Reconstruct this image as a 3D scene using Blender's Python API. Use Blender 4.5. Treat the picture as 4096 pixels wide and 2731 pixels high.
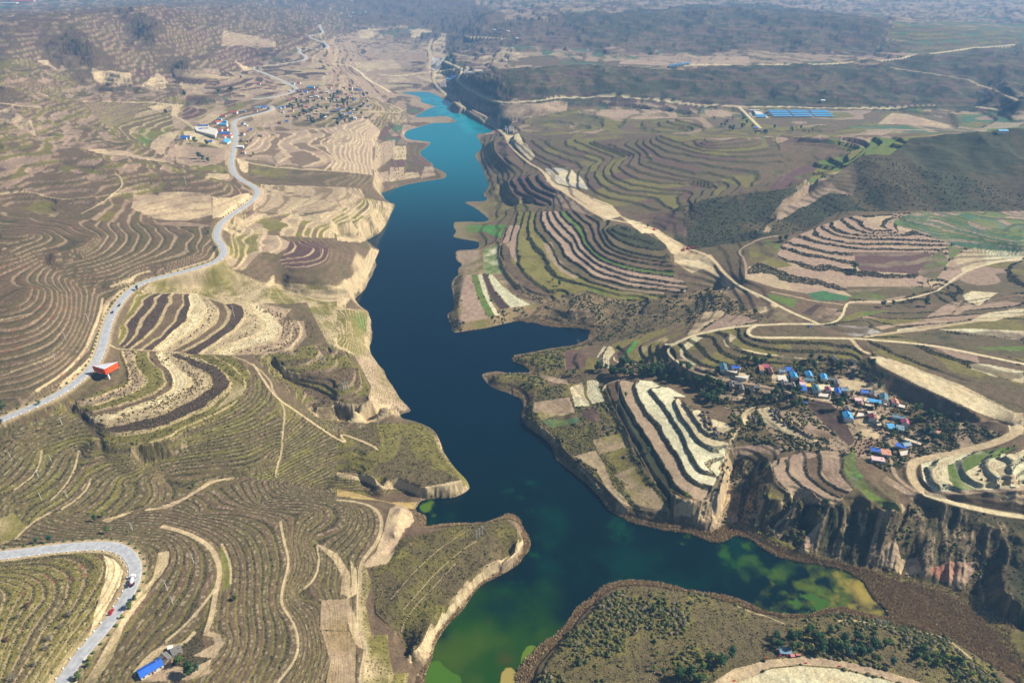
import bpy, bmesh, math, random
import numpy as np
from mathutils import Vector, Matrix
R = math.radians
sc = bpy.context.scene
for _o in list(bpy.data.objects): bpy.data.objects.remove(_o)

# ---------------------------------------------------------------- camera, sky, sun, exposure
CAMZ, PITCH, FOC = 400.0, R(30), 1568.0          # metres above the water, degrees below level, focal length in survey pixels
cam_d = bpy.data.cameras.new('camera'); cam = bpy.data.objects.new('camera', cam_d)
sc.collection.objects.link(cam); sc.camera = cam
cam.location = (0, 0, CAMZ); cam.rotation_euler = (R(90) - PITCH, 0, 0)
cam_d.lens = 24.0; cam_d.sensor_width = 36.0; cam_d.clip_start = 1.0; cam_d.clip_end = 60000.0
SUN = Vector((1.0, 0.14, 0.84)).normalized()
SUN_EL = math.asin(SUN.z); SUN_AZ = math.atan2(SUN.x, SUN.y)
world = bpy.data.worlds.new("World"); sc.world = world; world.use_nodes = True
nt = world.node_tree; bg = nt.nodes['Background']
sky = nt.nodes.new('ShaderNodeTexSky'); sky.sky_type = 'NISHITA'; sky.sun_disc = False
sky.sun_elevation = SUN_EL; sky.sun_rotation = SUN_AZ; sky.altitude = 1500
nt.links.new(sky.outputs[0], bg.inputs[0]); bg.inputs[1].default_value = 0.055
sl = bpy.data.lights.new('sun', 'SUN'); sl.energy = 5.0; sl.angle = R(0.5); sl.color = (1.0, 0.93, 0.80)
so = bpy.data.objects.new('sun', sl); sc.collection.objects.link(so)
so.rotation_euler = (-SUN).to_track_quat('-Z', 'Y').to_euler(); so.location = (2000, 0, 2000)
sc.view_settings.view_transform = 'Standard'; sc.view_settings.look = 'None'
sc.view_settings.exposure = 0.76; sc.view_settings.gamma = 1.0
sc.render.engine = 'CYCLES'
sc.cycles.max_bounces = 4; sc.cycles.volume_bounces = 1; sc.cycles.use_denoising = True

# ---------------------------------------------------------------- survey tiles -> world
TS = 1400.0 / 4096.0
TILE = {t: (sx * 2352 / 4096, sy * 2352 / 4096) for t, sx, sy in (
    ('A', 0, 0), ('B', 1348, 0), ('C', 2696, 0), ('D', 0, 900), ('E', 1348, 900), ('F', 2696, 900),
    ('G', 0, 1798), ('H', 1348, 1798), ('I', 2696, 1798))}
TSC = {t: TS for t in TILE}
for _t, _sx, _sy, _w in (('P', 2850, 1420, 600), ('Q', 3350, 1500, 500), ('R', 680, 380, 500), ('S', 400, 2200, 500), ('T', 2950, 2500, 500), ('U', 1700, 250, 500), ('V', 2950, 400, 500), ('W', 320, 1400, 400.5)):
    TILE[_t] = (_sx * 2352 / 4096, _sy * 2352 / 4096); TSC[_t] = _w / 4096.0
def pp(s):
    """survey string -> (n,2) array; a letter picks the tile, Z is the whole sheet"""
    out = []; t = 'Z'
    for w in s.split():
        if w.isalpha(): t = w; continue
        a, b = w.split(','); a = float(a); b = float(b)
        if t != 'Z': a = TILE[t][0] + a * TSC[t]; b = TILE[t][1] + b * TSC[t]
        out.append((a, b))
    return np.array(out, float)
def densify(p, step=1.2, extra=None):
    seg = np.hypot(*(p[1:] - p[:-1]).T); L = np.concatenate(([0], np.cumsum(seg)))
    n = max(2, int(L[-1] / step) + 1); q = np.linspace(0, L[-1], n)
    return np.stack([np.interp(q, L, p[:, 0]), np.interp(q, L, p[:, 1])], 1), q / max(L[-1], 1e-9)
def smooth(p, it=2, closed=False):
    for _ in range(it):
        if closed:
            n = np.roll(p, -1, 0); q = np.empty((2 * len(p), 2)); q[0::2] = .75 * p + .25 * n; q[1::2] = .25 * p + .75 * n; p = q
        else:
            a, b = p[:-1], p[1:]; q = np.empty((2 * len(a), 2)); q[0::2] = .75 * a + .25 * b; q[1::2] = .25 * a + .75 * b
            p = np.vstack([p[:1], q, p[-1:]])
    return p
cP, sP = math.cos(PITCH), math.sin(PITCH)
def rays(p):
    u = p[:, 0] - 1176.0; v = 784.0 - p[:, 1]
    return np.stack([u, FOC * cP + v * sP, -FOC * sP + v * cP], 1) / FOC
def at_z(p, z):
    d = rays(p); t = (z - CAMZ) / d[:, 2]; return d[:, 0] * t, d[:, 1] * t

# ---------------------------------------------------------------- terrain grid: rings of latitude round the camera's foot
NA, NR = 2049, 1665
TH = np.linspace(R(-62), R(62), NA)
DEP = np.linspace(R(66), R(2.25), NR); RR = 350.0 / np.tan(DEP); LR = np.log(RR)
GX = RR[:, None] * np.sin(TH)[None, :]; GY = RR[:, None] * np.cos(TH)[None, :]
def idx(x, y):
    th = np.arctan2(x, y); r = np.hypot(x, y)
    return np.interp(np.log(r), LR, np.arange(NR)), (th - TH[0]) / (TH[1] - TH[0])
def sample(A, x, y):
    i, j = idx(np.asarray(x, float), np.asarray(y, float)); i = np.clip(i, 0, NR - 1.001); j = np.clip(j, 0, NA - 1.001)
    i0 = i.astype(int); j0 = j.astype(int); a = i - i0; b = j - j0
    return (A[i0, j0] * (1 - a) * (1 - b) + A[i0 + 1, j0] * a * (1 - b) + A[i0, j0 + 1] * (1 - a) * b + A[i0 + 1, j0 + 1] * a * b)
def inpoly(px, py):
    """mask of grid nodes inside a polygon given in world x,y"""
    pi, pj = idx(px, py); i0 = max(0, int(pi.min())); i1 = min(NR, int(pi.max()) + 2); j0 = max(0, int(pj.min())); j1 = min(NA, int(pj.max()) + 2)
    if i1 <= i0 or j1 <= j0: return None
    I = np.arange(i0, i1)[:, None] + 0.0; J = np.arange(j0, j1)[None, :] + 0.0
    m = np.zeros((i1 - i0, j1 - j0), bool); n = len(pi)
    for k in range(n):
        a, b = pi[k], pj[k]; c, d = pi[(k + 1) % n], pj[(k + 1) % n]
        if a == c: continue
        lo, hi = (a, c) if a < c else (c, a)
        r0 = max(i0, int(math.ceil(lo))); r1 = min(i1 - 1, int(math.ceil(hi)) - 1)
        if r1 < r0: continue
        rows = np.arange(r0, r1 + 1)
        xc = b + (rows - a) * (d - b) / (c - a)
        m[rows - i0] ^= (J < xc[:, None])
    return (slice(i0, i1), slice(j0, j1)), m

# ---------------------------------------------------------------- noise
_rs = np.random.RandomState(7); PERM = _rs.randint(0, 1 << 30, 4096).astype(np.int64)
def h2(ix, iy, s=0):
    return ((PERM[(ix * 73 + PERM[(iy + s * 131) & 4095]) & 4095] & 0xffff) / 65535.0).astype(np.float32)
def vnoise(x, y, s=0):
    fx = np.floor(x); fy = np.floor(y); ix = fx.astype(np.int64); iy = fy.astype(np.int64)
    a = (x - fx).astype(np.float32); b = (y - fy).astype(np.float32); a = a * a * (3 - 2 * a); b = b * b * (3 - 2 * b)
    return (h2(ix, iy, s) * (1 - a) + h2(ix + 1, iy, s) * a) * (1 - b) + (h2(ix, iy + 1, s) * (1 - a) + h2(ix + 1, iy + 1, s) * a) * b
def fbm(x, y, sc_, o=4, s=0):
    t = 0; amp = 1; tot = 0; x = x / sc_; y = y / sc_
    for k in range(o):
        t = t + amp * vnoise(x + 17.3 * k, y - 9.1 * k, s + k); tot += amp; amp *= .5; x = x * 2.03; y = y * 2.03
    return t / tot * 2 - 1
def ss(a, b, x):
    t = np.clip((x - a) / (b - a), 0, 1); return t * t * (3 - 2 * t)
# ---------------------------------------------------------------- survey: the shore of the reservoir
SHORE = """B 425,625 480,632 530,640 570,660 560,685 620,700 670,718 610,735 560,765 515,790 600,785 730,778 770,790 797,805 800,822
760,830 700,828 640,830 570,850 500,870 455,890 455,920 480,935 560,945 640,955 620,975 590,1000 555,1020 570,1045 610,1080 650,1100 640,1120
690,1140 730,1160 738,1180 725,1200 650,1212 560,1225 480,1240 400,1262 340,1285 285,1300 310,1330 345,1358 395,1370 385,1400 355,1450 335,1500 310,1540
E 290,50 250,80 190,105 200,130 260,150 290,165 270,210 255,240 270,268 250,300 240,340 210,380 195,430 160,460 125,490 100,530 65,560 75,572
140,568 180,562 210,575 215,600 232,640 230,680 240,730 235,780 215,820 230,870 255,900 285,945 320,975 330,1020 360,1060 395,1110 420,1160 460,1200 497,1240
490,1255 450,1265 420,1275 440,1300 500,1310 560,1330 610,1350 650,1375 680,1420 705,1480 715,1520
H 730,30 760,80 800,130 840,170 870,200 895,250 880,275 840,300 780,325 700,325 600,335 560,345 545,370 525,400 545,430 580,435 600,460 600,500 590,520
620,520 680,505 760,500 830,495 900,500 960,495 1010,490 1060,475 1110,455 1120,435 1165,430 1210,450 1240,490 1250,530 1290,580 1305,630 1290,680 1260,710
1220,770 1150,815 1080,855 1010,885 950,925 900,990 860,1060 810,1110 760,1160 720,1210 680,1270 650,1330 640,1400 620,1450 600,1500 590,1567 570,1750
1215,1750 1212,1567 1200,1520 1230,1450 1280,1400 1340,1340 1400,1280 1480,1240 1530,1170 1570,1130 1590,1080 1640,1040 1700,1000 1740,960 1790,915 1860,895 1940,875
2010,880 2100,885 2180,895 2260,915 2352,945 I 100,938 200,965 300,970 400,995 500,1030 560,1065 640,1095 720,1105 800,1110 880,1110 940,1100 1000,1075 1060,1065
1130,1050 1200,1075 1290,1100 1380,1120 1445,1130 1440,1100 1400,1050 1340,1000 1300,930 1280,895 1230,860 1170,825 1100,800 1030,785 980,770 900,765 820,750
740,735 680,715 620,680 570,650 530,610 470,590 410,575 370,600 300,630 240,620 170,590 90,565 0,550 H 2200,545 2120,525 2050,510 1980,490 1920,460 1850,430
1810,390 1780,350 1760,310 1720,270 1680,230 1640,200 1590,160 1540,120 1490,85 1465,50 1455,0 E 1440,1480 1390,1430 1340,1400 1310,1380 1270,1350 1240,1300
1245,1250 1255,1220 1240,1170 1190,1150 1130,1120 1080,1110 1020,1080 980,1030 967,1005 1000,990 1080,980 1130,990 1170,1000 1240,998 1290,1000 1300,985
1270,955 1220,935 1180,915 1170,890 1200,875 1260,870 1340,855 1420,835 1500,825 1580,815 1650,790 1690,770 1690,745 1710,710 1660,698 1580,690 1500,690
1440,685 1380,675 1320,655 1270,660 1250,645 1190,650 1100,670 1000,695 880,710 830,720 780,725 765,690 750,640 735,610 750,590 780,570 785,520 780,480 770,430
765,390 790,350 820,330 805,300 835,275 835,260 800,240 790,200 800,170 850,165 940,162 955,140 950,115 900,105 830,95 770,80 790,60 800,40 780,20 782,0
B 785,1490 840,1488 920,1490 1000,1490 1025,1475 990,1450 950,1415 900,1385 850,1365 880,1352 940,1355 1000,1350 1010,1335 975,1310 1000,1280 1020,1245 1000,1200
985,1160 970,1110 930,1070 925,1040 960,1010 975,990 960,950 935,920 935,900 1000,895 1050,885 1030,865 990,845 960,820 900,790 870,760 800,765 760,745 745,725
770,712 810,712 790,700 740,680 690,655 640,630 590,618 520,622"""
# ---------------------------------------------------------------- survey: heights (metres above the water) along lines on the ground
ROADS = {  # name: (width m, kind, heights at start/end or list, line)
 'valley_road': (8.6, 'asphalt', [62, 61, 60, 59, 58, 57, 57, 56, 55, 54, 53, 52],
   "G -200,735 0,708 150,692 300,670 450,655 600,645 700,643 790,655 850,690 890,735 912,790 905,850 890,910 860,970 820,1040 760,1120 690,1210 620,1290 540,1380 470,1480 410,1567 320,1700"),
 'hillside_road': (8.6, 'asphalt', [90, 93, 95, 97, 99, 101, 102, 103, 104, 106, 109, 111, 112, 110, 106, 101, 98, 96, 95],
   "D -150,1370 0,1312 100,1267 200,1227 300,1182 400,1130 480,1080 560,1015 620,955 660,890 690,800 708,720 728,650 755,590 795,530 850,460 920,405 1000,372 1100,345 1200,322 1300,295 1400,265 1470,235 1508,195 1500,150 1468,110 1450,70 1465,25 A 1480,1500 1560,1440 1640,1390 1700,1345 1735,1300 1720,1262 1665,1232 1605,1200 1568,1160 1552,1100 1560,1040 1578,980 1590,910 1577,860 1565,825 1600,798 1680,778 1760,760 1820,742 1835,722 1815,712"),
 'upper_valley_road': (8.5, 'asphalt', [95, 92, 90, 96, 100, 104, 106],
   "A 1700,665 1830,655 1920,632 1980,612 1995,592 1940,565 1870,530 1780,495 1720,473 1690,462 1780,445 1900,430 2020,412 2062,395 2050,375 2005,352 2025,335 1990,320 2120,330 2205,325 2190,290 2100,262 2060,240 2180,225 2150,190 2150,165"),
}
HT = [
 # ---- near left: gully, hairpin spur, path shelf, peninsulas
 ([2, 16, 25, 31, 38, 46, 58], "G 2200,270 1650,190 1300,290 1000,395 700,480 340,430 0,620"),
 (80, "G 150,950 0,900"), (88, "G -200,900 -150,1500"), (74, "G 0,1567 120,1200 300,1000"), (66,"G 200,1567 420,1200 620,900 690,780 600,700 380,690"),
 (50, "G 1080,600 1135,680 1130,760 1060,860 980,980 900,1080 800,1200 700,1330 620,1480 580,1567"),
 (42, "G 1090,510 1250,555 1360,610 1430,670 1470,760 1480,850 1450,920 1440,1000 1420,1130 1380,1220 1230,1320 1100,1360 950,1480 900,1567"),
 (42, "G 1500,1260 1480,1340 1350,1450 1200,1567"),
 (28, "G 1350,420 1600,420 1750,440 1850,480 1890,540 1900,600 1930,680 1945,740 1925,830 1900,920 1885,1040 1920,1090 1970,1150 2000,1240 2005,1340 1980,1420 1920,1500 1860,1567"),
 (18, "G 1750,360 1950,325 2150,345 2320,370 2345,430 2310,520 2200,570 2090,590 2060,620 2110,700 2140,780 2100,880 2040,920 1970,1000 2150,1030 2175,1100 2160,1200 2210,1280 2220,1400 2180,1500 2170,1567"),
 (24, "G 1950,430 2100,420"),
 (11.5, "H 0,335 140,350 230,375 290,430 300,500 290,580 240,660 180,730 155,790 155,900 145,1000 145,1150 160,1230 200,1320 185,1400 165,1500 160,1567"),
 (14, "G 2300,700 2300,900"), (14, "H 60,1150 40,1400"), (14,"H 20,900 60,760"),
 (13, "H 1180,470 1215,530 1225,600 1200,660 1160,715 1060,745 960,805 880,870 830,940 770,1010 690,1080 640,1150 600,1230 560,1300 510,1350 480,1360"),
 (2, "H 1235,560 1265,620 1230,700 1130,790 1000,860 910,940 850,1030 770,1110 690,1200 630,1310"),
 (14, "H 400,1000 600,800 900,620 1100,540"), (11, "H 640,570 760,545 900,530 1060,505 1150,480"), (12, "H 300,900 400,700 480,620"),
 (4, "H 440,1250 470,1330 500,1400 520,1500"), (9, "H 330,1567 350,1400 340,1300"), (9,"H 250,1100 240,1250"),
 (6, "H 500,480 450,560 350,700"), (13, "H 430,380 410,480 380,560"),
 (11, "H 0,150 90,155 180,160 250,190 290,228 330,208 400,188 460,200 520,225 570,255 650,245 740,240 800,220 845,200"),
 (2.5, "H 0,182 100,195 200,220 280,262 340,275 400,240 440,275 540,305 600,315 700,318 800,300 860,262"),
 (1, "H 0,290 100,290 200,310 300,340 400,350 520,365"), (4, "H 300,345 400,370 440,400"),
 (9, "E 430,1315 560,1348 620,1390 655,1440 685,1510 H 700,40 745,95 800,155 840,190"),
 (16, "E 200,1480 H 200,20"), (17, "E 0,1390 100,1430 250,1470"),
 # ---- shoulder above the shore, terraced nose
 (26, "E 0,1210 60,1215 130,1210 210,1190 300,1210 360,1225"), (6, "E 0,1310 60,1330 180,1330 260,1310 330,1285 380,1245"),
 (26, "D 2090,1250 2130,1220 2250,1205 2352,1210"), (14, "D 2100,1280 2160,1310 2300,1330"),
 (56, "D 1750,900 1900,895 2050,885 2100,830"), (52, "D 2130,820 2200,870 2190,920 2120,940 1900,935 1800,940"),
 (46, "D 2200,830 2290,920 2290,970 2240,995 2100,1000 1850,965"),
 (46, "E 0,870 50,890 95,930 105,970 80,1030 0,1060"), (41, "E 0,800 70,870 130,960 145,1040 120,1090 60,1120 0,1125"),
 (34, "E 100,880 180,1000 215,1080 220,1140 190,1190 100,1205"), (30, "D 2352,1200 2200,1160 2050,1090 1900,1030 1830,980"),
 (8, "E 230,960 310,1060 370,1150 420,1220"),
 ([62, 58, 55, 50, 40, 22], "D 1700,900 1800,1040 1830,1110 1860,1200 1900,1300 1900,1567"),
 ([52, 42, 26, 18], "D 1850,1165 2000,1250 2200,1390 2352,1480"),
 # ---- terraced spur beside the billboard (steps of 6)
 (88, "D 800,840 830,900 870,960 880,1020 860,1070 760,1110 640,1160 480,1210"),
 (85, "D 870,870 900,940 960,1010 970,1060 920,1110 800,1150 700,1190 580,1230"),
 (82, "D 960,850 1010,920 1080,980 1115,1040 1100,1080 1030,1130 900,1180 760,1220 600,1260"),
 (79, "D 1070,925 1150,980 1170,1050 1140,1110 1060,1160 950,1200 800,1250 620,1290"),
 (76, "D 1150,925 1270,1000 1290,1040 1250,1110 1150,1170 1000,1220 800,1280 700,1310"),
 (73, "D 1100,855 1250,910 1340,960 1400,1030 1400,1080 1340,1140 1200,1210 1000,1290 850,1330 680,1360"),
 (70, "D 1180,865 1350,900 1480,970 1530,1040 1530,1110 1450,1190 1330,1260 1150,1330 950,1400 620,1440"),
 (67, "D 1440,870 1540,930 1620,1000 1660,1080 1640,1140 1560,1200 1400,1290 1200,1370 1150,1430 960,1480 700,1460"),
 ([54, 52, 48, 44, 42, 40], "D 1840,1200 1700,1350 1500,1450 1250,1530 G 1100,60 950,90"), (32, "G 1200,150 1400,140 1650,130 1800,60"),
 ([82, 74, 66, 58, 48, 36], "D 400,1190 600,1330 690,1480 G 690,60 780,150 860,230"),
 (70, "G 0,-40 120,-60"), (62, "G 280,0 260,120 200,200 90,270 0,300"), (54, "G 530,0 510,130 470,210 400,280 300,340 100,390"),
 (48, "G 610,190 590,260 520,330 400,400"), (36, "G 960,190 1020,260 1000,330 960,380"), (29, "G 1100,200 1180,240 1200,300 1150,340"),
 (76, "D 0,1470 150,1400 300,1330"),(84,"D 0,1360 200,1270 380,1180"),
 # ---- two lobes of fields below the hillside road (steps of 3)
 (93, "D 930,490 900,580 800,690"), (90, "D 1020,480 1010,520 950,600 900,700 850,800"), (87, "D 1110,470 1120,530 1050,630 980,730 880,820"),
 (84, "D 1220,470 1220,540 1170,600 1150,660 1070,750"), (81, "D 1250,480 1280,550 1240,640 1130,740 1020,830"),
 (78, "D 1320,470 1370,530 1370,600 1300,690 1200,760 1080,840"), (75, "D 1370,480 1460,560 1450,640 1370,710 1250,790 1150,845"),
 (72, "D 1500,540 1515,600 1480,670 1400,740 1240,845"), (69, "D 1610,540 1640,600 1590,680 1500,750 1360,860"),
 (66, "D 1640,540 1760,640 1760,710 1680,760 1500,810 1420,865"), (63, "D 1720,540 1880,660 1890,720 1820,790 1600,830 1500,865"),
 (60, "D 1760,530 1940,620 1970,700 1940,780 1800,840 1620,855"), (57, "D 1940,560 2020,680 2020,760 1940,840 1850,860"),
 (54, "D 2130,640 2140,720 2090,780 2080,830"), (50, "D 2250,700 2260,780 2230,850"), (8, "E 205,600 215,700 200,800 230,920"),(40,"E 60,620 60,780"),
 ([92, 80, 66, 60], "D 1100,400 1300,400 1500,450 1650,480"), (62, "D 1750,470 1800,420"),
 (66,"D 1560,400 1700,400 1830,290"),
 (35, "D 1880,430 2100,500 2200,540"), (42, "D 2010,432 2100,430 2200,435 2300,430"), (31, "D 2030,480 2150,500 2270,510"), (26,"E 0,560 80,640"),
 (90, "D 1590,80 1640,180 1600,260"), (84, "D 1740,80 1740,170 1720,240 1640,290"), (81, "D 1870,80 1860,150 1800,185"),
 (78, "D 1950,120 1930,170 1860,190"), (74, "D 2090,150 2060,200 1940,210"), (71, "D 2155,150 2140,220 2000,240"),
 (67, "D 2210,150 2200,220 2120,270 1960,290"), (60, "D 2250,180 2240,290 2100,345 1930,345"),
 (50, "D 1940,380 2100,395 2352,400"), (38,"E 0,390 90,320 130,200 90,130 0,120"), (30, "E 0,78 60,80 190,78"), (18,"E 0,105 100,110"), (22,"E 150,250 90,400 0,480"), (8, "E 235,170 220,260 140,420 60,520"),
 # ---- hills left of the hillside road
 (107, "D 680,480 640,650 560,830 440,980 300,1080 180,1150 60,1220"), (126, "D 500,460 500,600 440,740 300,880 0,940"),
 (142, "D 360,430 370,520 300,620 200,700 0,730"), (156, "D 200,400 150,520 0,560"), ([176, 160, 138, 120, 109], "D 0,150 300,260 500,400 640,425 700,430"),
 (120, "D 600,400 860,350 1000,300 1290,200 1320,160"), (106, "D 800,430 1000,345 1300,262 1420,220 1440,160"),
 (160, "D 340,200 550,150 640,70"), (148, "D 400,240 620,190 720,60"), (134, "D 600,300 900,200 960,80"), (178,"D 0,60 200,60"), (124,"D 1200,100 1280,60"),
 (122, "A 1640,1330 1660,1290"), (138, "A 1500,1265 1250,1290 1000,1290"), (114, "A 1420,1470 1250,1490 1000,1480"),
 ([150, 160, 172, 190, 212], "A 1450,1210 1200,1175 800,1150 400,1050 0,910"), (150,"A 0,1350 300,1400 500,1480"),(160,"A 300,1250 700,1350"),
 ([112, 122, 140, 160, 176], "A 1530,1160 1150,1110 700,1040 350,985 100,930"),
 (116, "A 1200,900 1130,1000 1160,1050"), (135, "A 480,940 620,910 700,860 680,800"), (150, "A 330,900 480,830 560,760 520,700"),
 (186, "A 0,750 80,730 130,790 220,850"), (164, "A 0,850 120,885 240,920"), (152, "A 570,690 600,760"), (128, "A 760,860 900,780 970,710"),
 (128, "A 600,685 900,690 1220,682"), (112, "A 1180,780 1250,840"), ([176, 158, 140, 122, 110], "A 0,600 400,655 700,640 1000,622 1250,640"),
 (185,"A 0,680 60,690"),(195,"A 0,470 200,520"),(108, "A 1300,700 1500,830 1300,900 1200,1100 1400,1100 1520,1000"), (100, "A 1650,1000 1680,900"),
 # ---- big mountain, left
 ([215, 230, 236, 238, 240, 236], "A -100,175 100,140 300,112 700,86 900,42 1050,32"), ([236, 215, 190, 160], "A 1050,32 1250,90 1450,170 1550,260"),
 ([236, 215, 190, 150, 134], "A 450,105 560,240 720,330 880,410 1060,500"), ([200, 170, 150], "A 760,150 900,290 960,390"),
 ([230, 200, 160], "A 60,150 150,290 300,400"), ([236, 220, 180, 150, 118], "A 900,60 1050,180 1220,320 1400,420 1600,480"),
 (146, "A 250,420 400,480 600,485 760,480 870,520"), (128, "A 420,560 650,570 900,585"), (176,"A 0,420 200,430"),
 (112, "A 1150,480 1170,560 1300,640"), (104, "A 1180,490 1400,520 1760,510"), (98, "A 1600,640 1900,560"), (150,"A 1700,230 1900,260"),(128,"A 1480,300 1700,330 1880,300"),(108,"A 1640,400 1850,400 2040,380"),
 (125, "A 300,60 700,30"), (140, "A 0,20 600,5 1100,20"), (150, "A 1300,-60 2352,-60"), (170, "A 1450,20 1800,60"), (110, "A 2000,80 2300,110"),
 (92, "A 2200,560 2200,420"), (85, "A 1850,700 2000,640 2300,640 B 100,640"), (78, "A 1900,820 2200,790"), (72, "A 1800,880 2100,850"),
 (94, "A 1740,900 1800,870"), (88, "A 1800,960 1900,900 2050,870"), (80, "A 1950,960 2200,900 2352,870"), (75, "A 2250,980 2352,930"),
 (79, "A 1590,1072 1800,1120 2100,1140 2352,1155"), (88, "A 1800,1015 1870,1060 1850,1105"), (85, "A 1950,1012 2050,1070 2020,1125"), (82, "A 2150,1015 2230,1070 2160,1130"),
 (74, "A 1680,1200 1880,1220 2100,1235"), (97, "A 1790,1240 1820,1320 1760,1400"), (92, "A 1900,1240 1900,1330 1850,1400"), (86, "A 2060,1240 2070,1300 1990,1370 1920,1410"),
 (80, "A 2300,1250 2300,1310 2200,1380 2050,1400"), (72, "A 2352,1440 2200,1480 2000,1440"), (80, "A 1640,1540 1800,1460 1950,1520"),
 (70, "B 0,1055 60,1090 30,1135 0,1145"), (42, "B 215,925 258,980 258,1060 238,1120 262,1180 230,1230"), (20, "B 270,930 280,1040 262,1130 280,1220"),
 (9, "B 470,960 470,1100 600,1110 700,1160"), (12, "B 330,1230 560,1200"), (62, "B 0,1250 80,1290 140,1310 120,1350 0,1380"), (40, "B 180,1270 250,1380 230,1440 120,1510 0,1540"),
 (14, "B 300,1340 350,1380 310,1460"), (50, "B 0,990 100,1000 200,990"), (56, "B 0,880 100,900 190,930"), (62, "B 60,790 200,790 250,830"), (46, "B 270,800 280,860 250,900"),
 (70, "B 60,690 160,710 270,690"), (60, "B 100,740 300,760 430,755"), (22, "B 380,800 450,780"), (8, "B 440,690 560,700"), (26, "B 330,700 430,740"), (6, "B 400,860 600,800"), (10, "B 300,880 430,900"),
 # ---- head of the reservoir and the country behind it
 ([32, 22, 14, 5], "B 60,435 160,490 290,580 360,620"), (12, "B 120,400 400,400 600,410"), (13, "B 300,540 600,520"), (4, "B 400,600 640,600"), (8, "B 350,660 500,660"),
 (60, "B 0,200 100,205 200,195 300,200 500,190 640,190"), (26, "B 0,330 200,300 300,270 480,240 640,230"), (90, "B 0,50 130,60 350,70 700,60 770,110"),
 (60, "B 130,95 350,105 600,105 760,125"), (60, "B 0,130 300,150 700,150"), (24, "B 400,300 600,330"), (16, "B 640,380 700,460"), (22, "B 680,250 740,330"),
 (120, "B 0,-60 2352,-60"), (120, "B 300,10 900,20"),
 (44, "B 760,460 850,470 1000,480"), (14, "B 700,500 760,560"), (50, "B 740,400 820,440"), (70, "B 800,360 1000,330"), (88, "B 860,220 1100,250 1400,260"),
 (98, "B 1180,330 1500,300 2352,290"), (84, "B 820,430 1100,440 1200,400 1600,420 1800,420 2352,440"), (120, "B 1000,130 1400,130 2352,130"), (150, "B 1000,70 2000,30"), (165,"B 1400,75 2300,90"),
 ([58, 110, 112, 112, 108, 108, 106, 112, 122], "B 790,545 1160,490 1300,480 1550,458 2352,463 C 300,440 700,430 1200,418 1450,425"),
 (78, "B 900,500 1050,505"), (84, "B 1200,455 1400,450 2352,455"),
 ([46, 60, 66, 68, 72, 76, 78], "B 810,560 920,630 1090,690 1300,680 1600,650 1900,655 2352,695 C 440,720 900,720 1470,735 2000,715 2352,760"),
 (48, "B 760,590 860,650 960,690 1060,720"), (8, "B 780,620 900,720 1000,760 1075,795"), (58, "B 1100,700 1300,710 1520,705"), (34, "B 1090,780 1250,790 1400,780 1540,740"),
 (3, "B 700,610 850,720 1000,810 1120,880"), (40, "B 1250,810 1500,745 1900,735 2352,770"), (46, "B 1850,780 2100,760 2300,800"), (34, "B 1200,860 1500,840 1700,880"), (50, "B 1700,890 2352,900"),
 (28, "B 1130,890 1250,880"), (74, "C 0,780 200,830 600,870 1000,900"), (72, "C 600,820 1400,820 1900,880"), (76, "C 1900,760 2352,850"), (128, "C 1250,415 1700,370 2300,300 2400,290"), 
 (126, "C 0,400 600,400 1200,400"), (180, "C 0,60 200,60 400,45 700,75"), (176, "C 850,110 1060,100 1300,125 1440,160"), (150, "C 300,150 700,170"), (150, "C 1450,170 1900,180 2352,240"),
 ([124, 150, 170], "C 1500,345 1600,260 1750,165"), (110,"C 1340,380 1370,330"), ([112,128],"C 1800,520 1850,345"), (128,"C 2150,340 2350,690"), (84,"C 2050,600 2300,690"),
 (130, "C 0,-60 2400,-60"), (120, "C 900,60 1600,40 2400,60"), (110, "C 1500,130 2352,180"),
 # ---- ridge, right
 ([70, 100, 112, 128, 136, 142], "C 560,905 700,925 1060,915 1590,928 2000,908 2400,880"), (98, "C 200,950 500,920"),
 ([124, 110, 96, 82, 70, 60], "C 1500,950 1230,1055 950,1180 650,1280 250,1330 0,1410"), (84, "C 680,970 1000,1010 1190,1035"), (80, "C 650,1100 950,1100 760,1140"),
 (80, "C 1150,1410 1600,1420 2000,1390 2352,1350"), (66, "C 560,1567 750,1400 1060,1200"), (70,"C 900,1500 1100,1430"), (100,"C 1300,1200 1900,1200 2352,1150"),
 # ---- terraces above the works road
 ([26, 28, 30, 32], "B 1050,930 1060,1000 1110,1060 1180,1110 1260,1135"), (3, "B 985,940 975,1000 960,1050 1000,1130 1020,1200 1040,1260"),(12,"B 1060,1120 1120,1170 1060,1260"),
 (22, "B 1150,1200 1170,1290 1270,1370 1400,1390"), (28, "B 1200,1200 1250,1290 1400,1360"), (36, "B 1270,1180 1330,1270 1450,1310"), (44, "B 1370,1170 1400,1230 1470,1270"), (6,"B 1080,1220 1100,1300 1160,1380 1300,1410"),
 ([28, 34, 38, 42, 46, 48, 48, 46], "B 1130,905 1160,980 1290,1100 1380,1140 1420,1220 1600,1340 1790,1470 2050,1530"),
 (52, "B 1350,920 1420,980 1540,1030 1750,1090"), (46, "B 1230,930 1330,1030 1450,1090 1600,1140"), (60, "B 1600,930 1750,990 1960,1060"), (68, "B 1720,940 1900,1010 2000,1040"), (80, "B 2080,950 2200,1040 C 0,1040"), (90, "B 2180,900 2352,930 C 200,960"),
 (54, "B 1710,1205 1760,1275 1900,1320 2150,1340"), (58, "B 1780,1180 1850,1250 2000,1290 2352,1310"), (63, "B 1850,1140 1900,1200 2100,1250 2352,1280"), (68, "B 1930,1100 2000,1150 2352,1230"),
 (74, "B 2060,1080 2200,1130 2352,1170 C 300,1230"), (80, "C 50,1040 300,1100 650,1110"), (62, "C 0,1240 300,1270"), (50, "B 1650,1280 1850,1370 2000,1400"),
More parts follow.
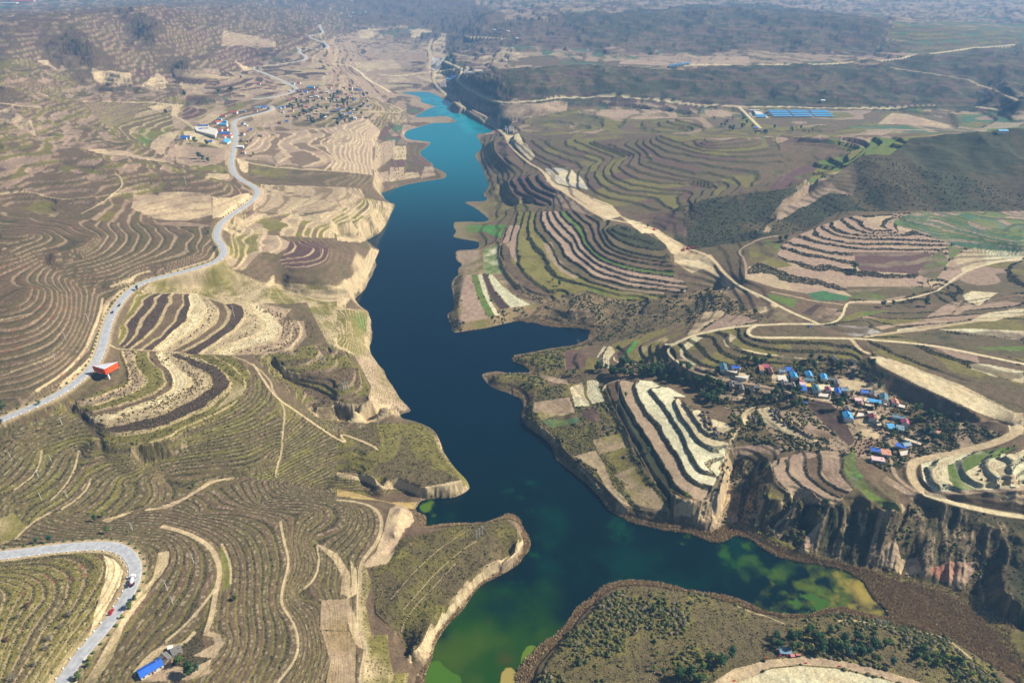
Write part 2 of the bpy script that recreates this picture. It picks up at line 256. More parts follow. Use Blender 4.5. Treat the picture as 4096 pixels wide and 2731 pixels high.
 # ---- domed field hill between the two arms (steps of 3)
 (8, "E 860,345 830,450 810,560 820,640"), (9, "E 830,650 1000,625 1090,590"), (8,"E 980,180 980,320"), (10, "E 1080,140 1070,200 1100,310 1160,400 1260,465 1400,510 1440,500"),
 (9, "E 1020,340 1100,450 1240,540"), (15, "E 1100,120 1095,200 1130,300 1180,380 1280,440 1450,490"), (18, "E 1220,50 1220,220 1240,290 1320,370 1400,430 1480,470"),
 (21, "E 1380,120 1400,200 1450,270 1530,340 1590,360"), (24, "E 1455,130 1490,230 1570,300 1650,335"), (27, "E 1530,180 1600,250 1690,300"), (30, "E 1570,110 1620,200 1740,290"),
 (33, "E 1600,80 1650,180 1790,280 2000,345 2352,395"), (36, "E 1620,20 1680,160 1800,245 2000,300 2300,340"), (39, "E 1660,0 1700,140 1830,230 2000,280 2270,320"),
 (42, "E 1720,0 1760,130 1860,200 2050,245 2230,270"), (48, "E 1790,20 1840,120 1960,180 2220,225"), (54, "E 1840,20 1960,70 2180,130"), (57, "E 1900,5 1980,30"),
 (24, "E 1700,370 1950,440 2200,460"), (18, "E 1635,425 1800,485 1950,505 2030,500"), (29, "E 1780,330 2000,390 2352,430"), (20,"E 1560,450 1640,430"), (14,"E 1500,480 1600,500"),
 ([3, 6, 12, 16], "E 1750,700 1880,645 2100,600 2352,590"), ([16, 22, 30], "F 0,600 150,490 300,440"), (24, "E 2060,530 2200,500 2280,490 2352,480"), (12, "E 1800,560 1900,620 2040,590 2060,560"), (17,"E 1550,570 1700,575 1790,545"),
 (50, "B 2000,1430 2352,1450 C 100,1420"), (38, "B 2000,1520 2200,1567 E 2100,0"), (46,"F 100,60 500,80 640,20"), (52, "F 110,0 C 100,1450"),
 ([45, 46, 46, 48, 52, 56, 58, 59], "F 0,110 100,170 230,210 340,330 480,430 700,540 920,640 970,662"), (40,"F 250,430 400,560"),
 # ---- right: amphitheatre of fields
 (56, "F 490,370 620,400 750,435 900,458 1050,470 1200,480"), (58, "F 1140,420 1500,415 1720,410"), (57,"F 500,170 470,260 480,360"),
 (60, "F 690,210 800,240 1000,275 1190,300"), (60, "F 1250,310 1500,330 1640,325"), (62, "F 720,150 950,200 1200,250 1500,260 1720,210"),
 (64, "F 800,120 1000,180 1200,190 1500,180 1750,180"), (66, "F 880,60 950,110 1200,150 1500,165 1800,165"), (68, "F 930,60 1050,90 1200,125 1500,120 1850,130"),
 (70, "F 1000,20 1150,80 1500,90 1840,110"), (72, "F 1050,10 1100,50 1250,70 1540,60"), (75, "F 1300,45 1500,45"), (77, "C 1290,1510 1350,1540 1490,1545"), (79, "C 1500,1440 1600,1440"),
 (72, "C 1510,1480 1600,1540 F 1650,40 1800,90"), (76, "C 1700,1440 1900,1530 F 2100,80 2352,130"), (79, "C 1860,1440 2100,1520 F 2352,80"),
 (58, "F 1850,390 1980,320 2150,255 2352,225"), (60, "F 1650,380 1800,430"), (62,"F 1900,210 2352,200"), (54,"F 1150,530 1400,560 1900,560 2352,500"), (58, "F 1900,520 2352,430"),
 ([56, 54, 52], "F 1200,505 1450,520 1800,430"), (55, "F 620,470 900,500 1150,530"), 
 # ---- road shelf, village, dam
 ([46, 52, 56, 59, 60, 61, 62], "F -20,790 120,740 300,700 500,670 800,665 970,662 1300,660"), (60, "F 500,720 560,755 800,760 1200,765"),
 ([62, 63, 64, 65], "F 1350,770 1700,800 2100,880 2352,935"), (60, "F 1350,735 1700,700 2000,650 2352,640"), (59,"F 2352,780 2000,740 1700,740"),
 (54, "F 400,720 350,780 450,850 650,890 950,910 1200,900"), (50, "F 250,760 230,830 300,900"), (46, "F 60,840 100,920 200,970"), (44, "F 0,905 200,990 450,1050 700,1100"),
 (50, "F 500,930 900,960 1050,930"), (48, "F 300,1000 600,1030 900,1050"), (46, "F 850,1160 1050,1190"), (46, "F 1200,1250 1450,1260"), (46,"F 1000,1000 1300,1050"),
 (60, "F 1310,885 1400,955 1700,1105 2100,1285 2270,1335"), (60, "F 1400,885 1600,950 1900,1060 2200,1200 2300,1265"), (46, "F 1410,1110 1700,1235 2060,1360 2230,1400"),
 (62,"F 1700,920 2000,1000 2352,1120"), (45, "F 1600,1400 1800,1440"), (42, "F 1550,1567 1480,1400"), (60,"F 2352,1290 2300,1400"), ([58, 52, 46, 42, 40, 38, 36, 34], "F 2310,1380 2180,1460 2000,1510 1700,1567 I 1590,110 1600,220 1700,300 2050,400 2352,460"),
 (40, "I 1450,0 1465,110 1500,190 1640,290"), (46, "I 1700,100 1730,200 1800,260"), (48,"I 1850,60 1850,180 1960,270"), (52, "I 2050,40 1980,120 2050,230 2230,250"), (56, "I 2250,20 2140,120 2200,220 2352,230"), (60, "I 2352,40 2260,100 2300,180"),
 (62,"F 2352,1500 2200,1540"), (45, "I 2000,285 2352,260"),
 # ---- creek grove, triangle field
 ([8, 16, 24, 28, 30], "E 1500,1000 1700,1000 2000,990 2352,1040 F 200,1230"), (32, "F 380,1230 500,1210"),
 (8, "E 1210,890 1400,870 1520,850"), (10, "E 1540,840 1560,960"), (18, "E 1850,840 1860,940 2060,940"), (22,"E 1900,800 2100,760 2352,660"),(14,"E 1650,840 1720,950"),
 (9, "E 1060,1010 1200,1020 1300,1060 1350,1100"), (2, "E 1020,1060 1100,1105 1210,1145 1265,1200 1260,1300 1300,1360 1400,1410 1460,1500"),
 (9, "E 1330,1110 1320,1200 1300,1300 1380,1360 1450,1400 1520,1500 H 1540,0 1600,70 1720,160 1850,290 1920,370 1960,385"),
 (3, "E 1480,1480 H 1510,50 1620,150 1730,250 1800,340 1860,400 1980,440"), (10, "E 1600,1200 1800,1200 1950,1500"), (10, "H 1800,60 1900,250 2000,370 2100,400 2220,410"),
 (14, "E 1800,1060 1810,1150 1900,1300 1980,1500 H 2050,150 2200,340 2250,395"), (21, "E 1905,1050 1925,1160 2030,1330 2140,1530 I -60,150 0,245 80,305 200,345"),
 (25, "E 2005,1065 2050,1200 2200,1420 2300,1567 I 60,120 150,210 270,250"), (29, "E 2110,1095 2200,1200 2265,1310 F 60,1420 130,1560 I 160,90 200,130 300,165"),
 (33, "E 2280,1165 F 20,1200 50,1290 130,1400 230,1500 350,1530"), (37, "F 60,1175 110,1250 150,1320 220,1400 300,1430 390,1445"), 
 (40, "F 180,1270 400,1300"), (38, "F 380,1230 500,1300 450,1400"), (38, "F 550,1230 700,1370 980,1470"), (42, "F 700,1250 900,1400 1000,1470"), (43, "F 890,1200 1100,1400 1200,1490"),
 (34, "I 640,90 700,230 860,330 970,362"), (36, "I 740,60 800,210 1000,330 1080,365"), (38, "I 870,50 900,170 1000,260 1140,340"), (40, "I 970,40 980,160 1050,240 1200,300"),
 (42, "I 1140,60 1130,150 1200,240 1300,320 1450,410 1540,410"), (42,"I 1250,150 1400,280 1550,370"),
 (32, "I 620,200 640,320"), (31, "I 660,330 820,345 1000,385 1200,405 1480,430"), (34, "I 1620,330 1800,390 2000,460"), (33, "I 2050,480 2352,600"),
 ([12, 6, 3], "I 400,120 330,330 280,530"), (26, "I 300,330 350,150"), (22, "I 0,340 130,350 210,345"), (4, "I 0,460 120,500 220,530"),
 ([14, 8, 4], "I 520,180 500,330 470,440"), (29, "I 620,100 610,220 640,330"),
 (4, "I 440,470 600,570 760,640 850,680 1000,720"), ([9, 16], "I 640,500 800,400"), ([4, 10, 18], "I 850,560 860,450 880,390"), (3, "I 1100,745 1350,800 1700,890 1950,960 2100,1080 2352,1210"),
 ([22, 8], "I 900,560 860,640"), ([24, 6], "I 1200,430 1010,700"), ([4, 14, 22], "I 2050,960 2080,800 2040,600"), (20, "I 2170,700 2180,900 2352,1040"), (28, "I 2200,560 2352,750"), (24,"I 1500,560 1560,500"),([26,12],"I 1550,430 1420,720"),([28,12],"I 1800,450 1800,760"),
 (1.2, "I 1700,1000 2000,1200 2352,1500"), (1, "I 1550,1130 1900,1280 2200,1450"), (1.5,"I 1350,900 1600,950"),
 # ---- south shore
 (2, "I 0,930 300,990 560,1080 800,1130 1100,1090 1400,1150 1600,1210 1800,1240 2000,1340 2200,1480 2300,1567"),
 (8, "I 100,1050 500,1130 740,1190 1100,1200 1350,1200 1700,1260 1900,1370 2050,1500"), (13, "I 0,1400 600,1330 1200,1350 1700,1450"),
 (15.5, "I 280,1540 430,1455 650,1405 900,1390 1200,1425 1500,1500 1720,1580"), (16, "I 450,1540 700,1470 1000,1460 1300,1510 1500,1567"), (16,"I 400,1700 1500,1700"),
 (2, "H 2340,950 2100,900 1960,905 1850,920 1780,960 1700,1040 1620,1110 1560,1230 1430,1330 1330,1420 1260,1500 1240,1567"),
 (7, "H 2352,990 2150,940 1980,925 1900,950 1800,1010 1700,1100 1620,1200 1530,1290 1460,1390 1420,1440 1380,1567"), (10, "H 2352,1250 1900,1300 1600,1500"), (14,"H 1500,1750 2352,1650 I 300,1800"),
 (3,"H 1330,1450 1330,1567"),
]
# ---------------------------------------------------------------- heights: harmonic interpolation between surveyed lines
SH = pp(SHORE); shx, shy = at_z(smooth(SH, 2, True), 0.0)
CS = np.zeros((NR, NA)); CW = np.zeros((NR, NA))
def put(x, y, z, w=1.0):
    i, j = idx(x, y); i = np.rint(i).astype(int); j = np.rint(j).astype(int)
    k = (i >= 0) & (i < NR) & (j >= 0) & (j < NA)
    np.add.at(CS, (i[k], j[k]), z[k] * w); np.add.at(CW, (i[k], j[k]), w)
def relief(q, z):
    """survey heights were read too steep on the left bank: bring them to real slopes"""
    f = .62 + .30 * ss(330, 150, q[:, 1]); f = np.where(q[:, 0] < 1050, f, .9)
    return np.where(z > 20, 20 + (z - 20) * f, z)
def put_line(z, s, w=1.0):
    p = smooth(pp(s), 1) if len(pp(s)) > 2 else pp(s)
    q, t = densify(p, 0.7)
    zz = np.full(len(q), float(z)) if np.isscalar(z) else np.interp(t, np.linspace(0, 1, len(z)), z)
    zz = relief(q, zz); d = rays(q); k = (zz - CAMZ) / d[:, 2]; put(d[:, 0] * k, d[:, 1] * k, zz, w)
for z, s in HT: put_line(z, s)
for nm, (wd, kd, z, s) in ROADS.items(): put_line(z, s, 3.0)
q, _ = densify(np.vstack([SH, SH[:1]]), 0.7); _x, _y = at_z(q, 0.3); put(_x, _y, np.full(len(q), 0.3), 5.0)
LAKE = np.zeros((NR, NA), bool); _s, _m = inpoly(shx, shy); LAKE[_s] |= _m
CS[LAKE] = -2.0; CW[LAKE] = 1.0
def solve():
    z = None
    for st in (64, 32, 16, 8, 4, 2, 1):
        n, m = (NR - 1) // st + 1, (NA - 1) // st + 1
        if st > 1:
            h = st // 2
            def pool(A):
                B = np.zeros((n * st, m * st)); B[h:h + NR, h:h + NA] = A[:n * st - h, :m * st - h]
                return B.reshape(n, st, m, st).sum((1, 3))
            cs, cw = pool(CS), pool(CW)
        else: cs, cw = CS, CW
        fix = cw > 0; cv = np.where(fix, cs / np.maximum(cw, 1e-9), 0)
        lr = LR[::st]; dth = (TH[1] - TH[0]) * st
        hm = lr[1:-1] - lr[:-2]; hp = lr[2:] - lr[1:-1]
        a = (2 / (hm * (hm + hp)))[:, None]; b = (2 / (hp * (hm + hp)))[:, None]; c = 1 / dth ** 2
        den = a + b + 2 * c
        if z is None: z = np.full((n, m), 60.0)
        else:
            zi = np.zeros((n, m)); zi[::2, ::2] = z; zi[1::2, ::2] = .5 * (z[:-1] + z[1:]); zi[:, 1::2] = .5 * (zi[:, :-1:2] + zi[:, 2::2]); z = zi
        z[fix] = cv[fix]
        N = {64: 1800, 32: 1000, 16: 600, 8: 350, 4: 200, 2: 80, 1: 30}[st]
        w = 1.0
        for it in range(N):
            new = z.copy()
            new[1:-1, 1:-1] = (a * z[:-2, 1:-1] + b * z[2:, 1:-1] + c * (z[1:-1, :-2] + z[1:-1, 2:])) / den
            new[0] = new[1]; new[-1] = new[-2]; new[:, 0] = new[:, 1]; new[:, -1] = new[:, -2]
            new[fix] = cv[fix]; z = new
    return z
def boxblur(A, r, n=3):
    for _ in range(n):
        for ax in (0, 1):
            c = np.cumsum(np.pad(A, [(r + 1, r) if a == ax else (0, 0) for a in (0, 1)], 'edge'), axis=ax)
            A = (np.take(c, np.arange(2 * r + 1, c.shape[ax]), ax) - np.take(c, np.arange(0, c.shape[ax] - 2 * r - 1), ax)) / (2 * r + 1)
    return A
def blur(A, n=1):
    for _ in range(n):
        B = A.copy(); B[1:-1] = .25 * A[:-2] + .5 * A[1:-1] + .25 * A[2:]; A = B.copy(); A[:, 1:-1] = .25 * B[:, :-2] + .5 * B[:, 1:-1] + .25 * B[:, 2:]
    return A
Z0 = solve(); DIST_ = np.hypot(GX, GY)
_b = blur(Z0, 6); Z0 = np.where(Z0 > 1.0, _b, Z0); Z0 = blur(Z0, 1)
Z0 = np.where(LAKE, np.minimum(Z0, -0.25), np.maximum(Z0, 0.25))
_k = ss(1250, 1600, DIST_) * ss(8, 25, Z0); _kl = _k * (GX < -250); Z0 = Z0 * (1 - _kl) + boxblur(Z0, 8, 2) * _kl; _kr = _k * (GX >= -250) * ss(1400, 1800, DIST_); Z0 = Z0 * (1 - _kr) + boxblur(Z0, 4, 2) * _kr
def to_ground(p, A=None, zmax=250.0):
    """follow the sight lines of sheet points down to the terrain"""
    A = Z0 if A is None else A
    d = rays(p); n = len(p)
    t0 = (zmax - CAMZ) / np.minimum(d[:, 2], -1e-3); t = t0.copy(); prev = t.copy(); done = np.zeros(n, bool)
    for k in range(420):
        x = d[:, 0] * t; y = d[:, 1] * t; zr = CAMZ + d[:, 2] * t
        below = zr <= sample(A, x, y); done |= below
        if done.all(): break
        stp = ~done; prev[stp] = t[stp]; t[stp] = t[stp] * 1.0045
    lo, hi = prev, t
    for _ in range(14):
        m = .5 * (lo + hi); x = d[:, 0] * m; y = d[:, 1] * m
        b = (CAMZ + d[:, 2] * m) <= sample(A, x, y); hi = np.where(b, m, hi); lo = np.where(b, lo, m)
    x = d[:, 0] * hi; y = d[:, 1] * hi
    return x, y, sample(A, x, y)
# ---------------------------------------------------------------- land cover
PAL = dict(cream=(.54, .445, .265), straw=(.40, .31, .18), tan=(.33, .24, .155), pink=(.31, .215, .15), brown=(.135, .092, .055), dark=(.066, .043, .034),
    olive=(.160, .138, .038), green=(.105, .145, .03), lush=(.07, .20, .04), scrub=(.112, .086, .044), bush=(.050, .050, .025), loess=(.48, .365, .21),
    red=(.30, .13, .08), reed=(.25, .175, .09), grey=(.36, .33, .30), plum=(.115, .066, .055), pale=(.52, .48, .31), teal=(.06, .125, .065), mud=(.36, .26, .10))
# (name, step, amount, riser share, phase, base colours mixed by noise, riser colour (sun painted in on left fields, shade on right bank), terrace palette, {level: colour}, sheet polygon)
RG = [
 ('far', 13, .7, .3, 0, 'plum scrub', 'bush', 'plum pink brown scrub teal tan', {}, "-700,-80 3050,-80 3050,330 -700,330"),
 ('farslope', 8, .6, .3, 0, 'plum scrub', 'bush', 'plum scrub brown', {}, "A 1900,70 2200,40 B 300,-20 900,0 1200,140 2352,140 2352,290 1200,320 700,330 640,190 300,180 A 2250,160"),
 ('fields', 6, .6, .25, 0, 'scrub', 'bush', 'teal brown pink olive teal scrub', {}, "C 1380,330 1480,150 2500,150 2500,300 1700,370"),
 ('farhill', 9, .55, .3, 0, 'plum scrub', 'bush', 'plum scrub brown bush', {}, "C 0,50 400,20 1100,90 1450,150 1350,330 700,370 0,350 B 1700,320 1500,100"),
 ('plateau', 4, .5, .2, 0, 'brown scrub', 'bush', 'pink tan brown tan scrub teal', {}, "B 1150,370 2352,370 C 400,340 1250,380 1200,425 400,440 0,480 B 1150,470"),
 ('mountain', 8, .65, .2, 0, 'brown scrub', 'tan', 'brown plum scrub brown', {}, "A -400,80 300,80 1050,-20 1500,-60 2352,-60 2352,200 2200,320 1900,330 1600,470 1150,490 1000,590 250,560 -400,430"),
 ('hill', 4.2, 0.6, .22, 0, 'brown scrub', 'pink', 'scrub pink brown olive brown', {}, "A -500,430 250,430 600,600 1250,640 1200,800 1180,1050 1560,1160 1740,1250 1740,1500 1450,1567 0,1567 -500,1567"),
 ('fieldsA', 4, .7, .22, 0, 'brown', 'tan', 'tan brown pink dark tan straw pink', {}, "A 1150,470 1700,470 2150,270 B 100,215 330,230 600,350 640,560 400,640 300,700 A 2352,640 1900,650 1250,640"),
 ('fieldsA2', 4, .75, .25, 0, 'pink', 'brown', 'tan pink straw', {}, "A 1500,200 1850,260 1850,300 1480,320"),
 ('hill2', 2.8, .6, .25, 0, 'olive brown', 'straw', 'olive scrub tan brown', {}, "A 560,690 1230,680 1180,830 1000,1010 700,860"),
 ('fan', 1.5, .7, .45, 0, 'scrub', 'pink', 'olive brown', {}, "A 580,690 970,700 900,790 740,860 680,840 610,760"),
 ('shrubUp', 2.3, 0.6, .2, 0, 'brown scrub', 'tan', 'brown scrub scrub brown', {}, "A -700,1400 500,1480 900,1500 1440,1530 D 1450,60 1480,160 1300,260 900,380 780,480 700,600 640,780 560,980 380,1100 100,1240 -700,1500 -700,0"),
 ('village', 3, .5, .3, 0, 'brown olive', 'tan', 'tan brown olive tan scrub', {}, "A 1150,700 1700,660 2352,640 B 200,640 440,740 470,800 300,870 270,900 A 2352,860 1750,870 1600,1000 1560,1160 1180,1100"),
 ('mound1', 2.2, .8, .25, 0, 'tan', 'loess', 'tan brown tan pink brown', {}, "A 1590,1075 1740,880 2352,850 B 60,860 270,900 240,1000 0,1020 A 2352,1160 1800,1125"),
 ('mound2', 2.3, .8, .25, 0, 'tan', 'loess', 'tan pink straw tan', {}, "B -20,860 190,780 290,880 240,1000 240,1180 60,1230 -40,1150"),
 ('slopeA', 4, .3, .3, 0, 'brown scrub', 'tan', '', {}, "A 1670,1080 1800,1125 2352,1160 B 240,1180 260,1230 0,1250 A 2000,1240 1700,1200"),
 ('fieldsL', 1.5, .8, .28, 0, 'straw', 'brown', 'tan brown straw brown tan', {}, "A 1750,1240 2352,1260 B 160,1270 190,1330 60,1400 A 2000,1440 1700,1420"),
 ('slopeL', 3, .4, .3, 0, 'tan olive', 'loess', 'tan scrub brown straw olive', {}, "A 1500,1500 1740,1430 2100,1440 B 60,1400 200,1330 390,1370 300,1567 E 330,0 190,110 0,90 D 1650,60 1480,0"),
 ('basin', 4, .3, .3, 0, 'olive straw', 'straw', '', {}, "D 960,440 1060,360 1450,260 1560,300 1750,380 1850,390 2352,410 E 60,520 60,560 200,570 235,700 215,800 330,1000 D 2352,860 2230,850 2060,520 1720,530 1500,530"),
 ('lobeN', 3, .7, .25, 0, 'olive tan', 'loess', 'olive tan brown olive', {}, "D 1540,60 1740,60 1760,170 1640,300 1520,290 1540,180"),
 ('lobeC', 1.86, .8, .25, 7.6, 'tan', 'loess', 'tan', {27: 'tan', 26: 'tan', 25: 'tan'}, "D 1740,65 1870,70 1950,120 1940,150 1860,195 1790,180 1730,180"),
 ('moundD', 1.9, .8, .2, 0, 'dark', 'loess', 'plum', {}, "D 1950,110 2160,105 2215,150 2200,240 2110,285 1950,300 1870,240 1910,190"),
 ('lobe', 1.86, .85, .22, 7.6, 'olive', 'loess', 'tan', {32: 'olive', 31: 'olive', 30: 'dark', 29: 'dark', 28: 'brown', 27: 'dark', 26: 'cream', 25: 'straw', 24: 'brown', 23: 'dark', 22: 'straw', 21: 'cream', 20: 'tan', 19: 'tan', 18: 'tan', 17: 'olive', 16: 'olive'},
  "D 800,690 930,450 1330,460 1500,530 1720,525 1960,560 1900,640 2040,640 2060,740 1960,850 1850,865 1500,870 1150,850 860,830 790,800"),
 ('spur', 1.86, .85, .2, 8.22, 'olive', 'loess', 'olive', {29: 'olive', 28: 'tan', 27: 'olive', 26: 'brown', 25: 'cream', 24: 'straw', 23: 'dark', 22: 'olive', 21: 'olive', 20: 'scrub'},
  "D 790,840 1150,855 1440,870 1560,880 1680,980 1670,1130 1560,1230 1300,1370 1100,1480 700,1480 600,1420 560,1260 440,1210 640,1120 860,1040 850,960"),
 ('noseD', 3, .75, .18, 1, 'scrub olive', 'tan', 'scrub brown olive', {}, "D 1700,880 2100,800 2250,820 2352,860 E 100,860 220,1080 210,1170 0,1210 D 2100,1250 1900,1080"),
 ('slopeS', 2, .4, .3, 0, 'tan olive', 'straw', '', {}, "E 0,570 200,570 235,700 215,800 330,1000 497,1240 420,1250 260,1330 0,1330 0,1230 210,1180 230,1080 110,860 0,800"),
 ('shrubMid', 1.25, 0.6, 0.3, 0, 'scrub olive', 'olive', 'scrub brown scrub olive', {}, "D 560,1260 700,1480 1100,1480 1560,1230 1720,1000 1850,1160 2100,1260 E 0,1320 300,1320 600,1340 700,1500 H 880,240 0,330 G 2200,270 1650,180 1300,280 700,470 340,430 0,640 0,300 D 0,1400 0,1330 300,1200"),
 ('shrubLow', 1.0, 0.6, 0.3, 0, 'scrub brown', 'olive', 'scrub brown scrub brown', {}, "G -100,640 340,440 700,480 1300,300 1700,190 2200,250 2352,330 H 300,400 300,520 150,760 150,1200 200,1400 160,1700 G -700,1800 -700,640"),
 ('hair', 1.5, .5, .25, 0, 'scrub olive', 'tan', 'scrub olive olive', {}, "G -700,700 0,740 450,690 650,690 715,760 700,900 640,1100 560,1250 380,1567 300,1700 -700,1700"),
 ('north_pen', 2.5, .4, .2, 0, 'olive scrub', 'olive', 'olive scrub', {}, "E 260,1330 560,1330 650,1375 715,1520 H 895,250 780,325 600,320 280,240 0,150 0,20 E 0,1400"),
 ('pen', 3, .15, .3, 0, 'olive scrub', 'olive', '', {}, "H 600,560 760,520 1110,450 1190,450 1250,560 1230,700 1000,830 830,1000 640,1240 480,1400 420,1250 260,1100 230,800 400,600"),
 ('ravine', 3, .2, .3, 0, 'loess tan', 'loess', '', {}, "H 350,400 430,350 500,420 520,480 440,560 380,700 340,760 200,790 170,780 260,680 310,560"),
 ('ravine2', 3, .2, .3, 0, 'loess olive', 'loess', '', {}, "H 150,760 190,780 240,900 190,1040 230,1240 340,1240 350,1400 380,1500 480,1500 460,1700 160,1700 200,1350 150,1150"),
 # ---- right bank: dark risers stand for brush and painted-in shade
 ('bankR', 5, .35, .3, 0, 'olive brown', 'bush', '', {}, "B 930,900 1130,900 1300,1140 1200,1200 1420,1400 1200,1430 1100,1567 E 1100,100 960,160 780,170 760,0 B 785,1500 1000,1350 1010,1240 920,1050 970,980"),
 ('valleyR', 5, .6, .25, 0, 'olive brown', 'bush', 'brown olive scrub pink olive', {}, "B 1150,870 1280,800 1500,735 1900,720 2352,770 C 440,740 2400,760 2400,900 1600,930 700,920 B 2100,950 1200,900"),
 ('farm', 8, .5, .2, 0, 'brown teal', 'bush', 'pink brown tan teal olive', {}, "C 100,720 440,720 2400,760 2400,890 1800,900 1300,880 1000,830 560,860 300,870"),
 ('escarp', 6, .5, .3, 0, 'bush scrub', 'bush', 'scrub bush plum', {}, "B 760,580 820,480 1160,480 1550,450 2352,460 C 1200,425 2352,290 2400,760 440,720 B 2352,690 1090,690 1080,800"),
 ('cliffN', 5, .2, .3, 0, 'brown tan', 'tan', '', {}, "B 1090,700 1550,690 1540,745 1250,800 1080,810"),
 ('terrR', 2.9, .95, .27, 0, 'scrub', 'bush', 'brown scrub olive plum scrub', {}, "B 1230,920 1600,900 2352,900 C 200,950 680,930 760,1140 650,1200 300,1340 0,1400 B 2000,1440 1720,1340 1400,1120 1330,1040"),
 ('mound3', 5, .9, .3, 0, 'plum', 'bush', 'plum brown plum', {}, "B 1140,1200 1370,1160 1480,1280 1440,1380 1300,1380 1170,1290"),
 ('mound3b', 6, .9, .35, 0, 'brown', 'bush', 'brown plum', {}, "B 1060,960 1180,950 1270,1080 1250,1130 1150,1100 1060,1010"),
 ('ridgeR', 3.4, 0.4, 0.35, 0, 'bush bush', 'bush', '', {}, "C 650,1290 1000,1180 1250,1040 1600,925 2000,905 2500,870 2500,1420 1900,1420 1100,1410 860,1567 F 600,90 100,170 0,90 C 0,1400 300,1330"),
 ('spurR', 7, .9, .15, 0, 'olive green', 'bush', 'olive green', {}, "C 1030,920 1590,925 1450,1050 1250,1050 1060,1190 930,1230 650,1290 780,1140 1000,1070 1200,1030"),
 ('dome', 2.7, .9, .25, 2, 'olive', 'bush', 'pink', {3: 'brown', 4: 'brown', 5: 'olive', 6: 'olive', 7: 'olive', 8: 'scrub', 9: 'pink', 10: 'pink', 11: 'pink', 12: 'green', 13: 'brown', 14: 'brown', 15: 'scrub', 16: 'scrub', 17: 'bush', 18: 'bush'},
  "B 1210,1420 1600,1420 1900,1500 E 2200,110 2260,300 2352,400 2352,440 2200,490 1950,510 1640,440 1540,470 1450,500 1280,460 1090,200 1110,80"),
 ('flat', 9, .0, .3, 0, 'olive reed', 'bush', '', {}, "E 760,640 770,400 830,330 800,200 960,160 1110,90 1090,200 1280,460 1450,500 1340,560 1270,640 1190,650 880,710 780,720"),
 ('stream', 5, .3, .3, 0, 'scrub reed', 'bush', '', {}, "E 1270,640 1450,500 1640,450 1950,510 2352,470 F 200,430 420,420 640,560 700,640 500,670 120,740 0,790 E 1900,760 1690,790 1680,700"),
 ('cut', 4, .5, .4, 0, 'brown loess', 'brown', 'brown loess scrub', {}, "F 0,110 200,200 330,290 430,400 640,520 950,650 700,650 560,580 300,440 0,350"),
 ('amph', 1.8, .9, .3, 2, 'pink', 'bush', 'pink tan pink pink straw', {}, "F 480,360 500,280 690,200 730,130 870,50 980,0 C 1200,1450 1550,1430 2500,1430 F 2500,230 2100,260 1850,400 1720,420 1400,430 1200,480 1000,475 700,430"),
 ('amphN', .62, .9, .3, 0, 'teal pink', 'bush', 'teal pink green teal pink', {}, "C 1440,1490 1620,1425 2600,1425 F 2600,215 2100,200 1860,120"),
 ('eastR', 1.5, .7, .25, 0, 'brown scrub', 'bush', 'scrub brown pink scrub olive', {}, "F 980,660 1200,500 1800,430 2100,260 2500,220 2500,1120 2352,1100 1900,1040 1600,940 1340,870 1300,780 1000,680"),
 ('shelf', 2.2, .8, .35, 0, 'scrub', 'bush', 'scrub olive scrub', {}, "F 0,790 300,700 500,670 500,760 1200,770 1270,860 1250,960 900,960 550,930 250,960 0,900"),
 ('vill', 3, .4, .3, 0, 'scrub brown', 'bush', 'scrub tan', {}, "F 0,900 250,960 550,930 900,960 1280,900 1420,1110 1700,1240 2060,1360 2240,1410 1900,1520 1600,1567 I 1600,100 1450,150 1200,20 700,0 F 450,1440 350,1567 380,1240 200,1150 0,1000 E 1900,1000 2000,900"),
 ('dam', 9, 0, .3, 0, 'brown brown', 'brown', '', {}, "F 1310,890 1400,870 2300,1260 2240,1400 2060,1350 1700,1240 1420,1110"),
 ('bankS', 5, .2, .3, 0, 'brown olive', 'bush', '', {}, "E 1170,880 1420,835 1690,770 1760,820 1700,1000 1560,1080 1340,1170 1320,1240 1380,1400 1540,1567 H 1700,200 1880,400 1800,400 1500,90 E 1240,1300 1250,1180 970,1010 1170,1000 1290,990"),
 ('gardens', 5, .3, .3, 0, 'olive scrub', 'bush', '', {}, "E 1340,1110 1560,1060 1800,1080 1880,1280 1980,1500 H 2250,400 2000,400 1700,150 E 1530,1500 1310,1320"),
 ('gardN', 4, .6, .2, 0, 'brown scrub', 'bush', 'brown olive', {}, "E 1520,850 1700,800 1860,790 2352,640 2352,900 2060,930 1860,960 1540,970"),
 ('tri', 3.6, .9, .25, 2.9, 'straw', 'bush', 'cream', {2: 'bush', 3: 'bush', 4: 'bush', 5: 'tan', 6: 'pale', 7: 'pale', 8: 'cream', 9: 'cream'},
  "E 1900,1045 2120,1045 2352,1150 F 0,1150 180,1250 200,1350 370,1450 370,1567 I 350,60 300,180 200,345 70,310 -20,250 H 2240,400 E 1960,1400 1880,1240"),
 ('fieldsI', 1.8, .85, .25, 2, 'tan', 'bush', 'tan', {16: 'tan', 17: 'tan', 18: 'tan', 19: 'brown', 20: 'tan', 21: 'scrub'}, "I 640,80 900,0 1150,0 1150,60 1130,160 1200,260 1080,370 960,360 820,330 700,230"),
 ('ringsI', 4, .9, .3, 0, 'pale', 'bush', 'pale cream pale', {}, "I 1660,90 2000,0 F 2352,1540 I 2500,0 2500,250 2000,290 1760,290 1680,200"),
 ('cliffE', 3, .2, .3, 0, 'bush scrub', 'bush', '', {}, "I 380,100 620,60 640,340 850,340 1200,400 1540,420 1640,300 1900,390 2500,520 2500,1300 2150,1130 1950,970 1600,850 1250,790 850,680 600,570 430,470"),
 ('gullyW', 3, .2, .3, 0, 'scrub tan', 'brown', '', {}, "I 0,300 70,320 200,345 300,180 360,60 420,80 460,200 430,470 300,560 0,480"),
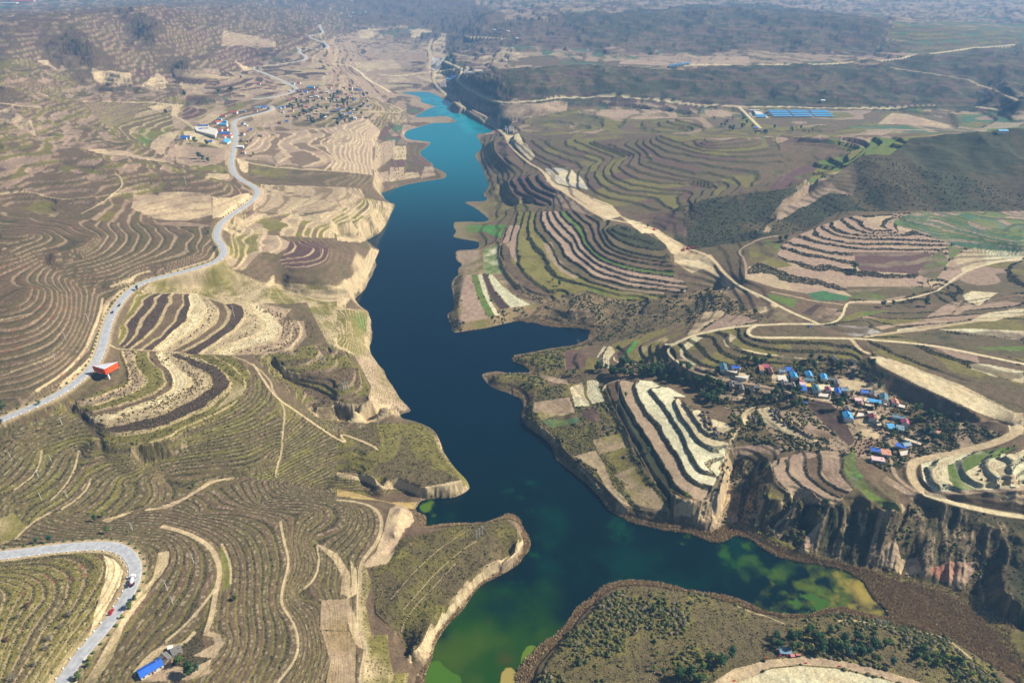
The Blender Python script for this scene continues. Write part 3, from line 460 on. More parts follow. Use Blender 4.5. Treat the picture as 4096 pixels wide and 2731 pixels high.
 ('reedbed', 9, 0, 0.3, 0, 'brown olive', 'reed', '', {}, "I 400,480 620,570 900,680 1250,790 1600,850 2000,970 2150,1100 2500,1320 2500,1640 2200,1500 1950,1290 1700,1220 1400,1130 1300,900 1000,790 700,740"),
 ('south', 3, .12, .2, 0, 'scrub olive', 'bush', '', {}, "H 1250,1700 1430,1400 1560,1230 1800,1000 1950,910 2352,950 I 300,980 560,1090 800,1130 1100,1100 1400,1150 1800,1250 2100,1400 2300,1700"),
]
# fields, banks and bare ground with an outline of their own: (colours, stripe strength, polygon)
FD = [
 ('pale straw', 0, "P 180,180 440,190 410,350 190,320"), ('loess straw', 0, "P 390,260 600,300 540,410 370,370"), ('loess tan', 0, "P 930,250 1200,290 1190,440 930,420"), ('pale straw', 0, "P 1640,560 1880,590 1840,710 1620,680"), ('pale straw', 0, "P 1560,440 1950,440 1900,560 1640,530"), ('straw tan', 0, "P 1980,360 2290,400 2200,560 1990,480"),
 ('pale straw', 0, "Q 850,470 1020,480 950,630 840,570"), ('straw tan', 0, "Q 1120,500 1350,560 1290,670 1100,620"), ('loess tan', 0, "Q 280,690 820,740 780,960 320,900"), ('straw loess', 0, "Q 440,990 800,1020 780,1190 460,1120"), ('cream straw', 0, "Q 1130,1440 1400,1370 1370,1520 1170,1566"), ('straw tan', 0, "Q 60,60 900,180 880,300 560,260 60,200"), ('loess tan', 0, "P 380,540 500,520 520,640 420,680"),
 ('tan tan', 0, "B 270,930 390,930 390,970 370,1060 255,1150 265,1060"), ('plum plum', 0, "B 365,1072 460,1072 450,1122 360,1125"), ('straw straw', 0, "B 380,980 465,975 465,1070 375,1072"),
 ('tan tan', 0, "B 265,1160 345,1150 345,1220 275,1225"), ('straw tan', 0, "B 360,1125 450,1122 450,1160 545,1155 560,1190 345,1220"), ('tan tan', 0, "B 590,1120 640,1120 665,1175 560,1200"), ('scrub plum', 0, "B 470,940 620,965 580,1010 650,1110 560,1120 545,1155 460,1150"),
 ('straw tan', 0, "A 1080,880 1210,880 1160,970 1090,1050 1010,1010"), ('tan pink', 0, "A 1180,980 1540,1000 1520,1070 1480,1090 1150,1050 1100,1060"), ('tan pink', 0, "A 1150,1060 1500,1090 1300,1130 1210,1090"),
 ('dark plum', 0, "A 1240,715 1400,730 1320,790 1220,815"), ('tan straw', 0, "A 1430,740 1530,745 1460,790 1370,850 1330,820"), ('cream straw', 0, "A 1230,880 1300,880 1400,920 1500,1000 1250,930"),
 ('tan straw', 0, "A 1180,485 1600,520 1500,530 1190,510"), ('plum dark', 0, "A 1180,515 1500,550 1450,575 1180,545"), ('dark plum', 0, "A 1360,650 1400,660 1350,690 1250,660"), ('dark plum', 0, "A 1510,660 1600,665 1580,700 1500,715"),
 ('plum dark', 0, "A 1500,330 1900,310 1850,370 1640,390"), ('loess straw', 0, "A 200,580 300,640 340,655 240,600"), ('loess straw', 0, "A 1190,680 1225,685 1190,790 1160,760"), ('loess straw', 0, "A 990,720 1190,680 1180,700 1050,740"),
 ('loess tan', 0, "A 1570,415 1660,440 1700,465 1650,470"), ('loess loess', 0, "A 1590,1070 1670,1090 1665,1160 1620,1150"), ('olive scrub', 0, "A 1680,1100 1950,1145 1900,1200 1700,1170"),
 ('olive green', 0, "A 930,870 1140,880 1020,960 990,1010 930,950"), ('green olive', 0, "A 1300,1110 1520,1120 1500,1160 1250,1130"),
 # left cliffs and cut slopes
 ('loess tan', 0, "A 900,1290 1250,1290 1420,1320 1430,1450 1250,1490 1050,1480 880,1400"), ('loess loess', 0, "A 1560,1330 1640,1290 1690,1300 1700,1340 1560,1440 1430,1480 1430,1330"),
 ('loess tan', 0, "A 0,760 90,730 130,800 230,860 250,920 120,890 0,860"), ('tan loess', 0, "A 600,490 760,480 880,520 900,580 640,545"), ('loess tan', 0, "A 600,1020 1100,1070 1180,1110 850,1080 600,1040"), ('loess tan', 0, "A 250,420 330,430 420,520 300,450"),
 ('loess straw', 0, "A 1400,1160 1540,1170 1550,1205 1380,1200"), ('tan loess', 0, "A 970,580 1060,480 1130,540 1120,600 950,610"),
 ('loess straw', 0, "D 1475,130 1480,180 1440,235 1200,310 960,385 1000,350 1200,290 1400,230"), ('loess straw', 0, "D 960,370 740,510 680,700 640,880 540,1000 380,1100 440,1040 520,960 600,880 660,690 700,540 800,440 900,380"),
 ('loess cream', 0, "D 600,880 630,910 590,980 460,1070 370,1110 420,1040 520,960"), ('loess straw', 0, "D 60,1240 250,1190 280,1200 60,1270"), ('loess straw', 0, "D 1500,10 1640,60 1600,70 1490,40"),
 ('cream loess', 0, "G 690,700 770,730 825,800 800,900 740,1000 650,1160 570,1290 380,1567 330,1700 480,1700 560,1420 600,1200 700,900 715,780"),
 ('straw scrub', 0, "G 870,1100 700,1350 560,1567 640,1567 760,1380 830,1200 980,990 1050,860 960,930"), ('loess straw', 0, "G 1065,690 1130,680 1130,770 1050,870 980,960 1030,850"),
 ('green olive', 0, "G 1480,640 1540,720 1550,900 1500,950 1490,820"), ('tan straw', 0, "G 2090,600 2270,700 2352,830 2352,1000 2290,960 2300,850 2240,740"), ('reed tan', .3, "G 2160,1010 2352,1000 H 60,1210 G 2352,1215 2150,1205"),
 ('reed tan', .3, "G 2160,1215 2352,1220 H 130,1320 120,1567 G 2190,1567 2220,1420"), 
 ('loess tan', 0, "G 970,400 1100,375 1250,310 1410,200 1600,180 1420,225 1300,300 1150,385 980,410"), ('loess scrub', 0, "G 680,470 850,420 930,390 850,430 720,490"), ('straw olive', 0, "G 0,460 90,420 180,520 100,600 0,640"),
 ('tan straw', 0, "G 900,1500 1080,1330 1180,1350 1150,1450 1300,1460 1420,1400 1400,1500 1300,1540 900,1560"), ('tan straw', 0, "G 1380,1210 1480,1240 1500,1300 1440,1400 1300,1380 1440,1300 1440,1260 1360,1240"),
 ('dark scrub', 0, "D 480,1190 600,1280 690,1420 640,1430 560,1330"), ('loess straw', 0, "E -10,1240 210,1210 370,1200 340,1280 200,1330 0,1310"), ('loess scrub', 0, "D 2080,1250 2130,1220 2352,1215 2352,1300 2180,1310"), ('loess scrub', 0, "D 2010,435 2160,430 2352,440 2352,500 2200,510 2030,480"),  # the dark scrub outline paints the gully's shade into the ground colour
 ('loess straw', 0, "E 0,78 190,80 170,115 0,105"), ('loess straw', 0, "E 230,150 285,170 250,250 200,360 150,430 60,530 0,550 0,420 100,350 180,240"), ('loess straw', 0, "D 1700,450 1850,400 1840,330 1700,500 1570,480"),
 ('loess straw', 0, "H 0,150 180,165 290,230 400,190 560,255 845,200 860,260 700,305 560,300 430,265 290,265 180,210 0,185"), ('mud mud', 0, "H 0,262 100,280 260,330 360,350 540,350 520,400 440,380 300,345 100,320 0,310"), ('straw olive', 0, "H 700,0 720,20 860,190 890,250 850,240 820,180"),
 ('cream loess', 0, "H 1180,470 1225,530 1245,600 1200,690 1090,750 960,820 880,900 810,1000 700,1110 640,1220 520,1360 590,1370 670,1230 760,1120 850,1010 950,900 1080,830 1200,730 1265,620 1240,530"),
 ('brown tan', 0, "H 1120,440 1200,455 1260,540 1295,620 1240,720 1060,840 950,900 880,970 780,1100 900,930 1080,810 1230,690 1260,600"), ('plum brown', 0, "H 450,530 520,500 590,560 480,590"),
 ('loess straw', 0, "H 90,740 130,800 140,960 60,1010 100,900"), ('loess tan', 0, "H 60,1010 120,1100 160,1240 190,1350 120,1300 70,1150"),
 ('green olive', 0, "E 80,600 200,580 200,720 120,760"), ('cream cream', .4, "D 1190,865 1350,890 1480,960 1590,1060 1640,1110 1540,1150 1545,1040 1490,970 1350,900"), ('straw olive', .2, "D 1540,1010 1640,1080 1630,1140 1440,1240 1540,1130"),
 ('cream cream', .5, "D 1075,925 1190,960 1280,1020 1270,1070 1110,1150 1150,1110 1170,1050 1140,980"),
 # flats of the peninsula
 ('green lush', 0, "E 870,0 1150,0 1090,90 1000,45 870,40"), ('olive tan', 0, "E 800,180 960,165 980,330 850,320"), ('pale green', 0, "E 985,165 1085,130 1075,200 1115,325 985,328"), ('pink pink', .15, "E 845,340 900,335 940,480 1010,625 815,662 845,560 830,470"),
 ('lush green', 0, "E 903,335 940,335 985,470 1055,612 1010,612 940,470"), ('pale pale', .3, "E 945,335 972,335 1020,480 1088,608 1060,610 985,470"), ('dark dark', 0, "E 975,333 1005,333 1060,450 1160,555 1095,570 1030,480"),
 ('pale pale', .3, "E 1008,333 1045,335 1120,420 1210,490 1305,535 1170,558 1070,450"), ('straw brown', .3, "E 1048,335 1130,335 1170,400 1260,480 1390,520 1305,530 1200,470"),
 ('pink pink', .2, "E 1160,0 1250,0 1220,60 1215,260 1170,200 1150,140 1110,110"), ('dark brown', 0, "E 1110,130 1160,150 1170,240 1210,280 1350,400 1450,480 1400,500 1250,420 1130,290"), ('brown dark', 0, "E 1220,280 1420,440 1440,480 1300,380"),
 ('olive tan', .2, "E 1385,118 1445,115 1470,200 1540,290 1640,340 1600,360 1500,310 1420,220"), ('green olive', 0, "E 1640,400 1850,430 2020,480 1960,500 1800,480"),
 ('pink pink', .1, "E 1710,365 1950,430 2200,450 2200,465 1950,450"), ('tan brown', 0, "E 1545,560 1700,570 1750,600 1680,620"),
 # right construction
 ('loess cream', 0, "B 1130,905 1210,910 1300,1000 1330,1050 1300,1080 1180,980"), ('cream loess', 0, "B 1400,1150 1480,1240 1600,1270 1720,1330 1850,1380 1910,1450 1800,1480 1700,1410 1520,1300 1410,1220"), ('brown tan', .4, "B 1475,1270 1560,1310 1760,1440 1700,1450 1420,1360"), ('plum brown', .4, "B 2010,1440 2230,1420 2330,1430 2352,1567 2180,1540"), ('brown plum', .4,"F 0,0 90,0 80,110 0,60"),
 ('cream grey', 0, "B 1400,1130 1560,1125 1650,1200 1690,1270 1620,1260 1480,1230 1430,1180"), ('loess cream', 0, "B 1900,1450 2050,1500 2200,1567 2050,1567 1950,1490"), ('loess cream', 0, "E 2060,0 2200,60 2352,150 2352,190 2250,190 2200,120"),
 ('loess cream', 0, "F 0,120 120,180 250,200 300,260 200,290 120,320 0,240"), ('loess brown', 0, "F 300,260 400,380 480,440 620,520 600,580 480,560 420,440 320,400"), ('red brown', 0, "B 700,640 900,760 1100,860 1060,890 900,800 740,690"), ('loess pink', 0, "B 700,600 900,700 1100,830 1080,850 850,720 700,630"),
 ('tan straw', 0, "B 340,520 450,518 500,550 350,558"), ('straw tan', 0, "B 530,505 640,510 640,560 560,530"), ('straw loess', 0, "B 650,475 730,470 740,520 690,560 650,550"), ('grey grey', 0, "B 640,380 730,378 690,460 640,465"), ('loess tan', 0, "B 700,230 740,230 720,360 650,370 640,300"),
 ('straw tan', 0, "B 120,415 380,400 440,460 200,475 130,450"), ('scrub tan', 0, "B 330,300 600,270 620,350 300,350"), ('loess tan', 0, "B 480,195 620,190 640,220 500,240"), ('tan loess', 0, "B 130,200 300,200 240,260 160,260"),
 ('loess tan', 0, "B 1100,700 1200,660 1240,680 1110,695"), ('loess tan', 0, "B 1300,380 1160,330 940,400 1100,410"), ('grey loess', 0, "B 850,460 980,465 960,500 850,500"), ('pink tan', 0, "B 1200,440 1310,435 1310,470 1200,470"),
 ('pink tan', 0, "B 1900,395 2352,370 C 500,380 520,435 0,440 B 1900,430"), ('pink tan', 0, "B 1620,740 1900,735 2270,755 2300,790 2000,800 1850,790 1640,760"),
 ('tan pink', 0, "C 200,730 370,740 400,780 220,770"), ('straw pink', 0, "C 1460,755 1560,760 1900,840 1880,870 1500,830 1370,830"), ('pink tan', 0, "C 1300,890 1480,880 1400,910 1300,905"), ('teal green', 0, "C 2100,870 2350,850 2300,890 2150,890"), ('grey pink', 0, "C 500,740 600,745 640,790 530,790"),
 ('plum plum', .2, "C 640,1270 700,1200 800,1130 980,1080 900,1220 780,1270 660,1290"), ('tan pink', 0, "C 1070,1160 1200,1110 1240,1200 1200,1300 1060,1280 850,1400 640,1500 700,1400 900,1240"), ('olive olive', 0, "C 240,1010 350,1005 360,1045 250,1050"),
 ('brown tan', 0, "C 1060,1200 1040,1260 900,1330 700,1420 640,1567 600,1567 660,1430 740,1350 930,1240"), ('straw tan', 0, "C 1100,920 1330,920 1300,990 1130,950"), ('plum plum', 0, "C 1140,920 1290,935 1320,985 1200,965"),
 # amphitheatre
 ('plum plum', .1, "F 1215,180 1740,185 1690,260 1630,330 1250,305 1215,250"),
 ('straw cream', .2, "F 1880,220 1960,170 2020,150 2090,165 2100,260 2000,290 1950,330"), ('pale cream', .2, "F 2095,165 2352,180 2352,230 2100,260"), ('pink pink', 0, "F 1860,220 1940,300 1820,380 1830,300"), ('green teal', 0, "F 1840,130 1950,160 1880,220 1850,215"), ('scrub green', 0, "F 1720,210 1800,160 1850,240 1760,370 1640,330"),
 ('green scrub', 0, "F 1160,415 1720,415 1680,450 1400,500 1220,500 1160,450"), ('lush teal', 0, "F 900,460 1000,440 1180,480 1160,510 950,510"), ('olive scrub', 0, "F 500,150 700,110 720,160 680,200 800,270 700,290 520,240"), ('green scrub', 0, "F 620,95 720,110 710,160 620,140"), ('pink tan', 0, "F 1160,370 1500,350 1700,400 1500,410 1150,410"),
 ('olive green', 0, "F 630,465 830,500 800,560 640,500"), ('brown dark', 0, "F 960,530 1000,540 930,610 860,590"), ('pink brown', .4, "F 980,545 1100,560 1080,640 950,640 920,605"), ('scrub brown', 0, "F 1160,530 1450,530 1850,520 1900,560 1300,590 1140,640"), ('green olive', 0, "F 1250,580 1450,570 1150,645 1140,620"),
 ('brown loess', 0, "F 190,590 300,570 360,590 240,660 140,740 80,745"), ('pink pink', .2, "F 350,600 500,615 560,640 300,710 150,735"), ('brown scrub', 0, "F 560,680 900,680 1050,740 600,750 540,740"), ('grey brown', 0, "F 980,670 1300,680 1400,720 1250,745 1080,730"),
 ('tan pink', .2, "F 1690,620 1850,520 1940,510 1860,600"), ('pink tan', .2, "F 1870,600 1960,520 2020,540 1900,605"), ('pale cream', .3, "F 1940,470 2000,445 2180,455 2050,540 1960,510"), ('pink brown', .2, "F 2050,540 2200,460 2352,465 2352,490"), ('pale cream', .4, "F 2010,630 2100,590 2352,560 2352,590 2150,645 2000,645"),
 ('pale tan', .2, "F 1500,700 1700,670 1830,660 1680,710 1500,722"), ('tan pink', 0, "F 1350,680 1700,640 2000,635 1900,650 1500,680 1400,700"), ('tan pale', .2, "F 1780,700 2000,695 2352,710 2352,760 2000,730"), ('scrub bush', 0, "F 1500,745 1800,720 2352,770 2352,890 2000,850 1700,790"), ('green olive', 0, "F 2020,815 2352,810 2352,840 2100,835"),
 ('pale straw', .1, "F 1990,930 2100,930 2352,980 2352,1060 2150,1010 2000,960"), ('brown scrub', 0, "F 1650,960 1950,1000 2352,1090 2352,1200 2200,1180 1900,1050"),
 ('cream loess', .1, "F 1310,885 1380,878 1620,955 1900,1060 2200,1200 2300,1255 2352,1290 2352,1370 2260,1330 2100,1280 1700,1100 1400,955"), ('loess cream', 0, "F 2200,1260 2352,1250 2352,1400 2260,1400 2240,1320"),
 # lower right
 ('pale cream', .5, "F 40,830 130,745 200,745 60,860 160,930 120,930 40,870"), ('cream tan', .2, "F 330,770 380,730 420,745 380,790 420,820 600,855 980,910 950,920 600,870 350,810"), ('straw tan', 0, "F 1120,1030 1230,1040 1400,1060 1430,1110 1200,1100"),
 ('dark brown', .3, "F 870,1170 1050,1190 1120,1260 1220,1440 1180,1480 1060,1380 940,1260"), ('brown pink', .1, "F 910,1330 1060,1400 1080,1430 960,1420 870,1380"), ('cream straw', .6, "F 555,1235 640,1215 680,1280 800,1370 990,1450 960,1460 760,1400 620,1330"),
 ('cream cream', 0, "F 250,1300 330,1320 400,1360 330,1390 260,1360"), ('cream loess', 0, "F 450,1290 520,1230 560,1220 500,1300 480,1350"), ('pink brown', 0, "F 400,1490 600,1460 740,1500 700,1540 480,1510 400,1550"), ('pink tan', .1, "F 700,1567 850,1520 1000,1530 900,1567"), ('pink brown', 0, "F 1220,1440 1380,1430 1380,1480 1250,1567 1180,1520"),
 ('tan pink', .1, "I 640,85 740,60 760,120 830,250 1000,362 900,330 720,240"), ('pink tan', .1, "I 750,45 900,20 870,130 950,260 1080,362 1000,330 850,210"), ('pink brown', .3, "I 990,50 1140,60 1110,140 1180,262 1060,230 990,140"), ('green lush', 0, "I 1150,30 1220,0 1220,100 1250,160 1350,290 1550,405 1460,410 1280,300 1140,150"),
 ('olive scrub', 0, "I 620,190 700,240 830,330 640,335"), ('scrub tan', 0, "I 1430,170 1640,310 1600,330 1400,200"), ('pale cream', .6, "I 1710,100 1760,90 1950,20 1800,130 1800,260 1720,200"), ('pale green', .1, "I 1840,100 2050,10 2352,-30 2060,90 1960,150 1960,220 2040,270 1900,275 1850,200"),
 ('cream cream', .6, "I 2010,170 2050,110 2352,0 2352,30 2180,110 2150,200 2250,250 2060,250"), ('cream straw', .5, "I 2160,140 2270,70 2352,60 2250,110 2270,180 2352,240 2230,230"), ('tan straw', 0, "I 2100,290 2352,300 2352,365 2200,330"),
 ('pink tan', .1, "E 1330,1185 1560,1155 1600,1265 1400,1270 1315,1250"), ('straw olive', .2, "E 1320,1255 1600,1262 1460,1280 1370,1310"), ('dark brown', 0, "E 1460,1285 1600,1270 1610,1295 1480,1310"), ('green teal', 0, "E 1370,1310 1460,1300 1620,1300 1620,1330 1440,1355"), ('plum dark', 0, "E 1645,1240 1740,1235 1790,1310 1720,1330 1650,1290"),
 ('cream pale', .6, "E 1565,1090 1650,1045 1665,1150 1705,1215 1600,1220"), ('cream pale', .6, "E 1680,1040 1755,1040 1770,1120 1800,1180 1720,1205 1680,1140"), ('tan olive', .4, "E 1720,1440 1930,1395 1955,1480 1760,1540"), ('tan straw', .1, "H 1590,40 1740,5 1800,100 1850,230 1980,380 1920,365 1820,270 1740,130"),
 ('tan olive', .4, "H 1860,170 2020,100 2080,200 2240,410 2130,405 1960,230"), ('tan olive', .3, "H 1930,240 1980,230 2050,320 2120,405 2010,390"), ('brown plum', 0, "E 1530,850 1700,830 1660,960 1540,970"), ('cream pale', .6, "E 1750,870 1790,810 1850,815 1870,840 1830,900 1830,960 1760,940"),
 ('lush green', 0, "E 1900,880 1990,780 2030,770 1970,850 1920,905"), ('straw olive', .2, "E 2010,900 2040,820 2200,740 2230,760 2120,850 2140,920 2080,925"), ('dark brown', 0, "E 1880,850 2000,770 1900,900"), ('tan brown', 0, "E 1330,1000 1400,1040 1560,1070 1540,1030 1400,1010"),
 ('tan tan', .1, "E 1905,1045 2030,1045 2000,1090 2030,1200 2160,1400 2200,1480 2140,1510 2020,1320 1920,1150"), ('loess tan', 0, "I 0,360 120,340 110,470 0,450"), ('loess tan', 0, "I 230,330 380,200 380,330 300,440 290,540 240,500"), ('tan brown', 0, "I 400,0 600,0 500,30 420,60"),
 ('loess pink', 0, "I 840,660 900,560 1000,480 960,560 940,640"), ('loess tan', 0, "I 1370,770 1410,650 1480,600 1540,700 1640,700 1660,840 1480,800"), ('red pink', 0, "I 1660,830 1850,750 2040,740 2000,860 1930,930 1800,880"), ('red loess', 0, "I 1440,760 1620,760 1640,830 1500,810"), ('loess tan', 0, "I 700,480 830,360 760,460 640,560"),
 ('mud reed', 0, "I 1290,900 1400,900 1450,1000 1520,1090 1510,1130 1440,1120 1380,1040"), ('brown reed', 0, "I 1400,900 1600,960 1700,1060 1600,1130 1500,1020"),
 ('loess tan', 0, "I 250,1567 400,1470 650,1405 900,1385 1200,1430 1500,1510 1750,1590 1650,1620 1400,1530 1100,1460 850,1440 650,1460 430,1567 350,1620"), ('cream pale', .2, "I 430,1560 650,1470 850,1450 1100,1470 1350,1530 1500,1567 1600,1700 350,1700"),
 ('mud loess', 0, "H 1100,1700 1100,1540 1110,1480 1180,1470 1205,1540 1215,1700"),
]
# narrow lanes and paths: (width m, colour, survey line)
LN = [
 (5, 'loess', "B 1130,905 1160,980 1290,1100 1380,1140 1420,1220 1600,1340 1790,1470 1900,1480 2050,1530 E 2130,20 2250,100 2352,150"), (6, 'loess', "F 100,160 230,200 300,270 340,330 420,390"), (6, 'cream', "F 420,395 480,430 600,480 700,540 820,600 920,640 975,665"),
 (6, 'cream', "F -60,815 0,790 120,740 300,700 500,672 800,662 970,664"), (6, 'cream', "F 560,670 500,700 495,735 560,757 800,755 1200,762 1350,770 1700,800 2100,880 2400,940"), (4, 'cream', "F 970,665 1060,660 1130,620 1150,550 1170,520 1220,510 1450,520 1650,480 1800,430 1880,360 2000,290 2150,255 2400,200"),
 (3, 'straw', "F 1150,545 1120,530 950,515 850,490 650,450"), (5, 'loess', "F 1190,765 1260,850 1310,860"), (3.5, 'tan', "F 485,365 485,280 470,220 430,180 460,150 560,100 600,85 720,70 870,40"), (3, 'tan', "F 650,0 610,60 480,0"),
 (5, 'straw', "F 1280,750 1500,720 1750,690 1850,670 2352,600"), (4, 'tan', "E 2352,900 F 0,905 120,990 250,1015 480,1060 700,1100 860,1150 1060,1190"), (4, 'tan', "F 1200,1235 1420,1250 1400,1340 1440,1450 1440,1567 I 1465,60 1470,150 1530,220 1650,290 1720,310"),
 (8, 'loess', "F 2330,1350 2310,1385 2200,1450 2000,1505 1800,1550 I 1650,65 1595,100 1590,170 1630,240 1700,300"), (7, 'cream', "I 1700,300 1850,350 2050,400 2200,430 2420,465"), (3.5, 'tan', "I 1700,285 1900,290 2200,265 2400,250"),
 (3.5, 'cream', "E 2400,740 2250,800 2210,850 2260,900 2400,960"), (2.5, 'cream', "E 1860,880 1860,910 1900,920 2060,940"), (3, 'straw', "E 1790,1110 1810,1060 1900,1040"), (3.5, 'straw', "F 550,1215 480,1250 440,1310"),
 (3, 'straw', "F 440,1360 400,1420 370,1480 350,1567"), (1.6, 'straw', "I 750,1170 560,1090 600,1120 400,1040"), (2, 'straw', "I 1100,1150 1200,1140 1400,1180 1750,1240 1850,1280 2000,1400"),
 (6, 'cream', "B 850,460 820,520 805,555 920,630 1090,693 1300,682 1600,650 1900,655 2352,697 C 440,722 900,720 1470,735 2000,715 2200,740"), (5, 'cream', "C 440,722 470,750 580,860"), (6, 'cream', "C 0,440 600,440 1000,435 1200,418 1450,400 1800,350 2000,325 2300,295"), (4, 'tan', "C 1220,425 1500,460 1850,510 2070,570 2250,650 2352,690"),
 (5, 'cream', "B -20,430 60,435 110,450 160,490 220,545 290,580 360,620"), (5, 'cream', "B 850,455 740,465 500,500 400,512 280,500"), (4, 'cream', "B 820,450 740,420 710,400 740,385"), (6, 'straw', "B 650,475 645,540 680,590 740,640 820,700 900,760 1000,820 1090,870 1130,905"), (5, 'straw', "B 640,260 615,330 630,380 620,460"),
 (4, 'straw', "B 860,240 1000,245 1120,265"), (3, 'straw', "B 245,925 268,980 268,1060 245,1120 275,1170 270,1220"), (3, 'straw', "B 0,740 300,755 440,755 430,730 330,690"), (5, 'loess', "A 560,690 900,690 1180,690 1160,780"), (4, 'straw', "A 1200,790 1290,850 1350,900 1470,960 1500,985 1560,985"), (3, 'straw', "A 0,690 150,710 280,740"),
 (3, 'straw', "A 550,1440 650,1380 740,1310 820,1250 815,1190 780,1175"), (3, 'straw', "A 1590,1075 1800,1122 2100,1142 2330,1152"), (2.5, 'straw', "A 0,1320 200,1290 450,1340 750,1300 1000,1260"), (2.5, 'straw', "D 0,640 200,600"),
 (3, 'straw', "D 740,415 860,370 940,320 1010,310"), (3, 'loess', "D 690,490 670,600 610,740 575,840 480,940 400,1010 240,1110"), (2.5, 'straw', "D 950,448 1100,455 1330,462 1480,520 1720,530"), (2.5, 'straw', "D 740,825 1000,840 1250,860"),
 (2, 'straw', "D 1560,875 1700,930 1820,1040 1830,1110 1900,1200 1915,1260 1905,1350 1890,1567 G 1870,80 1850,190"), (2.5, 'loess', "D 1700,930 1850,1160 2000,1250 2200,1400 2352,1480 E 0,1390 120,1430 250,1480 270,1510"), (3.5, 'straw', "H 0,337 140,350 230,375 290,430 303,500 290,580 240,660 180,730 155,790 155,900 143,1000 143,1150 160,1230 200,1320 185,1400 165,1500 160,1600"),
 (4, 'loess', "G 1090,512 1250,555 1360,610 1430,670 1470,760 1480,850 1455,920 1442,1000 1420,1130 1385,1220"), (2.5, 'straw', "G 1450,920 1370,1040 1220,1200 1110,1285"), (3, 'straw', "G 1310,1220 1225,1320 1050,1320 900,1500"), (2.2, 'straw', "G 1885,480 1905,600 1945,740 1925,830 1900,920 1885,1040 1960,1130 2000,1240 2005,1340 1980,1420 1860,1567"),
 (2.2, 'straw', "G 100,600 180,520 240,470 340,420"), (2, 'straw', "G 530,0 500,140 440,240 340,340"), (2, 'straw', "G 280,0 260,120 200,200 90,270"), (2, 'straw', "G 610,190 590,260 520,330 410,400"), (1.6, 'straw', "G 1130,680 1130,760 1060,860"), (2, 'straw', "G 1490,630 1550,760 1550,900"),
 (1.2, 'straw', "H 360,1010 480,860 600,740 720,640 900,530"), (1.2, 'straw', "H 440,1080 580,920 650,840 800,700 940,610"), (1.2, 'straw', "H 430,1230 450,1150 560,1010 700,870 800,760"), (1.5, 'straw', "D 0,1010 200,940 350,880"), (2, 'straw', "G 2130,640 2150,760 2110,880 2040,930"),
]
NREG = len(RG) + 1
REG = np.zeros((NR, NA), np.int16)
def world_poly(s, dens=14):
    p = pp(s); p = np.vstack([p, p[:1]]); q = []
    for a, b in zip(p[:-1], p[1:]):
        n = max(1, int(np.hypot(*(b - a)) / dens)); q += [a + (b - a) * k / n for k in range(n)]
    x, y, z = to_ground(np.array(q)); return x, y
def warp_mask(s, amp=None):
    r = inpoly(*world_poly(s)); return r
for k, rg in enumerate(RG):
    r = inpoly(*world_poly(rg[9]))
    if r is None: continue
    v = REG[r[0]]; v[r[1]] = k + 1
def par(i, default): return np.array([default] + [rg[i] for rg in RG], np.float32)
SV, AV, RV, PV = par(1, 4), par(2, .4), par(3, .3), par(4, 0)
DIST = np.hypot(GX, GY)
N_lo = fbm(GX, GY, 140, 4, 3); N_mid = fbm(GX, GY, 22, 4, 11); N_hi = fbm(GX, GY, 3.2, 3, 23)
Sg = SV[REG]; ag = AV[REG]; rg_ = RV[REG]; pg = PV[REG]
shorefade = ss(0.3, 4, Z0)
_hills = np.isin(REG, [k + 1 for k, rg in enumerate(RG) if rg[0] in ('farhill', 'escarp', 'mountain', 'far', 'farslope', 'ridgeR', 'hill')])
_rg = 1 - np.abs(fbm(GX, GY, 230, 4, 61)); _rg2 = 1 - np.abs(fbm(GX, GY, 75, 3, 63)); _hm = boxblur(_hills.astype(float), 8, 2) * ss(700, 1500, DIST)
Zw = Z0 + shorefade * _hm * ((_rg - .75) * 42 + (_rg2 - .75) * 12) * ss(2, 30, Z0)
Zw = Zw + shorefade * (N_mid * 0.28 * np.minimum(Sg, 5) + N_lo * np.where(DIST > 1500, 2.2, 0.8))
Q = (Zw - pg) / Sg; LV = np.floor(Q); F = (Q - LV).astype(np.float32); LV = LV.astype(np.int64)
edge = 1 - rg_; G_ = ss(0, 1, (F - edge) / rg_)
RIS = ss(edge - .03, edge + .03, F) * (1 - ss(.97, 1.0, F))
Zt = pg + Sg * (LV + .12 * F * (1 - G_) + G_)
Z1 = Zw * (1 - ag) + Zt * ag
# gullied and fluted cliffs: steepness of the survey surface
_dr = np.gradient(Z0, axis=0) / np.gradient(RR)[:, None]; _da = np.gradient(Z0, axis=1) / (DIST * (TH[1] - TH[0]))
STEEP = blur(np.hypot(_dr, _da), 2)
cliff = ss(.95, 1.7, STEEP); ang = np.arctan2(GX, GY)
rid = 1 - np.abs(fbm(GX, GY, 16, 4, 41)); rid2 = 1 - np.abs(fbm(GX, GY, 5, 3, 45))
Z1 = Z1 + cliff * shorefade * (1 - .6 * ss(1100, 1500, DIST)) * ((rid - .75) * 7 + (rid2 - .75) * 3)
_cl = np.isin(REG, [k + 1 for k, rg in enumerate(RG) if rg[0] in ('cliffE', 'gullyW')]) * ss(.25, .7, STEEP)
_t = GX * .89 - GY * .45; _s = GX * .45 + GY * .89; FLU = 1 - np.abs(fbm(_t * 1.0 + 3 * N_mid, _s * .22, 11, 4, 48))
Z1 = Z1 + blur(_cl.astype(float), 6) * shorefade * ((1 - np.abs(fbm(GX, GY, 34, 3, 47)) - .8) * 12 + (FLU - .8) * 9)
Z1 = Z1 + shorefade * N_hi * .18
Z1 = np.where(LAKE, Z0, np.maximum(Z1, .2))
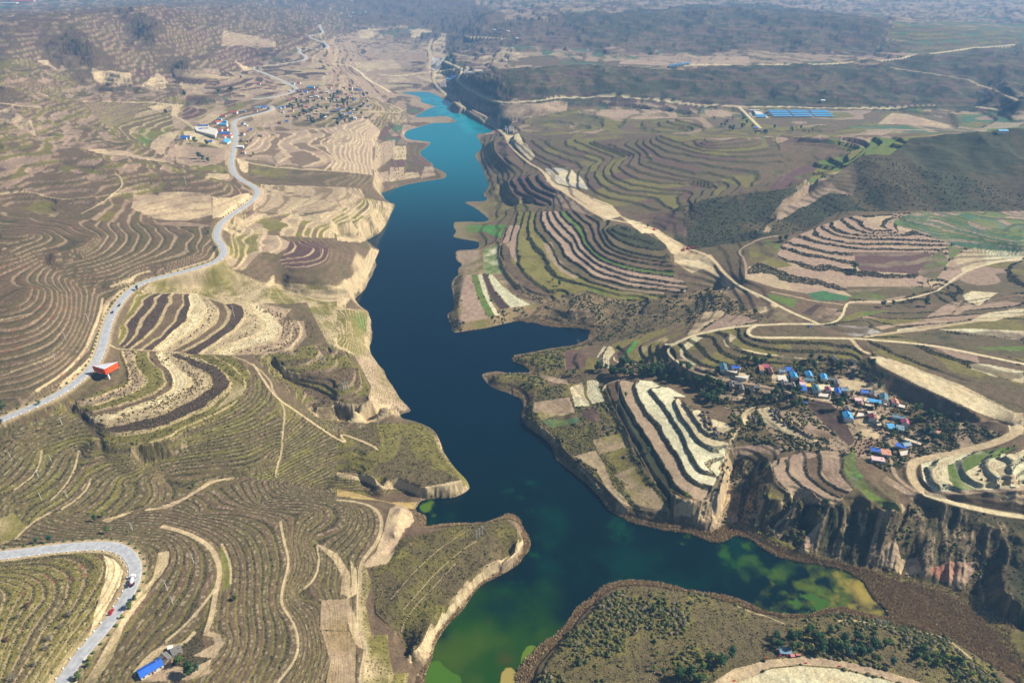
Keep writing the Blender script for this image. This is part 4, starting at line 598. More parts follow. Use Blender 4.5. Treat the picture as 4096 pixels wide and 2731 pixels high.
# ---------------------------------------------------------------- roads pressed into the ground
RD = {}
def road_profile(s, z=None, sm=25):
    p = smooth(pp(s), 3)
    if z is not None:
        q, t = densify(p, 1.0); zz = relief(q, np.interp(t, np.linspace(0, 1, len(z)), z)); d = rays(q); k = (zz - CAMZ) / d[:, 2]; x, y = d[:, 0] * k, d[:, 1] * k
    else:
        q, t = densify(p, 1.5); x, y, zz = to_ground(q)
    L = np.concatenate(([0], np.cumsum(np.hypot(np.diff(x), np.diff(y))))); keep = np.concatenate(([True], np.diff(L) > 1e-6)); x, y, zz, L = x[keep], y[keep], zz[keep], L[keep]
    n = max(3, int(L[-1] / 1.5)); u = np.linspace(0, L[-1], n); x = np.interp(u, L, x); y = np.interp(u, L, y); zz = np.interp(u, L, zz)
    w = max(1, min(sm, n // 3)); ker = np.hanning(2 * w + 3)[1:-1]; ker /= ker.sum()
    def f(a, w=w, ker=ker): return np.convolve(np.pad(a, (w, w), 'edge'), ker, 'valid')
    k3 = np.hanning(9)[1:-1]; k3 /= k3.sum(); wp = 3
    zz = f(zz)
    x = np.convolve(np.pad(x, (wp, wp), 'edge'), k3, 'valid'); y = np.convolve(np.pad(y, (wp, wp), 'edge'), k3, 'valid')
    return x, y, zz
def near_line(x, y, z, rad):
    """nearest distance and road height for the grid nodes close to a line"""
    D = {}; ii, jj = idx(x, y); best = np.full((NR, NA), 1e9, np.float32); hz = np.zeros((NR, NA), np.float32)
    for k in range(len(x)):
        r = math.hypot(x[k], y[k]); a = int(rad / (r * (TH[1] - TH[0]))) + 2; lr = RR[min(NR - 1, int(ii[k]) + 1)] - RR[max(0, int(ii[k]))]; b = int(rad / max(lr, .1)) + 2
        i0 = max(0, int(ii[k]) - b); i1 = min(NR, int(ii[k]) + b + 2); j0 = max(0, int(jj[k]) - a); j1 = min(NA, int(jj[k]) + a + 2)
        if i1 <= i0 or j1 <= j0: continue
        d = np.hypot(GX[i0:i1, j0:j1] - x[k], GY[i0:i1, j0:j1] - y[k]); B = best[i0:i1, j0:j1]; m = d < B
        B[m] = d[m]; hz[i0:i1, j0:j1][m] = z[k]
    return best, hz
ROADM = np.zeros((NR, NA), np.float32)
lane_cov = []
for (w, c, s) in LN:
    w = w * (.68 if c == 'cream' else .8)
    x, y, z = road_profile(s); w = max(w, float(np.median(np.hypot(x, y))) * .0042 if np.median(np.hypot(x, y)) > 1150 else 0); d, hz = near_line(x, y, z, w * 1.1)
    k = 1 - ss(w * .5, w * 1.0, d); k = np.where(LAKE, 0, k) * (.9 if w >= 3 else .5)
    Z1 = Z1 * (1 - k) + hz * k; lane_cov.append((1 - ss(w * .42, w * .62, d), c))
for nm, (w, kd, z, s) in ROADS.items():
    x, y, z = road_profile(s, z); RD[nm] = (x, y, z, w)
    d, hz = near_line(x, y, z, w * 1.6)
    k = 1 - ss(w * .62, w * 1.35, d); Z1 = Z1 * (1 - k) + (hz - .12) * k
    ROADM = np.maximum(ROADM, 1 - ss(w * .55, w * .95, d))
# ---------------------------------------------------------------- colour of the ground
COL = np.zeros((NR, NA, 3), np.float32)
def mixc(a, b, t): return np.asarray(PAL[a], np.float32) * (1 - t[..., None]) + np.asarray(PAL[b], np.float32) * t[..., None]
T1 = ss(-.35, .35, N_lo * .5 + N_mid * .8); T2 = ss(-.3, .3, N_mid)
Thi = ss(-.25, .45, N_hi)
patch = np.floor((fbm(GX, GY, 90, 2, 71) + 1) * 4).astype(np.int64)
for k, rg in enumerate(RG):
    m = REG == k + 1
    if not m.any(): continue
    b = rg[5].split(); b0, b1 = b[0], b[-1]
    c = mixc(b0, b1, T1[m])
    if rg[7] or rg[8]:
        pal = rg[7].split() or [b0]; P_ = np.array([PAL[q] for q in pal], np.float32)
        h = (h2(LV[m] * 7 + k, patch[m], 5) * len(pal)).astype(int).clip(0, len(pal) - 1); tc = P_[h]
        for lv, cn in rg[8].items(): tc[LV[m] == lv] = PAL[cn]
        c = tc * (.85 + .3 * T1[m][:, None]) if rg[8] else tc * .75 + c * .25
    r = RIS[m] * (.85 if rg[2] > .3 else rg[2] * 1.2); r = r * (.65 + .35 * T2[m])
    c = c * (1 - r[:, None]) + mixc(rg[6], b0, T2[m] * .5) * r[:, None]
    COL[m] = c
m = REG == 0; COL[m] = mixc('scrub', 'brown', T1[m])
# bare loess shows through on steep ground
s_ = (ss(.95, 1.6, STEEP) * ss(-.05, .35, rid * .6 + N_mid - .3) * .75)
darkbank = np.isin(REG, [k + 1 for k, rg in enumerate(RG) if rg[0] in ('cliffE', 'bankR', 'escarp', 'ridgeR', 'bankS', 'tri', 'far', 'farhill', 'farslope')])
s_ = np.where(REG == [q[0] for q in RG].index('cliffE') + 1, s_ * .12, np.where(darkbank, s_ * .35, s_))[..., None]
COL = COL * (1 - s_) + np.asarray(PAL['loess'], np.float32) * s_
PAINT = np.zeros((NR, NA), bool)
for (cs, st, s) in FD:
    r = inpoly(*world_poly(s, 8))
    if r is None: continue
    sl_, m = r; a, b = cs.split(); c = mixc(a, b, T1[sl_][m] * (1 if st else 1))
    if st: c = c * (1 - st * .55 * (np.sin(Q[sl_][m] * Sg[sl_][m] * 2 * np.pi / .45) > 0)[:, None])
    rr = (RIS[sl_][m] * np.minimum(ag[sl_][m], .8))[:, None]
    v = COL[sl_]; v[m] = c * (1 - rr) + v[m] * rr; PAINT[sl_] |= m
for cov, c in lane_cov:
    PAINT |= cov > .4; cov = (cov * .95)[..., None]; COL = COL * (1 - cov) + np.asarray(PAL[c], np.float32) * cov
k = ROADM[..., None] * .8; COL = COL * (1 - k) + np.asarray(PAL['loess'], np.float32) * k
# planting pits, tussocks and clods
_rp = ss(.02, .12, fbm(GX / .35, GY, 110, 3, 33))[..., None] * (REG == [q[0] for q in RG].index('ridgeR') + 1)[..., None]
COL = COL * (1 - _rp) + COL * _rp * 1.0 + _rp * (np.asarray(PAL['scrub'], np.float32) * .75 - COL) * .8
names = [''] + [rg[0] for rg in RG]
def inreg(*n): return np.isin(REG, [i for i, q in enumerate(names) if q in n])
shr = inreg('shrubUp', 'shrubMid', 'shrubLow', 'hair', 'spur', 'hill')
cellw = 1.7; pit = (h2(np.floor(GX / cellw).astype(np.int64), np.floor(GY / cellw).astype(np.int64), 3) > .74) & (F > .12) & (F < .42) & inreg('shrubMid', 'shrubLow', 'hair') & (ROADM < .1) & ~PAINT
COL[pit] = COL[pit] * .6 + np.array((.44, .36, .23), np.float32) * .4
veg = shr | inreg('pen', 'north_pen', 'south', 'noseD', 'mountain', 'ridgeR', 'cliffE', 'escarp', 'vill', 'stream', 'bankS', 'farhill')
tus = (fbm(GX, GY, 1.6, 2, 91) > .25) & veg & ~PAINT
COL[tus] *= .8
# dark shrubs along the lips of the planted slopes
lip = (F > .52) & (F < .84) & inreg('shrubLow', 'shrubMid', 'shrubUp', 'hair') & (N_mid + N_hi * .8 > -.25) & (ROADM < .1) & ~PAINT
COL[lip] = COL[lip] * .35 + np.asarray((.055, .05, .03), np.float32) * .65
redd = (vnoise(GX / 2.5, GY / 2.5, 8) > .74) & (fbm(GX, GY, 60, 2, 12) > .1) & inreg('shrubUp', 'hair') & (F > .5)
COL[redd] = COL[redd] * .5 + np.asarray((.20, .06, .045), np.float32) * .5
COL *= (1 + .28 * N_hi + .16 * fbm(GX, GY, 1.1, 2, 99))[..., None]
_k = inreg('cliffE', 'gullyW', 'bankR', 'escarp') * ss(.80, .97, FLU) * ss(.2, .5, STEEP) * (.3 + .4 * (rid2 > .8)); _k = np.where(DIST > 1100, _k * .4, _k)[..., None]
COL = COL * (1 - _k) + np.asarray((.36, .26, .155), np.float32) * _k
_st = fbm(GX * .6 + GY * .3, GY * 1.6 - GX * .8, 9, 4, 77); _k = (inreg('reedbed') * ss(.0, .4, _st) * .6)[..., None]; COL = COL * (1 - _k) + np.asarray((.16, .135, .06), np.float32) * _k
# wet margin of the reservoir
wet = (1 - ss(.25, .8, Z1))[..., None] * .5; COL = COL * (1 - wet) + np.asarray((.20, .155, .10), np.float32) * wet
COL[LAKE] = (.05, .06, .04)
COL = np.clip(COL, .01, .8)
HZ = Z1
# ---------------------------------------------------------------- Blender helpers
def link(o, parent=None):
    sc.collection.objects.link(o)
    if parent is not None: o.parent = parent
    return o
def tag(o, label=None, cat=None, group=None, kind=None):
    if label: o['label'] = label
    if cat: o['category'] = cat
    if group: o['group'] = group
    if kind: o['kind'] = kind
    return o
def fast_mesh(name, co, quads, smooth_=True):
    me = bpy.data.meshes.new(name); me.vertices.add(len(co)); me.vertices.foreach_set('co', np.ascontiguousarray(co, np.float32).ravel())
    n = len(quads); k = quads.shape[1]
    me.loops.add(n * k); me.loops.foreach_set('vertex_index', np.ascontiguousarray(quads, np.int32).ravel())
    me.polygons.add(n); me.polygons.foreach_set('loop_start', np.arange(0, n * k, k, dtype=np.int32)); me.polygons.foreach_set('loop_total', np.full(n, k, np.int32))
    me.polygons.foreach_set('use_smooth', np.full(n, smooth_, bool)); me.update(calc_edges=True); return me
def add_col(me, col, name='cover'):
    a = me.color_attributes.new(name, 'FLOAT_COLOR', 'POINT'); c = np.ones((len(me.vertices), 4), np.float32); c[:, :3] = col; a.data.foreach_set('color', c.ravel())
def new_mat(name, base=(.5, .5, .5), rough=.9, spec=.2, metal=0.0):
    m = bpy.data.materials.new(name); m.use_nodes = True; b = m.node_tree.nodes['Principled BSDF']
    b.inputs['Base Color'].default_value = (*base, 1); b.inputs['Roughness'].default_value = rough; b.inputs['Specular IOR Level'].default_value = spec; b.inputs['Metallic'].default_value = metal
    return m
def noise_col(m, c1, c2, scale=1.0, detail=4, lo=.35, hi=.65, bump=0, src=None):
    N = m.node_tree.nodes; L = m.node_tree.links; b = N['Principled BSDF']
    tc = N.new('ShaderNodeTexCoord'); nz = N.new('ShaderNodeTexNoise'); nz.inputs['Scale'].default_value = scale; nz.inputs['Detail'].default_value = detail
    L.new(tc.outputs['Object'], nz.inputs['Vector'])
    mr = N.new('ShaderNodeMapRange'); mr.inputs['From Min'].default_value = lo; mr.inputs['From Max'].default_value = hi; L.new(nz.outputs['Fac'], mr.inputs['Value'])
    mx = N.new('ShaderNodeMix'); mx.data_type = 'RGBA'; mx.inputs['A'].default_value = (*c1, 1); mx.inputs['B'].default_value = (*c2, 1); L.new(mr.outputs[0], mx.inputs['Factor']); L.new(mx.outputs['Result'], b.inputs['Base Color'])
    if bump:
        bp = N.new('ShaderNodeBump'); bp.inputs['Strength'].default_value = bump; bp.inputs['Distance'].default_value = .1; L.new(nz.outputs['Fac'], bp.inputs['Height']); L.new(bp.outputs[0], b.inputs['Normal'])
    return m
def attr_mat(name, rough=.95, spec=.1, n_scale=.9, n_amt=.35, bump=.6, bdist=.4):
    m = new_mat(name, rough=rough, spec=spec); N = m.node_tree.nodes; L = m.node_tree.links; b = N['Principled BSDF']
    at = N.new('ShaderNodeAttribute'); at.attribute_name = 'cover'; tc = N.new('ShaderNodeTexCoord')
    nz = N.new('ShaderNodeTexNoise'); nz.inputs['Scale'].default_value = n_scale; nz.inputs['Detail'].default_value = 5; nz.inputs['Roughness'].default_value = .65; L.new(tc.outputs['Object'], nz.inputs['Vector'])
    mr = N.new('ShaderNodeMapRange'); mr.inputs['From Min'].default_value = .3; mr.inputs['From Max'].default_value = .7; mr.inputs['To Min'].default_value = 1 - n_amt; mr.inputs['To Max'].default_value = 1 + n_amt
    L.new(nz.outputs['Fac'], mr.inputs['Value'])
    mx = N.new('ShaderNodeVectorMath'); mx.operation = 'SCALE'; L.new(at.outputs['Color'], mx.inputs[0]); L.new(mr.outputs[0], mx.inputs['Scale']); L.new(mx.outputs[0], b.inputs['Base Color'])
    bp = N.new('ShaderNodeBump'); bp.inputs['Strength'].default_value = bump; bp.inputs['Distance'].default_value = bdist; L.new(nz.outputs['Fac'], bp.inputs['Height']); L.new(bp.outputs[0], b.inputs['Normal'])
    return m
# ---------------------------------------------------------------- ground
co = np.stack([GX, GY, HZ], -1).reshape(-1, 3)
I0 = (np.arange(NR - 1)[:, None] * NA + np.arange(NA - 1)[None, :]); Qd = np.stack([I0, I0 + NA, I0 + NA + 1, I0 + 1], -1).reshape(-1, 4)
me = fast_mesh('ground', co, Qd); add_col(me, COL.reshape(-1, 3)); me.materials.append(attr_mat('loess_ground'))
ground = link(bpy.data.objects.new('ground', me)); tag(ground, kind='structure')
if me.polygons[1000].normal.z < 0: me.flip_normals()
# ---------------------------------------------------------------- water: one sheet over the bed, with its weed beds and silt
dil = LAKE.copy()
for _ in range(7):
    d2 = dil.copy(); d2[1:] |= dil[:-1]; d2[:-1] |= dil[1:]; d2[:, 1:] |= dil[:, :-1]; d2[:, :-1] |= dil[:, 1:]; dil = d2
cells = dil[:-1, :-1] & dil[1:, 1:] & dil[1:, :-1] & dil[:-1, 1:]
ids = -np.ones(NR * NA, np.int64); used = np.zeros(NR * NA, bool); qs = Qd[cells.ravel()]; used[qs.ravel()] = True; ids[used] = np.arange(used.sum()); qs = ids[qs]
wx, wy = GX.ravel()[used], GY.ravel()[used]
deep = np.array((.0002, .009, .018)); head = np.array((.0, .15, .19)); near_ = np.array((.0008, .009, .011))
t = ss(900, 1750, wy)[:, None]; wc = deep * (1 - t) + head * t; t = ss(620, 330, wy)[:, None]; wc = wc * (1 - t) + near_ * t
def wpatch(s, col, soft, thr=0.0, nsc=16, amp=1.0, cov=1.0):
    global wc
    m = np.zeros((NR, NA)); r = inpoly(*at_z(smooth(pp(s), 2, True), 0.0))
    if r is None: return
    m[r[0]] = r[1]; m = boxblur(m, max(1, int(soft * .8))); v = m.ravel()[used]; nz = fbm(wx, wy, nsc, 6, 55) * amp
    k = ss((.25 if soft < 20 else .12) + thr * .6, (.55 if soft < 8 else .80 if soft < 20 else 1.05) + thr * .6, v * cov + nz * .9 * ss(.0, .25, v))[:, None]; wc = wc * (1 - k) + np.array(col) * k
wpatch("H 1050,760 1300,560 1600,560 2352,640 I 700,760 200,960 H 1900,860 1500,1150 1000,1100", (.001, .022, .016), 60, 0, 30, 1.6, .8)
wpatch("H 640,1700 640,1400 700,1240 860,1060 1000,900 1200,900 1420,1000 1500,1180 1400,1290 1240,1700", (.012, .050, .004), 50, -.1, 40)
wpatch("H 660,1350 880,1120 1150,1050 1380,1150 1300,1320 1100,1500 700,1500", (.040, .075, .005), 60, 0, 35, 1.2)
wpatch("H 1000,1250 1200,1150 1330,1230 1260,1450 1050,1470", (.055, .045, .010), 40, .05, 25, 1.2)
wpatch("H 570,1700 620,1450 680,1390 760,1500 850,1490 830,1700", (.05, .12, .010), 6, .0, 14)
wpatch("H 1230,1480 1260,1340 1330,1310 1330,1350 1250,1470", (.10, .15, .015), 4, 0, 8)
wpatch("H 1090,1560 1100,1480 1190,1470 1230,1567 1200,1750 1090,1750", (.28, .22, .06), 5, 0, 10)
wpatch("H 545,360 600,335 680,350 650,440 560,430 530,400", (.07, .13, .012), 12, .05, 12, 1.3)
wpatch("H 600,340 780,400 760,490 600,470", (.004, .035, .012), 24)
wpatch("I 330,630 500,640 500,750 300,730", (.02, .07, .010), 24, .05, 9, 1.6, .62); wpatch("I 420,820 540,740 700,740 800,800 700,880 500,860", (.035, .085, .010), 26, .05, 14, 1.2, .75)
wpatch("I -20,550 90,560 150,610 60,640", (.05, .10, .010), 14, .1, 10, 1.5)
for _p in ("H 1260,640 1400,620 1420,720 1280,740", "H 1840,790 2120,800 2120,870 1880,870", "H 1150,200 1400,240 1300,400 1180,330", "H 1820,480 2000,500 1960,620 1840,560", "H 1180,800 1340,760 1300,900 1150,900"): wpatch(_p, (.003, .035, .018), 24, .05, 9, 1.6, .5)
wpatch("I 560,960 780,850 900,900 980,760 1120,790 1240,850 1300,960 1100,1080 860,1140 640,1110", (.075, .105, .012), 26, .0, 9, 1.3, .75)
wpatch("I 660,1020 900,960 1150,1000 1200,1080 860,1130 680,1110", (.04, .10, .012), 16, .05, 5, 1.8, .55)
wpatch("I 980,760 1100,790 1240,860 1300,930 1450,1110 1440,1140 1200,1090 1080,1050 1120,960 1050,840", (.20, .17, .03), 20, .05, 7, 1.4, .75)
wpatch("I 1120,800 1290,900 1440,1060 1450,1140 1200,1080 1160,980", (.30, .22, .05), 22, 0, 10, .8)
wpatch("B 430,620 520,615 700,660 1050,880 950,900 800,830 700,740 560,640", (.0, .22, .25), 10, 0, 20)
me = fast_mesh('water', np.stack([wx, wy, np.zeros_like(wx)], -1), qs); add_col(me, wc)
wm = new_mat('reservoir_water', rough=.12, spec=.28); N = wm.node_tree.nodes; L = wm.node_tree.links; b = N['Principled BSDF']; b.inputs['IOR'].default_value = 1.33
at = N.new('ShaderNodeAttribute'); at.attribute_name = 'cover'; L.new(at.outputs['Color'], b.inputs['Base Color'])
tc = N.new('ShaderNodeTexCoord'); nz = N.new('ShaderNodeTexNoise'); nz.inputs['Scale'].default_value = .8; nz.inputs['Detail'].default_value = 3; L.new(tc.outputs['Object'], nz.inputs['Vector'])
bp = N.new('ShaderNodeBump'); bp.inputs['Strength'].default_value = .25; bp.inputs['Distance'].default_value = .15; L.new(nz.outputs['Fac'], bp.inputs['Height']); L.new(bp.outputs[0], b.inputs['Normal'])
me.materials.append(wm)
if me.polygons[10].normal.z < 0: me.flip_normals()
tag(link(bpy.data.objects.new('water', me)), kind='structure')
# ---------------------------------------------------------------- paved road
def ribbon(name, x, y, z, prof, mat_, parent=None, zoff=0.0):
    """sweep a cross section [(offset, height)] along a line"""
    dx = np.gradient(x); dy = np.gradient(y); l = np.hypot(dx, dy); nx, ny = dy / l, -dx / l; k = len(prof)
    co = np.stack([np.stack([x + nx * o, y + ny * o, z + h + zoff], -1) for o, h in prof], 1).reshape(-1, 3)
    i = np.arange(len(x) - 1)[:, None] * k + np.arange(k - 1)[None, :]; q = np.stack([i, i + k, i + k + 1, i + 1], -1).reshape(-1, 4)
    me = fast_mesh(name, co, q, False); me.materials.append(mat_)
    if me.polygons[0].normal.z < 0: me.flip_normals()
    return link(bpy.data.objects.new(name, me), parent)
asph = noise_col(new_mat('asphalt_worn', rough=.85, spec=.3), (.30, .305, .32), (.42, .425, .435), .35, 6)
line_m = new_mat('road_line', (.62, .60, .55), .8)
for nm, (x, y, z, w) in RD.items():
    h = w * .5 - .6
    tag(ribbon('road', x, y, z, [(-h - .7, -.45), (-h, 0), (-h * .5, .05), (0, .09), (h * .5, .05), (h, 0), (h + .7, -.45)], asph, zoff=.10), kind='structure')
    for sgn in (-1, 1): tag(ribbon('road_edge_line', x, y, z, [(sgn * (h - .35) - .09, .0), (sgn * (h - .35) + .09, .0)], line_m, zoff=.125), kind='structure')
# ---------------------------------------------------------------- haze
def box_mesh(name, x0, x1, y0, y1, z0, z1):
    v = [(x, y, z) for z in (z0, z1) for x, y in ((x0, y0), (x1, y0), (x1, y1), (x0, y1))]
    m = bpy.data.meshes.new(name); m.from_pydata(v, [], [(3, 2, 1, 0), (4, 5, 6, 7), (0, 1, 5, 4), (1, 2, 6, 5), (2, 3, 7, 6), (3, 0, 4, 7)]); m.update(); return m
hm = bpy.data.materials.new('haze'); hm.use_nodes = True; N = hm.node_tree.nodes; N.remove(N['Principled BSDF']); pv = N.new('ShaderNodeVolumePrincipled')
pv.inputs['Color'].default_value = (.26, .56, 1.0, 1); pv.inputs['Density'].default_value = 1.15e-4; pv.inputs['Anisotropy'].default_value = .1
hm.node_tree.links.new(pv.outputs[0], N['Material Output'].inputs['Volume'])
me = box_mesh('haze', -9000, 9000, -300, 9500, -4, 430); me.materials.append(hm); tag(link(bpy.data.objects.new('haze', me)), kind='stuff')
# ---------------------------------------------------------------- small-object mesh builder
rnd = random.Random(11)
def spot(s, A=None):
    x, y, z = to_ground(pp(s), HZ if A is None else A); return [Vector((float(a), float(b), float(c))) for a, b, c in zip(x, y, z)]
def gz(x, y): return float(sample(HZ, [x], [y])[0])
class MB:
    def __init__(s): s.v = []; s.f = []
    def add(s, v, f):
        n = len(s.v); s.v += [tuple(p) for p in v]; s.f += [tuple(i + n for i in q) for q in f]; return s
    def box(s, cx, cy, z0, lx, ly, lz, rz=0.0, taper=1.0):
        c, d = math.cos(rz), math.sin(rz); v = []
        for k, z in ((1, z0), (taper, z0 + lz)):
            for a, b in ((-1, -1), (1, -1), (1, 1), (-1, 1)):
                x, y = a * lx / 2 * k, b * ly / 2 * k; v.append((cx + x * c - y * d, cy + x * d + y * c, z))
        return s.add(v, [(3, 2, 1, 0), (4, 5, 6, 7), (0, 1, 5, 4), (1, 2, 6, 5), (2, 3, 7, 6), (3, 0, 4, 7)])
    def tube(s, a, b, r0, r1=None, n=8, cap=True):
        r1 = r0 if r1 is None else r1; a = Vector(a); b = Vector(b); w = (b - a).normalized(); u = w.orthogonal().normalized(); t = w.cross(u); v = []
        for p, r in ((a, r0), (b, r1)):
            for k in range(n):
                q = 2 * math.pi * k / n; v.append(p + u * math.cos(q) * r + t * math.sin(q) * r)
        f = [(k, (k + 1) % n, n + (k + 1) % n, n + k) for k in range(n)]
        if cap: f += [tuple(range(n - 1, -1, -1)), tuple(range(n, 2 * n))]
        return s.add(v, f)
    def prism(s, pts, z0, z1):
        n = len(pts); v = [(x, y, z0) for x, y in pts] + [(x, y, z1) for x, y in pts]
        return s.add(v, [tuple(range(n - 1, -1, -1)), tuple(range(n, 2 * n))] + [(k, (k + 1) % n, n + (k + 1) % n, n + k) for k in range(n)])
    def side(s, pts, x0, x1):
        """profile in y,z swept along x"""
        n = len(pts); v = [(x0, y, z) for y, z in pts] + [(x1, y, z) for y, z in pts]
        return s.add(v, [tuple(range(n)), tuple(range(2 * n - 1, n - 1, -1))] + [(k, n + k, n + (k + 1) % n, (k + 1) % n) for k in range(n)])
    def dome(s, cx, cy, z0, rx, ry, h, n=9, m=4, j=0.0):
        v = []; f = []
        for a in range(m):
            q = a / m * math.pi / 2
            for k in range(n):
                t = 2 * math.pi * k / n; jj = 1 + rnd.uniform(-j, j); v.append((cx + rx * math.cos(q) * math.cos(t) * jj, cy + ry * math.cos(q) * math.sin(t) * jj, z0 + h * math.sin(q) * (1 + rnd.uniform(-j, j) * .5)))
        v.append((cx, cy, z0 + h))
        for a in range(m - 1): f += [(a * n + k, a * n + (k + 1) % n, (a + 1) * n + (k + 1) % n, (a + 1) * n + k) for k in range(n)]
        f += [((m - 1) * n + k, (m - 1) * n + (k + 1) % n, m * n) for k in range(n)]
        return s.add(v, f)
    def mesh(s, name, m, sm=False):
        me = bpy.data.meshes.new(name); me.from_pydata([tuple(p) for p in s.v], [], s.f); me.materials.append(m)
        if sm: me.polygons.foreach_set('use_smooth', [True] * len(me.polygons))
        me.update(); return me
    def obj(s, name, m, parent=None, sm=False, label=None):
        o = link(bpy.data.objects.new(name, s.mesh(name, m, sm)), parent)
        if label: o['label'] = label
        return o
def thing(name, label, cat, loc, rz=0.0, group=None, scale=1.0):
    o = bpy.data.objects.new(name, None); sc.collection.objects.link(o); o.location = loc; o.rotation_euler = (0, 0, rz); o.empty_display_size = .5
    if scale != 1.0: o.scale = (scale,) * 3
    return tag(o, label, cat, group)
def dup(root, loc, rz, label=None, group=None, scale=None):
    r = root.copy(); sc.collection.objects.link(r); r.location = loc; r.rotation_euler = (0, 0, rz)
    if scale is not None: r.scale = scale if hasattr(scale, '__len__') else (scale,) * 3
    if label: r['label'] = label
    if group: r['group'] = group
    for ch in kids.setdefault(root.name, list(root.children)):
        c = ch.copy(); sc.collection.objects.link(c); c.parent = r
        for g in list(ch.children):
            d = g.copy(); sc.collection.objects.link(d); d.parent = c
    return r
kids = {}
ORD = ['first', 'second', 'third', 'fourth', 'fifth', 'sixth', 'seventh', 'eighth', 'ninth', 'tenth', 'eleventh', 'twelfth', 'thirteenth', 'fourteenth', 'fifteenth', 'sixteenth', 'seventeenth', 'eighteenth', 'nineteenth', 'twentieth']
def ordn(k): return ORD[k] if k < 20 else 'twenty-' + ORD[k - 20] if k < 29 else '%dth' % (k + 1)
# ---------------------------------------------------------------- houses
ROOFC = dict(blue=(.02, .12, .52), sky=(.06, .32, .62), teal=(.06, .15, .20), slate=(.16, .25, .32), grey=(.17, .16, .15), salmon=(.55, .24, .15), magenta=(.38, .07, .13), red=(.42, .08, .07),
             brown=(.22, .11, .08), pink=(.62, .42, .42), yellow=(.65, .42, .05), cream=(.52, .44, .30), maroon=(.22, .05, .06), white=(.70, .70, .68))
CNAME = dict(blue='deep blue', sky='bright sky blue', teal='dark teal', slate='grey blue', grey='old grey tiled', salmon='salmon red', magenta='magenta', red='red', brown='red brown', pink='pale pink', yellow='yellow', cream='cream flat', maroon='maroon', white='white')
RM = {}
for k, c in ROOFC.items():
    m = new_mat('roof_' + k, c, .55 if k != 'grey' else .9, .4); noise_col(m, tuple(q * .78 for q in c), tuple(min(.8, q * 1.15) for q in c), 1.4, 3, .3, .7); RM[k] = m
wall_w = noise_col(new_mat('plaster_wall'), (.55, .52, .46), (.68, .66, .60), .8); wall_b = noise_col(new_mat('mud_brick_wall'), (.24, .16, .11), (.34, .24, .16), 1.2); wall_r = noise_col(new_mat('red_brick_wall'), (.26, .12, .08), (.36, .19, .13), 1.5)
door_m = new_mat('painted_door', (.20, .05, .04), .6); glass_m = new_mat('window_glass', (.03, .045, .06), .15, .6); frame_m = new_mat('white_frame', (.62, .62, .60), .6); conc_m = noise_col(new_mat('concrete_yard'), (.50, .46, .38), (.62, .58, .50), .3)
def house(loc, L, W, rz, col, wall=None, H=3.0, kind='gable', label='', group=None, name='farmhouse', cat='house', detail=True):
    t = thing(name, label, cat, loc, rz, group); wall = wall or (wall_b if col in ('grey', 'brown', 'cream') else wall_w)
    rise = W * (.26 if kind == 'gable' else .0); b = MB()
    if kind == 'gable': b.side([(-W / 2, -2.5), (W / 2, -2.5), (W / 2, H), (0, H + rise - .05), (-W / 2, H)], -L / 2, L / 2)
    elif kind == 'shed': b.side([(-W / 2, -2.5), (W / 2, -2.5), (W / 2, H + W * .16 - .02), (-W / 2, H - .02)], -L / 2, L / 2)
    else: b.box(0, 0, -2.5, L, W, H + 2.5)
    b.obj('wall', wall, t)
    r = MB(); o = .45; th = .16
    if kind == 'gable':
        e = rise * (W / 2 + o) / (W / 2)
        for sg in (-1, 1):
            r.side([(0, H + rise), (0, H + rise + th), (sg * (W / 2 + o), H + rise - e + th), (sg * (W / 2 + o), H + rise - e)], -L / 2 - o * .6, L / 2 + o * .6)
    elif kind == 'shed': r.side([(-W / 2 - o, H - o * .16), (W / 2 + o, H + W * .16 + o * .16), (W / 2 + o, H + W * .16 + o * .16 + th), (-W / 2 - o, H - o * .16 + th)], -L / 2 - o * .5, L / 2 + o * .5)
    else: r.box(0, 0, H, L + .5, W + .5, .22)
    ro = r.obj('roof', RM[col], t)
    if detail:
        if kind == 'gable': MB().box(0, 0, H + rise + th - .02, L + .5, .32, .14).obj('ridge_cap', RM[col], ro)
        if L > 5: MB().box(L * .3, 0, H + rise * .5, .55, .55, rise * .9 + 1.0).obj('chimney', wall_r, ro)
        d = MB().box(0, -W / 2 - .03, 0, 1.1, .08, 2.1).obj('door', door_m, t); MB().box(.38, -W / 2 - .09, 1.0, .06, .06, .16).obj('handle', frame_m, d)
        n = 2 if L < 9 else 4
        for k in range(n):
            x = -L / 2 + (k + .5) * L / n
            if abs(x) < 1.0: x = 1.5
            f = MB().box(x, -W / 2 - .03, .95, 1.25, .09, 1.25).obj('window', frame_m, t); MB().box(x, -W / 2 - .085, 1.05, 1.02, .04, 1.04).obj('pane', glass_m, f)
    return t
